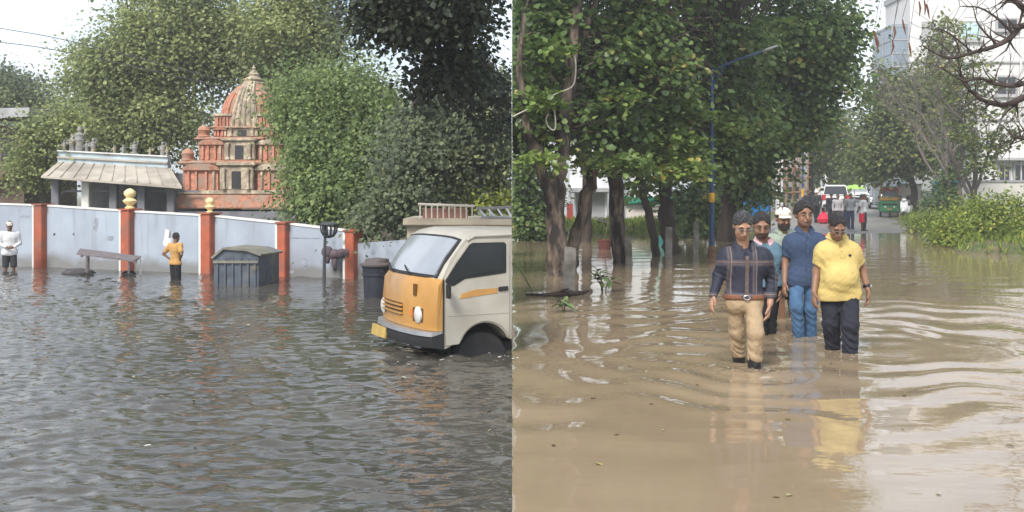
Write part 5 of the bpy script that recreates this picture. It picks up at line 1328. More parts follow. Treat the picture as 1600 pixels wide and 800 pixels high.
def bough(t, blobs, lm, seed, per=16, csize=.5, lsize=.14, side=1, **k):
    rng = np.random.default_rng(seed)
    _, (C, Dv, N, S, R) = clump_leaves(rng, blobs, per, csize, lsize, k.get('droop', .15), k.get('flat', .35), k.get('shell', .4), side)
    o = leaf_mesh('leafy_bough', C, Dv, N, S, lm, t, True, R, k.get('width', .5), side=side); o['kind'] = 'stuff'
t1 = tree('bauhinia_tree', 'forked tree with brown bark and rope, standing in water beside a concrete post', 'tree', (GX(872, 21), 21, -.35),
     [[(GX(873, 21), 21, -.36, .23), LW(872, 400, 21, .21), LW(868, 330, 21, .19), LW(876, 250, 21, .155), LW(886, 170, 21, .135), LW(894, 80, 21, .115), LW(908, -20, 21, .09), LW(930, -150, 21, .05)],
      [LW(868, 330, 21, .14), LW(842, 250, 20.8, .115), LW(822, 195, 20.6, .11), LW(812, 110, 20.4, .07), LW(818, 20, 20.3, .04)], [LW(890, 110, 21, .10), LW(925, 20, 21.4, .06), LW(960, -70, 21.6, .04)], [LW(886, 160, 21, .08), LW(850, 90, 21.5, .05), LW(832, -10, 21.5, .03)]],
     [Bl(815, 60, 22.5, 26, 80, .9, 44), Bl(812, 170, 23, 22, 70, .8, 40), Bl(850, 60, 21.5, 60, 70, 1.0, 80), Bl(930, 80, 22, 60, 60, 1.0, 80), Bl(830, 180, 21.3, 36, 50, .7, 40), Bl(920, 175, 21.8, 45, 40, .8, 44), Bl(870, -70, 21.5, 110, 60, 1.4, 120), Bl(880, -200, 21.5, 120, 80, 1.6, 170)],
     lm_broad, bark2, 31, per=15, csize=.62, lsize=.145, droop=.35, flat=.45, side=1, group=GT, width=.5, sides=12)
bough(t1, [Bl(838, 155, 20.3, 26, 10, .4, 15), Bl(858, 75, 20.3, 20, 9, .4, 10), Bl(845, 248, 20.2, 22, 7, .3, 10)], lm_sunlit, 131)
t2 = tree('bauhinia_tree', 'leaning tree beside the roped trunk, its stem curving right', 'tree', (GX(893, 22.5), 22.5, -.35),
     [[(GX(890, 22.5), 22.5, -.36, .16), LW(894, 400, 22.5, .145), LW(908, 335, 22.5, .135), LW(930, 262, 22.5, .125), LW(945, 225, 22.5, .12), LW(972, 140, 22.7, .10), LW(1012, 50, 23, .08), LW(1040, -60, 23, .04)],
      [LW(940, 235, 22.5, .09), LW(960, 270, 22.3, .05), LW(990, 262, 22, .03)], [LW(960, 180, 22.6, .08), LW(925, 110, 22.8, .05), LW(920, 40, 23, .03)]],
     [Bl(985, 60, 23, 70, 60, 1.1, 120), Bl(960, 180, 23, 60, 55, .9, 80), Bl(1030, 130, 23.2, 55, 60, 1.0, 90), Bl(1000, -70, 23, 100, 60, 1.4, 120), Bl(1010, -190, 23, 110, 70, 1.6, 110)],
     lm_broad, bark2, 32, per=15, csize=.62, lsize=.145, droop=.35, flat=.45, side=1, group=GT, width=.5, sides=10)
bough(t2, [Bl(985, 255, 21.6, 36, 9, .4, 20), Bl(965, 150, 21.8, 26, 9, .4, 13), Bl(985, 92, 22, 16, 7, .3, 6), Bl(920, 250, 21.8, 18, 10, .3, 8)], lm_sunlit, 132)
t3 = tree('bauhinia_tree', 'straight mossy trunk tree between the concrete posts', 'tree', (GX(968, 25), 25, -.35),
     [[(GX(970, 25), 25, -.36, .23), LW(967, 395, 25, .20), LW(962, 320, 25, .18), LW(960, 250, 25, .16), LW(966, 170, 25, .15), LW(992, 85, 25, .13), LW(1045, 5, 25, .09), LW(1080, -90, 25, .05)],
      [LW(962, 175, 25, .14), LW(968, 100, 25.2, .12), LW(985, 20, 25.5, .08), LW(990, -90, 25.5, .04)], [LW(962, 280, 25, .11), LW(940, 240, 25.2, .08), LW(925, 190, 25.4, .04)]],
     [Bl(1060, 70, 28.4, 70, 60, 1.0, 140), Bl(1090, 170, 28.4, 60, 55, .8, 110), Bl(1020, 230, 25, 60, 35, .8, 80), Bl(1070, -60, 25.5, 90, 60, 1.4, 130), Bl(1090, -190, 25.5, 110, 80, 1.6, 120)],
     lm_broad, bark2, 33, per=16, csize=.68, lsize=.15, droop=.35, flat=.45, side=1, group=GT, width=.5, sides=10)
bough(t3, [Bl(1050, 222, 23.2, 45, 14, .5, 40), Bl(1070, 170, 23.5, 30, 12, .5, 23), Bl(1068, 258, 23, 30, 10, .5, 23), Bl(1030, 200, 23.4, 30, 10, .4, 15), Bl(1130, 195, 27.5, 30, 16, .5, 20)], lm_sunlit, 133)
tree('slender_tree', 'thin dark leaning trunk with few leaves near the second concrete post', 'tree', (GX(1026, 28), 28, -.35),
     [[(GX(1028, 28), 28, -.36, .13), LW(1024, 385, 28, .12), LW(1012, 330, 28, .11), LW(1002, 285, 28, .09), LW(985, 220, 28, .06)]],
     [Bl(1000, 215, 28, 40, 30, .8, 34), Bl(1010, 290, 28.5, 26, 14, .5, 14)], lm_broad, bark3, 34, per=14, csize=.6, lsize=.15, side=1, group=GT, width=.5)
t5 = tree('bauhinia_tree', 'stout dark tree by the third concrete post, left of the blue pole', 'tree', (GX(1048, 29), 29, -.35),
     [[(GX(1050, 29), 29, -.36, .28), LW(1047, 385, 29, .24), LW(1041, 330, 29, .21), LW(1040, 290, 29, .19), LW(1062, 245, 29, .17), LW(1090, 190, 29, .12), LW(1110, 110, 29, .06)], [LW(1041, 290, 29, .16), LW(1020, 250, 29, .11), LW(1010, 200, 29, .06)]],
     [Bl(1130, 70, 29.5, 70, 60, 1.4, 150), Bl(1140, 180, 29.5, 60, 55, 1.2, 120), Bl(1090, 250, 29, 60, 32, 1, 80), Bl(1140, -60, 29.5, 100, 70, 1.6, 140), Bl(1160, -210, 29.5, 120, 80, 1.8, 130)],
     lm_broad, bark3, 35, per=16, csize=.75, lsize=.16, droop=.35, flat=.5, side=1, group=GT, width=.5, sides=10)
t6 = tree('spreading_tree', 'large dense tree with dark crown reaching over the lane', 'tree', (GX(1140, 37), 37, .05),
     [[(GX(1132, 37), 37, -.1, .3), LW(1136, 330, 37, .26), LW(1142, 270, 37, .22), LW(1170, 180, 36.5, .18), LW(1210, 80, 36, .12), LW(1240, -40, 36, .06)], [(GX(1149, 37), 37, -.1, .2), LW(1152, 320, 37, .17), LW(1175, 255, 36.8, .12), LW(1230, 200, 36, .07)], [LW(1142, 270, 37, .15), LW(1120, 210, 37, .1), LW(1120, 130, 37, .05)], [LW(1170, 180, 36.5, .12), LW(1250, 120, 35.5, .07), LW(1310, 60, 35, .04)]],
     [Bl(1190, 110, 36, 65, 80, 1.8, 250), Bl(1250, 60, 35.5, 70, 65, 1.8, 260), Bl(1305, 45, 35, 36, 50, 1.2, 90), Bl(1220, 190, 36, 65, 50, 1.4, 170), Bl(1160, 230, 36.5, 60, 50, 1.4, 170), Bl(1290, 120, 35.5, 40, 40, 1.2, 80), Bl(1265, 170, 35.5, 26, 28, .9, 34),
      Bl(1180, 290, 37, 34, 28, .8, 50), Bl(1230, -60, 35.5, 110, 70, 2.0, 200), Bl(1240, -210, 35.5, 100, 90, 2.0, 170)],
     lm_broad, bark3, 36, per=20, csize=.85, lsize=.165, droop=.5, flat=.55, shell=.6, side=1, group=GT, width=.48, twig_frac=.5)
bough(t6, [Bl(1215, 60, 33.5, 80, 40, .8, 40), Bl(1180, 200, 34, 60, 30, .8, 27)], lm_sunlit, 136, per=14, csize=.6, lsize=.155)
tree('backing_tree', 'dim leafy tree crown filling in behind the roped and leaning trunks', 'tree', (GX(905, 36), 36, -.2),
     [[(GX(915, 36), 36, -.3, .2), LW(918, 330, 36, .17), LW(915, 230, 36, .14), LW(900, 120, 36, .08)], [LW(915, 240, 36, .1), LW(960, 150, 36, .07), LW(1000, 60, 36, .04)]],
     [Bl(835, 60, 36, 45, 150, 1.6, 170), Bl(880, 110, 36, 60, 90, 1.6, 120), Bl(930, 100, 36, 70, 90, 1.6, 140), Bl(1010, 110, 36, 70, 90, 1.6, 130), Bl(1080, 120, 37, 60, 90, 1.6, 110), Bl(890, -80, 36, 100, 110, 2, 230), Bl(1050, -80, 36, 110, 110, 2, 200), Bl(960, 215, 36, 60, 20, 1, 34)],
     lm_broad, bark3, 39, per=18, csize=1.0, lsize=.21, droop=.4, flat=.5, side=1, group=GT, width=.48, twig_frac=.3)
# dark understorey at the left, behind the first trunks
tree('dense_shrub', 'dense dark green shrubs growing in shade behind the roped tree', 'shrub', (GX(830, 38), 38, -.2),
     [[(GX(825, 38), 38, -.3, .10), LW(824, 320, 38, .07), LW(822, 280, 38, .03)], [(GX(845, 38), 38, -.3, .08), LW(846, 320, 38, .05), LW(850, 290, 38, .03)]],
     [Bl(825, 290, 38, 40, 55, 1.2, 110), Bl(830, 345, 37.5, 40, 22, 1.0, 60), Bl(815, 220, 38, 28, 30, 1, 50), Bl(808, 150, 38, 20, 60, 1, 60), Bl(812, 60, 38, 24, 70, 1, 60), Bl(806, 300, 38, 14, 60, .8, 50)], lm_broad, bark3, 37, per=22, csize=.8, lsize=.16, side=1, twig_frac=.3)
tree('dense_shrub', 'dark bushy shrub between the third post and the blue pole', 'shrub', (GX(1095, 40), 40, .1),
     [[(GX(1090, 40), 40, -.1, .10), LW(1092, 330, 40, .07), LW(1095, 280, 40, .03)]],
     [Bl(1085, 320, 40, 34, 36, 1.1, 90), Bl(1125, 310, 42, 34, 34, 1.0, 60)], lm_broad, bark3, 38, per=22, csize=.8, lsize=.17, side=1, twig_frac=.3)

# rope slung on the forked tree
m_rope = mat('pale_rope', (.45, .42, .36), .8, .15, 20, .3)
q = smooth_path([LW(884, 84, 20.7, .014), LW(898, 90, 20.65, .014), LW(899, 118, 20.6, .014), LW(893, 136, 20.6, .014), LW(868, 147, 20.6, .014), LW(840, 163, 20.2, .014), LW(801.5, 182, 19.9, .014)], 6)
o = MB().tube([tuple(p) for p in q[:, :3]], .016, 6).build('rope', m_rope, None, smooth='all', clip=.004); tag(o, 'pale rope slung from the forked trunk to the left', 'rope')
q = smooth_path([LW(864, 158, 20.55, .014), LW(868, 190, 20.5, .014), LW(866, 203, 20.5, .014), LW(857, 198, 20.5, .014), LW(853, 186, 20.5, .014), LW(857, 178, 20.5, .014)], 6)
o = MB().tube([tuple(W(866, 150, 20.55)), *[tuple(p) for p in q[:, :3]]], .016, 6).build('rope', m_rope, None, smooth='all'); tag(o, 'loose loop of pale rope hanging in front of the forked trunk', 'rope')

# ---- concrete posts
m_conc = mat('weathered_concrete', (.27, .25, .22), .9, .25, 7, .5, 30, col2=(.15, .135, .11), col2_pos=(.5, .68))
for k, (px, pb, pt, Y, tilt, lbl) in enumerate([(888, 452, 386, 18.0, .03, 'square concrete post against the roped tree trunk'), (984, 412, 371, 24.6, -.05, 'concrete post beside the straight mossy trunk'), (1045, 402, 356, 27.4, .0, 'concrete post in front of the stout dark tree'), (1087, 394, 346, 30.0, .02, 'concrete post between the stout tree and blue pole')]):
    s = (.105, .085, .085, .075)[k]; b0 = Vector((GX(px, Y), Y, -.36)); t0 = Vector((GX(px, Y) + tilt, Y, GZ(pt, Y)))
    mb = MB(); n = 6; rr = random.Random(k)
    vs_, fs_ = [], []
    for i in range(n + 1):
        p = b0.lerp(t0, i / n)
        for a, c in ((-1, -1), (1, -1), (1, 1), (-1, 1)): vs_.append(p + Vector((a * s * rr.uniform(.9, 1.05), c * s * rr.uniform(.9, 1.05), rr.uniform(-.03, .03) if i == n else 0)))
    fs_ = [(i*4 + j, i*4 + (j+1) % 4, (i+1)*4 + (j+1) % 4, (i+1)*4 + j) for i in range(n) for j in range(4)] + [(3, 2, 1, 0), (n*4, n*4+1, n*4+2, n*4+3)]
    o = mb.add(vs_, fs_).build('concrete_post', m_conc, None, bevel=.012); tag(o, lbl, 'post', 'concrete fence posts')

# ---- blue street lamp
m_bluep = mat('blue_pole_paint', (.025, .06, .14), .5, .2, 6, .1, col2=(.02, .04, .09), col2_pos=(.5, .7)); m_yband = mat('yellow_band', (.55, .30, .03), .6, .2, 6, .1); m_rust = mat('rusty_base', (.14, .07, .04), .9, .3, 8, .4)
Yl = 27.0; xl = GX(1112, Yl); lamp = empty('street_lamp', (xl, Yl, -.35), 'tall blue street lamp with yellow band rising among the trees', 'street lamp')
MB().tube([(xl, Yl, -.36), (xl, Yl, 1.6), (xl, Yl, GZ(106, Yl))], [.068, .06, .05], 12).build('pole', m_bluep, lamp, smooth=True)
MB().lathe([(.075, 0), (.078, .01), (.078, .24), (.075, .25)], (xl, Yl, GZ(316, Yl)), 14).build('yellow_band', m_yband, lamp, smooth=True)
MB().lathe([(.13, -.36), (.14, .06), (.10, .12), (.09, .30), (.075, .32)], (xl, Yl, 0), 12).build('base_collar', m_rust, lamp, smooth=True)
aE = W(1192, 80, Yl - .4); aS = Vector((xl, Yl, GZ(110, Yl)))
MB().tube([aS, aS.lerp(aE, .5) + Vector((0, 0, .03)), aE], [.036, .03, .028], 8).build('arm', m_bluep, lamp, smooth=True)
MB().tube([Vector((xl, Yl, GZ(142, Yl))), W(1120, 122, Yl - .05), aS.lerp(aE, .3)], .018, 6).build('brace', m_bluep, lamp, smooth=True)
d = (aE - aS).normalized(); hd = MB().ball((0, 0, 0), (.22, .075, .04), 12, 8); ang = math.atan2(d.z, d.x)
hd.xf(Matrix.Translation(aE + d * .2) @ Matrix.Rotation(-ang, 4, 'Y')).build('lamp_head', mat('lamp_grey', (.20, .21, .22), .5, .1, 5, .05), lamp, smooth='all')

# ---- plants standing in the water, each leaf its own piece
m_stem = mat('green_stem', (.09, .10, .04), .8, .2, 9, .2); m_lf = leaf_mat('sapling_leaf', [(0, (.05, .09, .03)), (1, (.05, .09, .03))], .3); m_lf2 = mat('sapling_leaf_green', (.11, .17, .06), .5, .3, 5, .1); m_lf3 = mat('sapling_leaf_dark', (.03, .05, .025), .5, .3, 5, .1)
def sapling(px, py, Y, hpx, nst, lbl, seed, ll):
    r = random.Random(seed); b = W(px, py, Y); b.z = -.35
    t = empty('sapling', b, lbl, 'plant')
    me = {}
    for key, mm in (('a', m_lf2), ('b', m_lf3)):
        n = 5; vs_ = []; fs_ = []
        for i in range(n + 1):
            f = i / n; w = .20 * math.sin(math.pi * min(1, f * .93 + .04)) ** .8; z = -.25 * f * f
            vs_ += [(-w, f, z + .05 * w / .2), (0, f, z), (w, f, z + .05 * w / .2)]
        for i in range(n):
            a = i * 3; fs_ += [(a, a+1, a+4, a+3), (a+1, a+2, a+5, a+4)]
        m_ = bpy.data.meshes.new('leaf'); m_.from_pydata(vs_, [], fs_); m_.materials.append(mm); m_.update(); me[key] = m_
    H_ = hpx * Y / FPX
    for k in range(nst):
        a = r.uniform(0, 6.28); ln = r.uniform(.15, .45) * H_
        top = Vector((math.cos(a) * ln, math.sin(a) * ln * .7, .35 + H_ * r.uniform(.6, .95)))
        q_ = [Vector((0, 0, 0)), Vector((top.x * .25, top.y * .25, .35 + H_ * .2)), top]
        MB().tube(q_, [.012, .009, .005], 6).build('stem', m_stem, t, smooth='all', world=False)
        for j in range(r.randint(7, 9)):
            f = .55 + .45 * j / 8; p = q_[1].lerp(q_[2], min(1, (f - .3) / .7))
            az = j * 2.4 + a; el = r.uniform(-.25, .75)
            d = Vector((math.cos(az) * math.cos(el), math.sin(az) * math.cos(el), math.sin(el)))
            o = bpy.data.objects.new('leaf', me['b' if r.random() < .25 else 'a']); link(o, t)
            o.location = p; L_ = ll * r.uniform(.7, 1.2); o.scale = (L_, L_, L_)
            o.rotation_euler = d.to_track_quat('Y', 'Z').to_euler()
    return t
sapling(943, 456, 17.6, 38, 4, 'leafy green sapling standing in the muddy water', 2, .20)
sapling(881, 488, 14.4, 24, 2, 'small drooping seedling in the water near a floating branch', 5, .17)
q = smooth_path([(GX(822, 16.9), 16.9, .01, .02), (GX(850, 16.7), 16.7, .02, .03), (GX(874, 16.6), 16.6, .05, .05), (GX(884, 16.6), 16.6, .07, .06), (GX(898, 16.8), 16.8, .03, .05), (GX(920, 17.0), 17.0, .06, .02)], 4)
fb = MB().tube([tuple(p) for p in q[:, :3]], list(q[:, 3]), 8, jit=.2).tube([(GX(876, 16.6), 16.6, .06), (GX(880, 16.5), 16.5, .12), (GX(889, 16.45), 16.45, .15)], [.03, .02, .008], 6)
o = fb.build('floating_branch', bark3, None, smooth='all'); tag(o, 'dark broken branch floating beside the concrete post', 'branch')
q = smooth_path([(GX(800.6, 18.2), 18.2, .42, .01), (GX(812, 18), 18, .34, .012), (GX(826, 17.6), 17.6, .12, .012), (GX(838, 17.5), 17.5, -.1, .012)], 5)
o = MB().tube([tuple(p) for p in q[:, :3]], .013, 6).build('bent_twig', m_stem, None, smooth='all', clip=.004); tag(o, 'thin bent twig poking out of the water at the verge', 'twig')
# red-brown pot and a teal pail at the verge
px, Y = 945, 31.0; x = GX(px, Y)
pot = empty('flower_pot', (x, Y, -.35), 'dark red pot half sunk in the water by the mossy trunk', 'pot')
MB().lathe([(.12, -.352), (.19, .10), (.22, .26), (.235, .265), (.235, .31), (.21, .31), (.20, .24), (.05, .22)], (x, Y, 0), 16).build('body', mat('red_clay', (.13, .045, .04), .6, .2, 6, .1), pot, smooth=True)
MB().tube([(x - .02, Y, .2), (x + .05, Y, .6), (x + .14, Y + .1, .95)], [.02, .015, .01], 6).build('stick', m_stem, pot)
px, Y = 1031, 33.0; x = GX(px, Y); o = MB().lathe([(.16, -.352), (.20, .2), (.22, .32), (.2, .32), (.18, .1), (.02, .05)], (x, Y, 0), 16).build('teal_pail', mat('teal_plastic', (.05, .22, .20), .5, .15, 5, .05), None, smooth=True); tag(o, 'teal plastic pail standing between two trunks', 'pail')

# ---- buildings and clutter behind the verge
m_whiteb = mat('white_render', (.62, .63, .65), .8, .08, 2, .1, col2=(.48, .48, .49), col2_pos=(.52, .72)); m_greyb = mat('grey_render', (.30, .30, .31), .85, .15, 2, .15); m_pinkw = mat('pale_pink_wall', (.58, .52, .48), .85, .08, 2, .1, col2=(.42, .37, .33), col2_pos=(.52, .7))
Y = 56.0
hb = empty('white_house', (GX(940, Y), Y + 3, .2), 'white two-storey house with grey carport behind the trees', 'house')
MB().box(GX(890, Y), GX(968, Y), Y, Y + 7, .05, GZ(215, Y)).build('wall', m_whiteb, hb)
MB().box(GX(968, Y) + .003, GX(1052, Y), Y + 1.5, Y + 7, .05, GZ(190, Y)).build('side_wing', m_whiteb, hb)
MB().box(GX(886, Y), GX(972, Y), Y - .9, Y - .003, GZ(300, Y), GZ(294, Y)).build('canopy', m_greyb, hb)
MB().box(GX(900, Y), GX(945, Y), Y - .03, Y - .004, .06, GZ(302, Y)).build('carport_opening', m_greyb, hb)
for px in (890, 947): MB().box(GX(px, Y), GX(px + 6, Y), Y - .85, Y - .6, .05, GZ(300.2, Y)).build('carport_column', m_greyb, hb)
for (a, b_, c, d_) in [(905, 925, 245, 275), (940, 958, 245, 275), (1000, 1018, 225, 260), (1028, 1044, 225, 260)]:
    yy = Y if a < 968 else Y + 1.5
    w_ = MB().box(GX(a, yy), GX(b_, yy), yy - .06, yy - .003, GZ(d_, yy), GZ(c, yy)).build('window', m_whiteb, hb); MB().box(GX(a + 2, yy), GX(b_ - 2, yy), yy - .075, yy - .055, GZ(d_ - 2, yy), GZ(c + 2, yy)).build('pane', m_glassd, w_)
MB().box(GX(884, Y), GX(974, Y), Y - .3, Y + 7.2, GZ(214.9, Y), GZ(209, Y)).build('roof_slab', m_greyb, hb)
Y = 51.0; o = empty('garden_wall', (GX(1025, Y), Y, .1), 'pale pink garden wall behind the thin leaning trunk', 'wall')
MB().box(GX(978, Y), GX(1063, Y), Y, Y + .2, .02, GZ(318, Y)).build('wall_face', m_pinkw, o); MB().box(GX(977, Y), GX(1064, Y), Y - .05, Y + .25, GZ(317.9, Y), GZ(315.5, Y)).build('coping', m_greyb, o)
m_net = mat('green_shade_net', (.03, .22, .15), .8, .2, 9, .2); m_tealsh = mat('teal_sheet', (.04, .28, .24), .6, .15, 5, .1)
def sheet(name, corners, m, lbl, cat, sag=.2, nx=10, ny=5, thick=.012, seed=1):
    a, b_, c, d_ = [Vector(p) for p in corners]; r = random.Random(seed); vs_ = []
    for sgn in (0, 1):
        for i in range(ny + 1):
            for j in range(nx + 1):
                u, v = j / nx, i / ny; p = a.lerp(b_, u).lerp(d_.lerp(c, u), v)
                w = math.sin(math.pi * u) * math.sin(math.pi * (.15 + .7 * v)); rr = random.Random(seed * 991 + i * 57 + j)
                p = p + Vector((0, sag * .5 * math.sin(u * 9 + v * 4) + rr.uniform(-.3, .3) * sag, -sag * w)) + Vector((0, thick * sgn, 0)); vs_.append(p)
    n = (nx + 1) * (ny + 1); fs_ = []
    for i in range(ny):
        for j in range(nx):
            k = i * (nx + 1) + j; fs_ += [(k, k+1, k+nx+2, k+nx+1), (n+k+nx+1, n+k+nx+2, n+k+1, n+k)]
    rim = [j for j in range(nx + 1)] + [i * (nx + 1) + nx for i in range(1, ny + 1)] + [ny * (nx + 1) + j for j in range(nx - 1, -1, -1)] + [i * (nx + 1) for i in range(ny - 1, 0, -1)]
    for i in range(len(rim)): p_, q_ = rim[i], rim[(i+1) % len(rim)]; fs_.append((p_, n + p_, n + q_, q_))
    o = MB().add(vs_, fs_).build(name, m, None, smooth='all'); return tag(o, lbl, cat)
sheet('shade_net', [W(972, 306, 50.6), W(1066, 302, 50.6), W(1064, 316, 50.9), W(974, 318, 50.9)], m_net, 'green shade net strung along the pale pink wall', 'net', .25)
sheet('shade_net', [W(1012, 232, 52), W(1052, 246, 52), W(1050, 290, 51), W(1040, 305, 50.8)], m_net, 'green shade net hanging from the white house corner', 'net', .3, seed=2)
sheet('teal_sheet', [W(818, 232, 46), W(832, 236, 46), W(832, 262, 46), W(824, 258, 46)], m_tealsh, 'small teal sheet hung among the dark shrubs', 'sheet', .1, seed=3)
sheet('blue_tarpaulin', [W(1152, 300, 46.5), W(1197, 290, 46.5), W(1203, 330, 46), W(1146, 335, 46)], mat('blue_tarp', (.012, .21, .52), .4, .12, 4, .15), 'bright blue tarpaulin draped beside the spreading tree', 'tarpaulin', .35, 14, 10, seed=4)
sheet('blue_tarpaulin', [W(1118, 288, 47), W(1140, 286, 47), W(1142, 332, 46.6), W(1120, 334, 46.6)], mat('blue_tarp', (.012, .21, .52)), 'narrow blue tarpaulin strip hung between two dark trunks', 'tarpaulin', .2, 8, 8, seed=5)
for px in (1146, 1203): o = MB().tube([(GX(px, 46.3), 46.3, 0), (GX(px, 46.5), 46.5, GZ(288 if px > 1180 else 298, 46.5))], .035, 7).build('tarp_pole', m_oldwood, None); tag(o, 'bamboo pole holding the left edge of the blue tarpaulin' if px < 1180 else 'bamboo pole holding the right edge of the blue tarpaulin', 'pole')
# red gate post, scrap and rubble
o = MB().box(GX(886, 48), GX(895, 48), 48, 48.25, 0, GZ(318, 48)).build('gate_post', mat('red_post', (.30, .05, .04), .7, .2, 5, .15), None, bevel=.02); tag(o, 'red painted gate post behind the leaning trunk', 'post')
sc_ = empty('scrap_heap', (GX(938, 46), 46, .1), 'heap of dark broken boards on the grassy bank', 'scrap'); rr = random.Random(3)
for k in range(9):
    c = Vector((GX(938, 46) + rr.uniform(-.6, .6), 46 + rr.uniform(-.4, .4), rr.uniform(.25, .55))); mb = MB().box(-rr.uniform(.2, .5), rr.uniform(.2, .5), -.15, .15, -.02, .02)
    mb.xf(Matrix.Translation(c) @ Matrix.Rotation(rr.uniform(-.7, .7), 4, 'Y') @ Matrix.Rotation(rr.uniform(-.8, .8), 4, 'Z')).build('board', (bark3, m_oldwood, m_greyb)[k % 3], sc_)
# scaffolded house
Y = 66.0; z0 = .35
sf = empty('scaffolding', (GX(1240, Y), Y, z0), 'brown bamboo scaffolding beside the lane', 'scaffolding'); m_bam = mat('bamboo', (.22, .13, .07), .8, .25, 8, .2)
for px in (1226, 1238, 1249, 1262):
    for dy in (0, 1.2): MB().tube([(GX(px, Y), Y + dy, .25), (GX(px, Y) + .05, Y + dy, GZ(222, Y))], .05, 6).build('upright', m_bam, sf)
for py in (236, 258, 280, 302):
    for dy in (0, 1.2): MB().tube([(GX(1220, Y), Y + dy - .07, GZ(py, Y)), (GX(1267, Y), Y + dy - .07, GZ(py - 3, Y))], .045, 6).build('ledger', m_bam, sf)
for a, b_ in (((1226, 300), (1249, 240)), ((1262, 300), (1238, 250))): MB().tube([W(a[0], a[1], Y - .14), W(b_[0], b_[1], Y - .14)], .04, 6).build('brace', m_bam, sf)
Y = 69.0; uh = empty('unfinished_house', (GX(1235, Y), Y + 2, .4), 'half-built pale house behind the bamboo scaffolding', 'house')
MB().box(GX(1214, Y), GX(1262, Y), Y, Y + 5, .3, GZ(235, Y)).build('wall', m_greyb, uh); MB().box(GX(1212, Y), GX(1221, Y), Y - .4, Y - .003, .3, GZ(240, Y)).build('white_column', m_whiteb, uh)
for py in (292, 262): MB().box(GX(1230, Y), GX(1248, Y), Y - .05, Y - .004, GZ(py + 18, Y), GZ(py, Y)).build('opening', m_dark, uh)
Y = 60.0; x = GX(1254, Y); lp2 = empty('thin_lamp_pole', (x, Y, .3), 'thin blue and yellow pole in front of the scaffolding', 'pole')
MB().tube([(x, Y, .2), (x, Y, GZ(228, Y))], .06, 8).build('shaft', m_bluep, lp2); MB().lathe([(.075, 0), (.075, .5)], (x, Y, GZ(308, Y)), 10).build('yellow_band', m_yband, lp2)
Y = 92.0; gp = empty('gate_pillars', (GX(1287, Y), Y, .9), 'pair of white gate pillars at the far end of the lane', 'gate')
for px in (1283, 1289): MB().box(GX(px, Y), GX(px + 4, Y), Y, Y + .3, .85, GZ(272, Y)).build('pillar', m_whiteb, gp)
MB().box(GX(1276, Y), GX(1302, Y), Y + .35, Y + .6, .85, GZ(292, Y)).build('low_wall', m_pinkw, gp)

# ---- vehicles on the dry road
def Rx(px, Y): return GX(px, Y)
m_rgreen = mat('rickshaw_green', (.012, .20, .06), .35, .12, 4, .03, coat=.3); m_ryel = mat('rickshaw_yellow', (.60, .33, .03), .4, .1, 4, .03); m_rred = mat('rickshaw_red', (.45, .03, .03), .4, .1, 4, .03)
Y = 62.0; z0 = rz(Y) - .01; x = GX(1390, Y)
ric = empty('auto_rickshaw', (x, Y, z0), 'green and yellow auto rickshaw parked at the roadside', 'rickshaw')
def RL(s): return lambda *p: s
mb = MB(); prof = [(-.60, .30), (-.64, .50), (-.62, .85), (-.55, 1.0), (.55, 1.0), (.62, .85), (.64, .50), (.60, .30)]
mb.prism([(a, -1.0, b_) for a, b_ in prof], (0, 2.0, 0)).build('body', m_rgreen, ric, bevel=.05, world=False)
MB().add([(-.36, -1.32, .34), (.36, -1.32, .34), (.56, -1.0, .30), (-.56, -1.0, .30), (-.30, -1.30, .95), (.30, -1.30, .95), (.54, -1.0, 1.0), (-.54, -1.0, 1.0)], [(0,3,2,1),(4,5,6,7),(0,1,5,4),(1,2,6,5),(2,3,7,6),(3,0,4,7)]).build('nose', m_rgreen, ric, bevel=.04, world=False)
MB().box(-.44, .44, -1.345, -1.28, .72, .80).build('bumper_bar', m_rubber, ric, bevel=.02, world=False)
MB().add([(-.50, -1.15, 1.0), (.50, -1.15, 1.0), (.50, -1.1, 1.18), (-.50, -1.1, 1.18), (-.5, -1.0, 1.0), (.5, -1.0, 1.0), (.5, -.98, 1.18), (-.5, -.98, 1.18)], [(0,1,2,3),(7,6,5,4),(0,4,5,1),(1,5,6,2),(2,6,7,3),(3,7,4,0)]).build('dash_panel', m_ryel, ric, world=False)
ws_ = MB().prism([(-.50, -1.06, 1.185), (.50, -1.06, 1.185), (.46, -.92, 1.62), (-.46, -.92, 1.62)], (0, .02, 0)).build('windscreen', m_glassw, ric, world=False)
for s in (-1, 1):
    MB().tube([(s*.54, -1.05, 1.0), (s*.54, -1.03, 1.2), (s*.49, -.90, 1.66)], .035, 6).build('front_pillar', m_ryel, ric, world=False)
    MB().tube([(s*.60, .2, .95), (s*.56, .25, 1.66)], .035, 6).build('rear_pillar', m_ryel, ric, world=False)
    w_ = MB().lathe([(.14, -.06), (.21, -.06), (.235, -.03), (.235, .03), (.21, .06), (.14, .06)], (s*.52, .75, .23), 16, 'x').build('wheel', m_rubber, ric, smooth=True, world=False)
    MB().lathe([(.05, -.05), (.14, -.05), (.14, .05), (.05, .05)], (s*.52, .75, .23), 12, 'x').build('rim', m_chrome, w_, world=False)
    MB().ball((s*.25, -1.33, .60), (.07, .05, .07), 10, 6).build('headlight', m_lens, ric, smooth='all', world=False)
    MB().box(s*.62 - .03, s*.62 + .03, -1.12, -1.06, 1.12, 1.28).build('mirror', m_rubber, ric, world=False)
MB().lathe([(.12, -.05), (.2, -.05), (.22, 0), (.2, .05), (.12, .05)], (0, -1.15, .22), 16, 'x').build('wheel', m_rubber, ric, smooth=True, world=False)
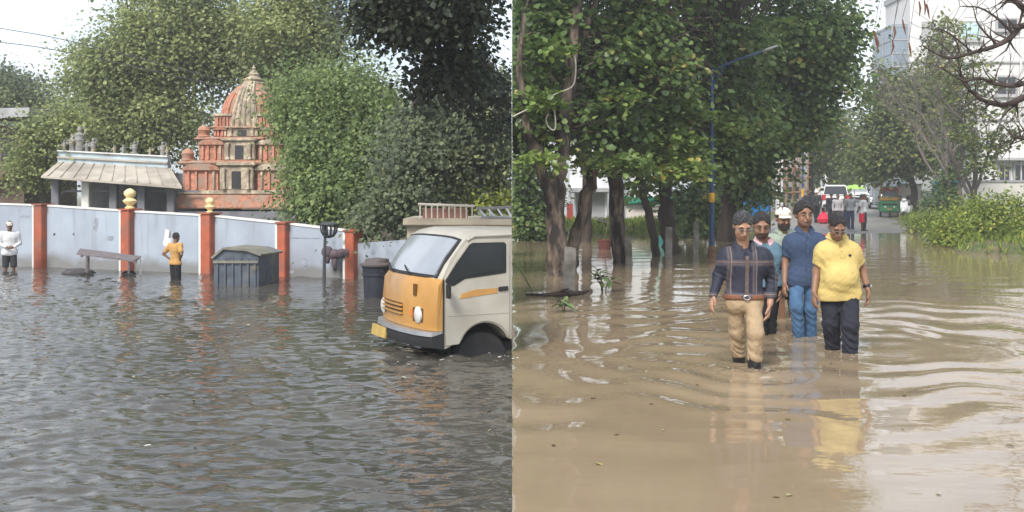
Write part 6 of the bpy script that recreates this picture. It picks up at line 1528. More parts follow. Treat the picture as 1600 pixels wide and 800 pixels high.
MB().prism([(-.52, -1.0, 1.63), (.52, -1.0, 1.63), (.56, -.9, 1.70), (.46, -.85, 1.80), (-.46, -.85, 1.80), (-.56, -.9, 1.70)], (0, 2.0, 0)).build('canopy', m_rubber, ric, bevel=.03, world=False)
MB().prism([(-.50, -1.015, 1.56), (.50, -1.015, 1.56), (.54, -1.01, 1.66), (.42, -.99, 1.76), (-.42, -.99, 1.76), (-.54, -1.01, 1.66)], (0, .03, 0)).build('red_hood_band', m_rred, ric, world=False)
MB().tube([(-.56, -1.02, 1.62), (-.52, -1.02, 1.74), (-.40, -1.02, 1.80), (.40, -1.02, 1.80), (.52, -1.02, 1.74), (.56, -1.02, 1.62)], .03, 6).build('hood_trim', m_white, ric, world=False)
MB().box(-.5, .5, .3, .9, .55, 1.25).build('rear_seat', m_rubber, ric, bevel=.05, world=False)
MB().ball((.18, -.45, 1.35), (.11, .12, .14), 8, 6).box(.02, .36, -.5, -.3, .8, 1.22).build('driver_seat', charc, ric, world=False)
MB().box(-.14, .14, -1.335, -1.318, .44, .52).build('number_plate', m_plate, ric, world=False)
ric.rotation_euler.z = math.radians(-20)

def car(name, label, px, Y, rot, paint, L_=4.2, Wc=1.75, Hc=1.5, front=True, suv=False, lights=None, group='vehicles on the far road'):
    z0 = rz(Y) - .02; t = empty(name, (GX(px, Y), Y, z0), label, 'car', group, rz=rot)
    h1 = Hc * (.60 if suv else .56); hw = Wc / 2; y0, y1 = -L_/2, L_/2       # front end at -y
    body = [(y0, .28), (y0 - .02, .55), (y0 + .08, h1 - .10), (y0 + 1.05, h1), (y1 - .3, h1 + .02), (y1, h1 - .05), (y1 + .02, .4), (y1 - .05, .25)]
    vs_ = []; fs_ = []; n = len(body)
    sl = [(-hw + .0, .06), (-hw + .0, 0), (hw, 0), (hw, .06)]
    for k, xx in enumerate((-hw + .04, -hw, hw, hw - .04)):
        ins = .05 if k in (0, 3) else 0
        for (yy, zz) in body: vs_.append((xx, yy * (1 - ins * .4), zz + (.02 if ins else 0)))
    order = [0, 1, 2, 3]
    vs_ = []; xs_ = (-hw, -hw + .12, hw - .12, hw)
    for k, xx in enumerate(xs_):
        ed = k in (0, 3)
        for (yy, zz) in body: vs_.append((xx, yy * (.97 if ed else 1.0), zz))
    fs_ = [(k*n + j, k*n + (j+1) % n, (k+1)*n + (j+1) % n, (k+1)*n + j) for k in range(3) for j in range(n)] + [tuple(range(n))[::-1], tuple(range(3*n, 4*n))]
    bd = MB().add(vs_, fs_).build('body', paint, t, bevel=.04, world=False)
    ye = y1 - (.15 if suv else .55)
    cab_ = [(y0 + 1.0, h1 - .01), (y0 + 1.75, Hc), (ye - .35, Hc + .0), (ye + .12, h1 - .01)]
    q_ = []
    for xx, k in ((-hw + .06, 0), (hw - .06, 0)): pass
    vs_ = [(s * (hw - (.07 if zz < Hc - .05 else .2)), yy, zz) for s in (-1, 1) for yy, zz in cab_]
    MB().add(vs_, [(0,1,2,3)[::-1], (4,5,6,7), (0,4,5,1)[::-1], (1,5,6,2)[::-1], (2,6,7,3)[::-1], (3,7,4,0)[::-1]]).build('roof', paint, t, bevel=.05, world=False)
    def lerp2(a, b_, f): return (a[0] + (b_[0]-a[0])*f, a[1] + (b_[1]-a[1])*f)
    for nm, i0, i1, off in (('windscreen', 0, 1, -1), ('rear_window', 3, 2, 1)):
        a = lerp2(cab_[i0], cab_[i1], .14); b_ = lerp2(cab_[i0], cab_[i1], .88)
        MB().prism([(-(hw - .13), a[0] + off*.03, a[1]), (hw - .13, a[0] + off*.03, a[1]), (hw - .24, b_[0] + off*.03, b_[1]), (-(hw - .24), b_[0] + off*.03, b_[1])], (0, -off*.02, 0)).build(nm, m_glassd if nm == 'rear_window' else m_glassw, t, world=False)
    for s in (-1, 1):
        for f0, f1 in ((.06, .46), (.52, .94)):
            lo0, lo1 = lerp2(cab_[0], cab_[3], f0 + .08), lerp2(cab_[0], cab_[3], f1 - .02)
            hi0, hi1 = lerp2(cab_[1], cab_[2], max(0, f0 - .02)), lerp2(cab_[1], cab_[2], f1)
            xl_, xh_ = s * (hw - .068), s * (hw - .185)
            MB().prism([(xl_, lo0[0], h1 + .05), (xl_, lo1[0], h1 + .05), (xh_, hi1[0], Hc - .09), (xh_, hi0[0], Hc - .09)], (s*.02, 0, 0)).build('side_window', m_glassd, t, world=False)
        for yy in (y0 + .8, y1 - .8):
            w_ = MB().lathe([(.2, -.1), (.29, -.1), (.32, -.06), (.32, .06), (.29, .1), (.2, .1)], (s*(hw - .09), yy, .32), 16, 'x').build('wheel', m_rubber, t, smooth=True, world=False)
            MB().lathe([(.05, -.09), (.2, -.085), (.2, .085), (.05, .09)], (s*(hw - .09), yy, .32), 12, 'x').build('rim', m_chrome, w_, world=False)
        MB().ball((s*(hw - .28), y0 + .02, h1 - .25), (.2, .09, .09), 10, 6).build('headlight', m_lens, t, smooth='all', world=False)
        tl = MB().box(s*(hw - .14) - .13, s*(hw - .14) + .13, y1 - .08, y1 + .05, h1 - (.32 if suv else .25), h1 + (.06 if suv else -.06)).build('tail_light', m_rred, t, bevel=.02, world=False)
        MB().ball((s*(hw + .08), y0 + 1.3, h1 + .1), (.09, .06, .07), 8, 6).build('mirror', paint, t, smooth='all', world=False)
    MB().box(-hw + .08, hw - .08, y0 - .06, y0 + .1, .26, .46).build('front_bumper', m_rubber, t, bevel=.03, world=False)
    MB().box(-hw + .08, hw - .08, y1 - .1, y1 + .08, .28, .5).build('rear_bumper', m_rubber if suv else paint, t, bevel=.03, world=False)
    MB().box(-.45, .45, y0 - .04, y0 + .1, h1 - .30, h1 - .18).build('grille', m_rubber, t, world=False)
    MB().box(-.24, .24, y1 + .03, y1 + .09, .55, .66).build('number_plate', m_white, t, world=False)
    return t
p_white = mat('white_car_paint', (.68, .69, .70), .25, .04, 3, 0, coat=.5); p_silver = mat('silver_car_paint', (.40, .42, .45), .3, .05, 3, 0, metal=.3, coat=.5); p_dark = mat('dark_car_paint', (.05, .055, .065), .25, .1, 3, 0, coat=.5)
car('car', 'white utility vehicle with red tail lights seen from behind', 1305, 72, math.radians(180 - 17), p_white, 4.4, 1.8, 1.82, suv=True)
car('car', 'white hatchback facing us behind the bystanders', 1341, 96, math.radians(-12), p_white, 3.8, 1.7, 1.55)
car('car', 'silver car parked behind the auto rickshaw', 1376, 78, math.radians(-19), p_silver, 4.2, 1.75, 1.62)
car('car', 'dark jeep at the far end of the lane', 1358, 106, math.radians(-15), p_dark, 4.0, 1.75, 1.85, suv=True)
# scooter
Y = 59.0; x = GX(1416, Y); z0 = .32; scn = empty('scooter', (x, Y, z0), 'white scooter parked beside the auto rickshaw', 'scooter', rz=math.radians(-35))
for yy in (-.62, .62):
    w_ = MB().lathe([(.14, -.05), (.2, -.05), (.22, 0), (.2, .05), (.14, .05)], (0, yy, .22), 16, 'x').build('wheel', m_rubber, scn, smooth=True, world=False); MB().lathe([(.03, -.04), (.14, -.035), (.14, .035), (.03, .04)], (0, yy, .22), 12, 'x').build('rim', m_chrome, w_, world=False)
MB().prism([(-.16, .95, .55), (-.16, .3, .28), (-.16, -.1, .28), (-.16, -.02, .42), (-.16, .2, .72), (-.16, .9, .80)], (.32, 0, 0)).build('rear_body', p_white, scn, bevel=.06, world=False)
MB().prism([(-.2, -.42, .30), (-.2, -.1, .26), (-.2, -.1, .34), (-.2, -.34, .5), (-.2, -.42, .98), (-.2, -.52, 1.0), (-.2, -.56, .6)], (.4, 0, 0)).build('leg_shield', p_white, scn, bevel=.05, world=False)
MB().ball((0, -.62, .44), (.10, .25, .10), 10, 7).build('front_mudguard', p_white, scn, smooth='all', world=False)
MB().box(-.14, .14, .15, .95, .78, .87).build('seat', m_rubber, scn, bevel=.04, world=False)
MB().ball((0, -.50, 1.05), (.14, .10, .10), 10, 7).build('headstock', p_white, scn, smooth='all', world=False); MB().ball((0, -.59, 1.05), (.08, .04, .07), 10, 6).build('headlight', m_lens, scn, smooth='all', world=False)
MB().tube([(-.36, -.38, 1.08), (-.1, -.46, 1.08), (.1, -.46, 1.08), (.36, -.38, 1.08)], .022, 6).build('handlebar', m_rubber, scn, world=False)
for s in (-1, 1): MB().tube([(s*.28, -.40, 1.08), (s*.30, -.42, 1.24)], .01, 5).ball((s*.30, -.42, 1.27), (.06, .02, .045), 8, 5).build('mirror', m_rubber, scn, world=False)
o = MB().ball((0, 0, 0), (.14, .16, .13), 10, 7); o.xf(Matrix.Translation(Vector((x + .1, Y - .1, z0 + 1.22)))); o = o.build('crash_helmet', m_rubber, None, smooth='all'); tag(o, 'black crash helmet resting on the white scooter', 'helmet')
# red bag on the road, umbrella
Y = 53.0; c = W(1287, 327, Y); zg = rz(Y)
bag = MB().lathe([(.12, zg - c.z), (.30, zg - c.z + .08), (.34, zg - c.z + .26), (.22, zg - c.z + .46), (.07, zg - c.z + .58), (.12, zg - c.z + .66)], tuple(c), 9)
o = bag.build('red_bag', mat('red_plastic', (.60, .02, .05), .4, .2, 6, .3), None, smooth=True); tag(o, 'bright red bag on the road beside the figure in a white helmet', 'bag')
Y = 88.0; c = Vector((GX(1335, Y), Y, 0)); zt = GZ(288, Y)
um = empty('umbrella', (c.x, Y, rz(Y)), 'light green umbrella over a far roadside stall', 'umbrella'); MB().tube([(c.x, Y, rz(Y) - .02), (c.x, Y, zt)], .03, 6).build('pole', m_chrome, um)
MB().lathe([(1.0, zt - .42), (.85, zt - .24), (.5, zt - .08), (.03, zt), (.03, zt - .03), (.5, zt - .11), (.85, zt - .27), (.98, zt - .43)], (c.x, Y, 0), 8).build('canopy', mat('umbrella_green', (.30, .50, .10), .6, .1, 4, .1), um)

# ---- buildings and walls on the right
Y = 68.0; s = Y / FPX; X0 = GX(1422, Y); X1 = GX(1760, Y); ztop = 15.0
bw = empty('office_building', ((X0 + X1) / 2, Y + 6, .3), 'large white building with glass corner behind the bare trees', 'building')
m_bwhite = mat('white_building', (.62, .61, .60), .8, .05, .6, .08, col2=(.53, .52, .51), col2_pos=(.52, .72)); m_bsh = mat('building_grey', (.36, .35, .35), .8, .1, 1, .1); m_bglass = mat('blue_grey_glazing', (.20, .25, .30), .12, .12, .8, 0, spec=.9); m_curt = mat('pale_curtain_pane', (.42, .56, .56), .3, .1, 2, 0)
MB().box(X0, X1, Y, Y + 4.5, .1, ztop).build('wall', m_bwhite, bw)
MB().box(X0 - .1, X1 + .1, Y - .25, Y + 4.6, ztop + .002, ztop + .4).build('parapet', m_bsh, bw)
gx0, gx1 = GX(1398, Y), X0 - .003
gl = MB().box(gx0, gx1, Y + .4, Y + 4.2, 1.0, GZ(36, Y)).build('glazed_corner', m_bglass, bw)
for k in range(14):
    z = 1.2 + k * .9
    if z < GZ(40, Y): MB().box(gx0 - .02, gx1 - .002, Y + .36, Y + .398, z, z + .06).build('transom', m_bsh, gl); MB().box(gx0 - .04, gx0 - .001, Y + .4, Y + 4.2, z, z + .06).build('transom', m_bsh, gl)
for k in range(3): MB().box(gx0 - .045, gx0 - .002, Y + .4 + k*1.7, Y + .48 + k*1.7, 1.0, GZ(36, Y)).build('mullion', m_bsh, gl)
def bwin(a, b_, c, d_, pane, sill=True):
    f_ = MB().box(GX(a, Y), GX(b_, Y), Y - .14, Y - .003, GZ(d_, Y), GZ(c, Y)).build('window', m_bsh, bw)
    k = 3; MB().box(GX(a + k, Y), GX(b_ - k, Y), Y - .155, Y - .13, GZ(d_ - k, Y), GZ(c + k, Y)).build('pane', pane, f_)
    MB().box(GX((a + b_)/2 - .6, Y), GX((a + b_)/2 + .6, Y), Y - .175, Y - .15, GZ(d_ - k, Y), GZ(c + k, Y)).build('mullion', m_bsh, f_)
    MB().box(GX(a - 2, Y), GX(b_ + 2, Y), Y - .22, Y - .002, GZ(d_ + 2.5, Y), GZ(d_ + .05, Y)).build('sill', m_bsh, f_)
bwin(1497, 1532, 33, 64, m_curt); bwin(1555, 1590, 28, 48, m_glassd); bwin(1440, 1458, 34, 60, m_bsh); bwin(1498, 1528, 120, 150, m_curt); bwin(1555, 1588, 118, 150, m_glassd)
bwin(1558, 1578, 255, 286, m_glassd); bwin(1582, 1604, 255, 286, m_glassd); bwin(1500, 1530, 205, 235, m_glassd); bwin(1620, 1650, 120, 150, m_curt)
MB().box(GX(1552, Y), GX(1640, Y), Y - .8, Y - .004, GZ(251, Y), GZ(247, Y)).build('sunshade', m_bsh, bw)
for py in (96, 186): MB().box(X0, X1, Y - .10, Y - .003, GZ(py + 3, Y), GZ(py, Y)).build('floor_band', m_bsh, bw)
for k in range(7): MB().box(GX(1438, Y), GX(1462, Y), Y - .10, Y - .003, GZ(33 + k*6 + 66, Y), GZ(30 + k*6 + 66, Y)).build('louvre', m_bsh, bw)
MB().tube([(GX(1594, Y), Y - .1, .3), (GX(1594, Y), Y - .1, 14)], .07, 7).build('drain_pipe', m_bwhite, bw)
Y = 50.0; cw = empty('compound_wall', (GX(1560, Y), Y, .2), 'cream compound wall in front of the white building', 'wall'); m_cw = mat('cream_compound', (.60, .57, .52), .85, .06, 1.2, .1, col2=(.47, .44, .40), col2_pos=(.52, .72))
MB().box(GX(1503, Y), GX(1760, Y), Y, Y + .22, .05, GZ(285, Y)).build('wall_face', m_cw, cw); MB().box(GX(1502, Y), GX(1761, Y), Y - .05, Y + .27, GZ(284.9, Y), GZ(281.5, Y)).build('coping', m_greyb, cw)
MB().prism([W(1531, 322, Y - .3), W(1539, 322, Y - .3), W(1539, 308, Y - .1), W(1533, 308, Y - .1)], (0, .06, 0)).build('leaning_slab', m_greyb, cw)
Y = 61.0; gw = empty('block_wall', (GX(1440, Y), Y, .3), 'grey concrete block wall beside the blue gate', 'wall'); m_blk = mat('concrete_block', (.36, .36, .36), .9, .15, 3, .3)
for r_ in range(7):
    for c_ in range(3):
        xa_ = GX(1441, Y) + (c_ - (.5 if r_ % 2 else 0)) * .29; xb_ = min(xa_ + .28, GX(1461, Y)); xa_ = max(xa_, GX(1441, Y)); za = .2 + r_*.245
        if xb_ - xa_ > .05: MB().box(xa_, xb_, Y, Y + .2, za, za + .235).build('block', m_blk, gw)
MB().box(GX(1405, Y), GX(1440.6, Y), Y + .05, Y + .2, .2, GZ(290, Y)).build('plain_wall', m_pinkw, gw)
MB().box(GX(1403, Y), GX(1441, Y), Y - .02, Y + .24, GZ(289.9, Y), GZ(287, Y)).build('coping', m_greyb, gw)
Y = 57.0; bgt = empty('blue_gate', (GX(1475, Y), Y, .3), 'blue sheet metal gate half hidden by climbing leaves', 'gate'); m_bg = mat('blue_gate_paint', (.03, .20, .38), .5, .15, 4, .1)
for a, b_ in ((1458, 1478), (1479, 1499)):
    lf_ = MB().box(GX(a, Y), GX(b_, Y), Y, Y + .05, .22, GZ(283, Y)).build('gate_leaf', m_bg, bgt)
    for py in (288, 303, 317): MB().box(GX(a, Y) + .02, GX(b_, Y) - .02, Y - .03, Y - .002, GZ(py + 1.5, Y), GZ(py, Y)).build('rail', m_bg, lf_)

# ---- vegetation on the right bank and the far end
GF = 'trees beyond the flooded road'
tree('roadside_tree', 'leafy olive-green tree over the parked vehicles', 'tree', (GX(1422, 60), 60, .3),
     [[(GX(1430, 60), 60, .2, .24), LW(1426, 290, 60, .2), LW(1405, 235, 60, .15), LW(1395, 170, 60, .08)], [LW(1422, 280, 60, .16), LW(1440, 220, 60, .12), LW(1445, 150, 60, .06)]],
     [Bl(1395, 210, 60, 50, 60, 2.0, 200), Bl(1430, 160, 60.5, 50, 55, 2.0, 170), Bl(1370, 250, 61, 36, 36, 1.6, 90), Bl(1440, 235, 59, 45, 36, 1.4, 110), Bl(1380, 140, 61, 30, 35, 1.4, 60), Bl(1465, 120, 61, 34, 50, 1.4, 80), Bl(1480, 60, 62, 22, 34, 1.0, 34), Bl(1480, 200, 60, 30, 50, 1.2, 70)],
     lm_olive, bark3, 41, per=22, csize=1.0, lsize=.24, kind6=False, droop=.5, group=GF, twig_frac=.4, shell=.6)
tree('roadside_tree', 'yellowish tree at the bend of the lane by the scaffolding', 'tree', (GX(1262, 76), 76, .6),
     [[(GX(1268, 76), 76, .5, .28), LW(1265, 260, 76, .22), LW(1262, 200, 76, .1)]],
     [Bl(1265, 200, 76, 60, 38, 2.4, 150), Bl(1235, 225, 75, 40, 36, 2, 90), Bl(1300, 235, 77, 36, 50, 2, 100)], lm_olive, bark3, 42, per=22, csize=1.2, lsize=.28, kind6=False, group=GF, twig_frac=.3)
for k, (px, py, Y, rx, ry, lbl) in enumerate([(1330, 235, 120, 55, 50, 'far tree closing the end of the lane'), (1370, 240, 112, 40, 55, 'far tree above the silver car'), (1285, 262, 108, 40, 34, 'far tree behind the white gate pillars'), (1200, 250, 95, 60, 60, 'far tree behind the blue tarpaulin'), (1420, 250, 100, 45, 45, 'far tree behind the block wall')]):
    tree('far_tree', lbl, 'tree', (GX(px, Y), Y, 1.0), [[(GX(px, Y), Y, .8, .3), LW(px, 280, Y, .25), LW(px + 5, py, Y, .12)]], [Bl(px, py, Y, rx, ry, 3, 150), Bl(px + rx*.5, py + ry*.5, Y - 1, rx*.6, ry*.5, 2, 60), Bl(px - rx*.5, py + ry*.45, Y - 1, rx*.6, ry*.5, 2, 60)],
         lm_far, bark3, 50 + k, per=20, csize=1.7, lsize=.42, kind6=False, group=GF, twigs=False)
# palm
Y = 130.0; pc = W(1318, 176, Y); pm = empty('palm_tree', (pc.x, Y, 1.0), 'tall coconut palm above the far trees', 'palm')
MB().tube([(pc.x, Y, .9), (pc.x + .3, Y, 6), tuple(pc)], [.22, .18, .14], 8).build('trunk', bark3, pm, smooth='all')
rp_ = random.Random(2)
for k in range(16):
    a = k * 2.4; el = rp_.uniform(-.1, .9); d = Vector((math.cos(a), math.sin(a), 0)); pts = [pc + d*(2.9*f)*math.cos(el*(1-f*.4)) + Vector((0, 0, 2.9*f*math.sin(el) - 1.9*f*f)) for f in np.linspace(0, 1, 7)]
    mb = MB().tube(pts, [.05, .045, .04, .035, .03, .02, .01], 4); sd_ = d.cross(Vector((0, 0, 1)))
    for i in range(1, 7):
        for s in (-1, 1):
            for o_ in (0, .5):
                p = pts[i-1].lerp(pts[i], o_); e = p + sd_*s*.75*(1 - .45*abs(i/6 - .4)) + d*.35 + Vector((0, 0, -.35)); w_ = d*.07
                mb.add([p - w_, p + w_, e], [(0, 1, 2)])
    mb.build('frond', lm_far if False else mat('palm_frond', (.07, .10, .045), .6, .25, 3, .1), pm)
# bare trees
def bare(name, lbl, base, stems, seed, depth=4, spread=.55, m=bark_bare, group=None, thin=.62, pods=0):
    rng = random.Random(seed); t = empty(name, base, lbl, 'tree', group)
    tips = []
    def rec(mb, p, d, L_, r, lev):
        n = 4; pts = [p]; rad = [r]
        for i in range(n):
            d = (d + Vector((rng.uniform(-1, 1), rng.uniform(-1, 1), rng.uniform(-.6, .9))) * .16).normalized(); p = p + d * (L_ / n); pts.append(p); rad.append(r * (1 - .35 * (i + 1) / n))
            if lev > 0 and i >= 1 and rng.random() < .75:
                e = (d + Vector((rng.uniform(-1, 1), rng.uniform(-1, 1), rng.uniform(-.4, .8))) * spread * 1.5).normalized(); rec(mb, p, e, L_ * rng.uniform(.5, .78), rad[-1] * thin, lev - 1)
        mb.tube(pts, rad, 6 if r > .03 else 4, cap=False)
        if lev > 0: rec(mb, p, (d + Vector((rng.uniform(-1, 1), rng.uniform(-1, 1), .2)) * spread * .6).normalized(), L_ * .75, rad[-1] * .9, lev - 1)
        else: tips.append(p)
    for i, (p, d, L_, r) in enumerate(stems):
        mb = MB(); rec(mb, Vector(p), Vector(d).normalized(), L_, r, depth); mb.build('trunk' if i == 0 else 'limb', m, t, smooth='all')
    for k in range(pods):
        p = rng.choice(tips); MB().tube([p, p + Vector((rng.uniform(-.02, .02), 0, -.12)), p + Vector((rng.uniform(-.05, .05), 0, -.24))], [.008, .014, .005], 5).build('pod', m_pod, t)
    return t
m_pod = mat('brown_pod', (.12, .05, .03), .8, .2, 9, .1)
Y = 46.0; bt = bare('bare_tree', 'bare brown tree with many upright branches before the white building', (GX(1517, Y), Y, .25), [((GX(1519, Y), Y, .1), (0, 0, 1), 3.0, .15), ((GX(1519, Y), Y, 1.6), (.5, -.1, 1), 2.6, .075), ((GX(1517, Y), Y, 1.5), (-.5, .1, 1), 2.6, .08), ((GX(1512, Y), Y + .2, .1), (-.2, .1, 1), 2.4, .09)], 5, 4)
Y = 54.0; bare('bare_tree', 'bare grey tree leaning left over the blue gate', (GX(1488, Y), Y, .25), [((GX(1490, Y), Y, .1), (-.2, 0, 1), 3.6, .14), ((GX(1486, Y), Y, 1.6), (-.6, 0, 1), 3.2, .08), ((GX(1488, Y), Y, 1.6), (.15, 0, 1), 3.2, .085), ((GX(1482, Y), Y, 2.6), (-.4, -.2, 1), 3.0, .07)], 9, 4)
bough(bt, [Bl(1540, 235, 45, 26, 26, .7, 26), Bl(1560, 215, 45, 20, 14, .5, 12), Bl(1500, 205, 45, 24, 16, .6, 12), Bl(1535, 265, 44.6, 24, 16, .6, 14), Bl(1550, 180, 45, 30, 14, .6, 9), Bl(1590, 190, 45, 16, 30, .6, 10), Bl(1500, 160, 46, 36, 50, .8, 40), Bl(1530, 120, 46, 30, 40, .8, 24), Bl(1480, 130, 47, 26, 40, .8, 26)], lm_olive, 140, per=14, csize=.6, lsize=.17)
tree('climbing_shrub', 'green climbing shrub smothering the blue gate', 'shrub', (GX(1480, 54.5), 54.5, .3), [[(GX(1483, 54.5), 54.5, .2, .09), LW(1484, 280, 54.5, .07), LW(1486, 240, 54.5, .04)]],
     [Bl(1484, 300, 54, 20, 24, .7, 60), Bl(1490, 260, 54, 15, 28, .6, 44), Bl(1470, 318, 53, 28, 14, .7, 50)], lm_broad, bark3, 61, per=20, csize=.6, lsize=.16, twigs=False)
# bare branches reaching in from a tree outside the view at the right
def path(pts, Y, r0, r1):
    n = len(pts); return [(*W(a, b_, Y), r0 + (r1 - r0) * i / (n - 1)) for i, (a, b_) in enumerate(pts)]
Y = 15.0; bb = empty('bare_branch_tree', (GX(1690, Y), Y, -.35), 'dark bare branches with hanging pods reaching over the bank', 'tree')
mainb = [[(GX(1690, Y), Y, -.36, .17), (GX(1688, Y), Y, 1.2, .15), *path([(1675, 190), (1650, 120), (1640, 40), (1630, -60)], Y, .13, .05)],
         path([(1652, 130), (1600, 152), (1570, 164), (1535, 156), (1510, 135), (1500, 118)], Y, .06, .012), path([(1648, 90), (1600, 130), (1560, 132), (1530, 122), (1505, 126), (1470, 105)], Y - .3, .04, .008),
         path([(1640, 60), (1600, 40), (1580, 58), (1555, 72), (1520, 82), (1490, 90), (1465, 85), (1440, 70)], Y, .055, .008), path([(1640, 30), (1600, 12), (1585, 0), (1565, -20)], Y, .07, .02), path([(1585, 55), (1560, 30), (1530, 12), (1500, 10)], Y, .025, .006),
         path([(1672, 200), (1630, 214), (1600, 216), (1582, 212), (1578, 203)], Y, .05, .012), path([(1560, 72), (1530, 40), (1520, 10)], Y, .02, .006), path([(1515, 138), (1500, 110), (1497, 80), (1490, 40)], Y, .018, .005), path([(1520, 82), (1480, 50), (1450, 45)], Y, .016, .004), path([(1600, 10), (1550, -10), (1480, -20), (1420, -15)], Y, .03, .01)]
rg = random.Random(12)
for i, lb in enumerate(mainb):
    sp_ = smooth_path(lb, 5); mb = MB().tube([tuple(p) for p in sp_[:, :3]], list(np.maximum(sp_[:, 3], .004)), 8, jit=.08, seed=i)
    if i:
        for k in range(3, len(sp_), 2):
            p = Vector(sp_[k, :3]); r = sp_[k, 3] * .5
            for _ in range(2):
                d = Vector((rg.uniform(-1, .4), rg.uniform(-.5, .5), rg.uniform(-.7, 1))).normalized(); L_ = rg.uniform(.15, .55); e = p + d*L_*.5 + Vector((0, 0, rg.uniform(-.05, .05)))
                mb.tube([p, e, e + (d + Vector((rg.uniform(-.5, .5), 0, rg.uniform(-.5, .5)))).normalized()*L_*.6], [max(.005, r), max(.004, r*.6), .003], 4, cap=False)
    mb.build('trunk' if i == 0 else 'limb', bark3, bb, smooth='all')
for (px, py) in [(1366, 48), (1370, 58), (1436, 2), (1444, 0), (1448, 6), (1394, 62), (1420, 66), (1397, 40), (1410, 30)]:
    a = W(px, py, Y); MB().tube([Vector((a.x + .1, a.y, W(px, -12, Y).z)), a + Vector((0, 0, .02))], .004, 4).build('pod_stalk', bark3, bb)
    MB().tube([a, a + Vector((.02, 0, -.10)), a + Vector((rg.uniform(-.02, .05), 0, -.22))], [.008, .016, .005], 6).build('pod', m_pod, bb)
MB().tube([W(1440, -14, Y), W(1400, -12, Y), W(1360, -10, Y)], [.012, .01, .006], 6).build('limb', bark3, bb)
# bank bushes
for k, (px, py, Y, rx, ry, n, lbl) in enumerate([(1500, 362, 33.5, 42, 28, 90, 'low yellow-green bush at the water edge of the bank'), (1560, 345, 34, 55, 40, 150, 'tall yellow-green bush rising on the bank by the compound wall'), (1625, 345, 32, 50, 50, 110, 'leafy bush at the outer end of the bank'), (1460, 345, 44, 40, 18, 70, 'low ragged bush in front of the block wall'), (1525, 330, 41, 45, 20, 80, 'green bush below the bare brown tree')]):
    zb_ = float(gh(GX(px, Y), Y)); t = tree('bank_bush', lbl, 'bush', (GX(px, Y), Y, zb_), [[(GX(px, Y), Y, zb_ - .1, .03), LW(px + 2, py, Y, .02), LW(px + 5, py - ry*.6, Y, .01)], [(GX(px - 8, Y), Y, zb_ - .1, .03), LW(px - 12, py, Y, .02), LW(px - 18, py - ry*.5, Y, .01)]],
        [Bl(px, py, Y, rx, ry, 1.0, n), Bl(px - rx*.3, py + ry*.5, Y - .7, rx*.8, ry*.4, .7, n//3)], lm_bush, m_stem, 70 + k, per=20, csize=.42, lsize=.125, droop=.2, flat=.7, group='bushes on the right bank', twig_frac=.6, twig_r=.008, width=.3)
# grass on the banks
rg = np.random.default_rng(21)
def grass(name, lbl, xs_, ys_, n, hgt, mat_):
    x = rg.uniform(*xs_, n); y = rg.uniform(*ys_, n); z = gh(x, y)
    rl = 11.2 + .32 * (y - 48); keep = (z > -.02) & ((x < rl - .3) | (x > rl + 7.6))
    x, y, z = x[keep], y[keep], z[keep]; n = len(x); h_ = hgt * rg.uniform(.4, 1.3, n) * (.5 + .5 * np.sin(x * 1.7) * np.sin(y * 1.1) + .3)
    h_ = np.maximum(h_, .05); D = np.stack([rg.normal(0, .3, n), rg.normal(0, .3, n), np.ones(n)], 1)
    C = np.stack([x, y, z + h_ * .45], 1)
    o = leaf_mesh(name, C, D, rg.normal(size=(n, 3)), h_, mat_, None, False, np.clip(rg.normal(.45, .22, n), 0, 1), width=.10); tag(o, lbl, 'grass', kind='stuff')
grass('grass', 'grass along the far left bank under the trees', (0.3, 16), (41, 52), 14000, .32, lm_bush)
grass('grass', 'rough grass and weeds on the right bank', (11.5, 30), (24, 60), 26000, .34, lm_bush)

# ------------------------------------------------------------------ froth and floating bits
rf_ = np.random.default_rng(17)
def flecks(name, lbl, spots, hf, m, size):
    vs_, fs_ = [], []
    for cx, cy, n, sp_ in spots:
        for _ in range(n):
            a = rf_.uniform(0, 6.28); r = abs(rf_.normal(0, 1)) * sp_ + .1; x = cx + math.cos(a) * r * 1.25; y = cy + math.sin(a) * r
            s_ = size * rf_.uniform(.3, 1.5) ; el_ = rf_.uniform(1, 3.2); th = a + 1.57 + rf_.normal(0, .4)
            o_ = len(vs_); k = 7; z = float(hf(np.array([[x]]), np.array([[y]]))[0, 0])
            for q in range(k):
                t = 6.283 * q / k; rr = s_ * rf_.uniform(.55, 1.1); u, v = math.cos(t) * rr * el_, math.sin(t) * rr
                vs_.append((x + u * math.cos(th) - v * math.sin(th), y + u * math.sin(th) + v * math.cos(th), z + .004))
            vs_.append((x, y, z + .006 + s_ * .1)); fs_ += [(o_ + q, o_ + (q + 1) % k, o_ + k) for q in range(k)]
    o = mesh_np(name, vs_, np.array(fs_), m, None, smooth=True); tag(o, lbl, 'froth', kind='stuff')
m_foam = mat('muddy_froth', (.38, .31, .22), .3, .15, 20, .2); m_foam2 = mat('grey_froth', (.55, .55, .53), .35, .15, 20, .2)
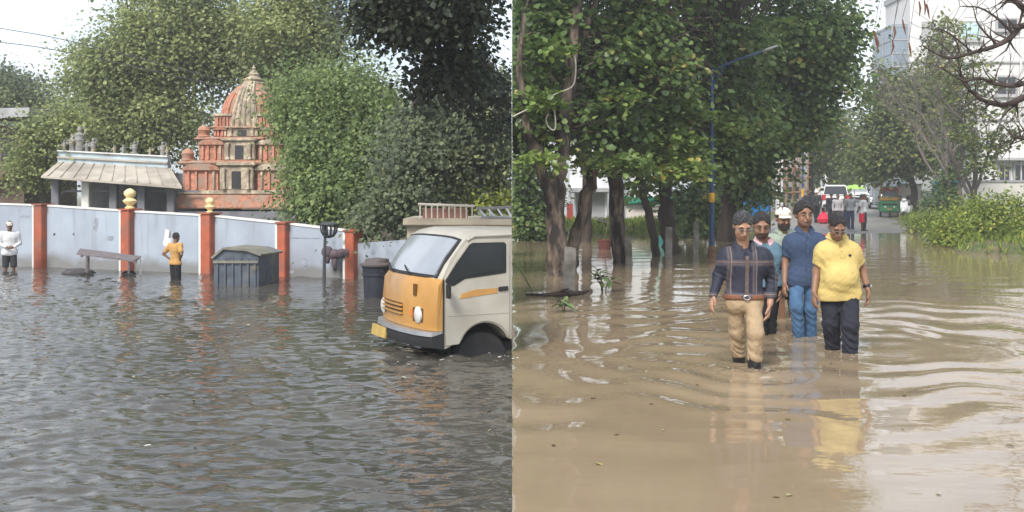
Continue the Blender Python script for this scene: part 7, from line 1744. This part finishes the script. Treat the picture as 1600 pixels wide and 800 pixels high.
flecks('water_froth', 'flecks of froth round the wading men', [(x, y, 16, .22) for x, y in WALKERS] + [(2.4, 9.4, 8, .3), (3.7, 10.4, 8, .4)], h_right, m_foam, .014)
flecks('wheel_froth', 'white froth where the truck wheel meets the water', [(-.33, 10.45, 18, .14), (-.75, 10.2, 12, .16), (-1.3, 11.3, 10, .16)], h_left, m_foam2, .014)

def litter(name, lbl, side, n, hf, m, y0, y1):
    k = rf_.uniform(0, 1, n); y = y0 * (y1 / y0) ** k; x = side * rf_.uniform(.02, .5, n) * y; z = np.array([float(hf(np.array([[a]]), np.array([[b_]]))[0, 0]) for a, b_ in zip(x, y)])
    a = rf_.uniform(0, 6.28, n); D = np.stack([np.cos(a), np.sin(a), rf_.normal(0, .08, n)], 1)
    o = leaf_mesh(name, np.stack([x, y, z + .006], 1), D, np.tile(np.array([[0, 0, 1.0]]), (n, 1)) + rf_.normal(0, .08, (n, 3)), rf_.uniform(.025, .065, n), m, None, True, rf_.uniform(0, 1, n), .3, .05); tag(o, lbl, 'litter', kind='stuff')
m_lit = leaf_mat('fallen_leaf', [(0, (.05, .035, .02)), (.5, (.14, .10, .04)), (.8, (.25, .22, .07)), (1, (.5, .48, .42))], 0)
litter('floating_leaves', 'scattered leaves floating on the muddy lane', 1, 34, h_right, m_lit, 5.3, 22)
litter('floating_litter', 'bits of leaf and litter floating in the temple street', -1, 34, h_left, m_lit, 5.6, 18)

# ------------------------------------------------------------------ thin haze, added to lift the dark tones of the trees
hz_m = bpy.data.materials.new('lifting_haze'); hz_m.use_nodes = True; _n = hz_m.node_tree.nodes; _n.clear()
_o = _n.new('ShaderNodeOutputMaterial'); _v = _n.new('ShaderNodeVolumePrincipled'); _v.inputs['Color'].default_value = (.95, .955, .96, 1); _v.inputs['Density'].default_value = 0.0017; _v.inputs['Anisotropy'].default_value = .2
hz_m.node_tree.links.new(_v.outputs[0], _o.inputs['Volume'])
hz = MB().box(-1600, 1600, -30, 1600, -1.6, 17.5).build('haze', hz_m, None); tag(hz, 'thin haze added over both streets to lift the dark tones', 'haze', kind='stuff')
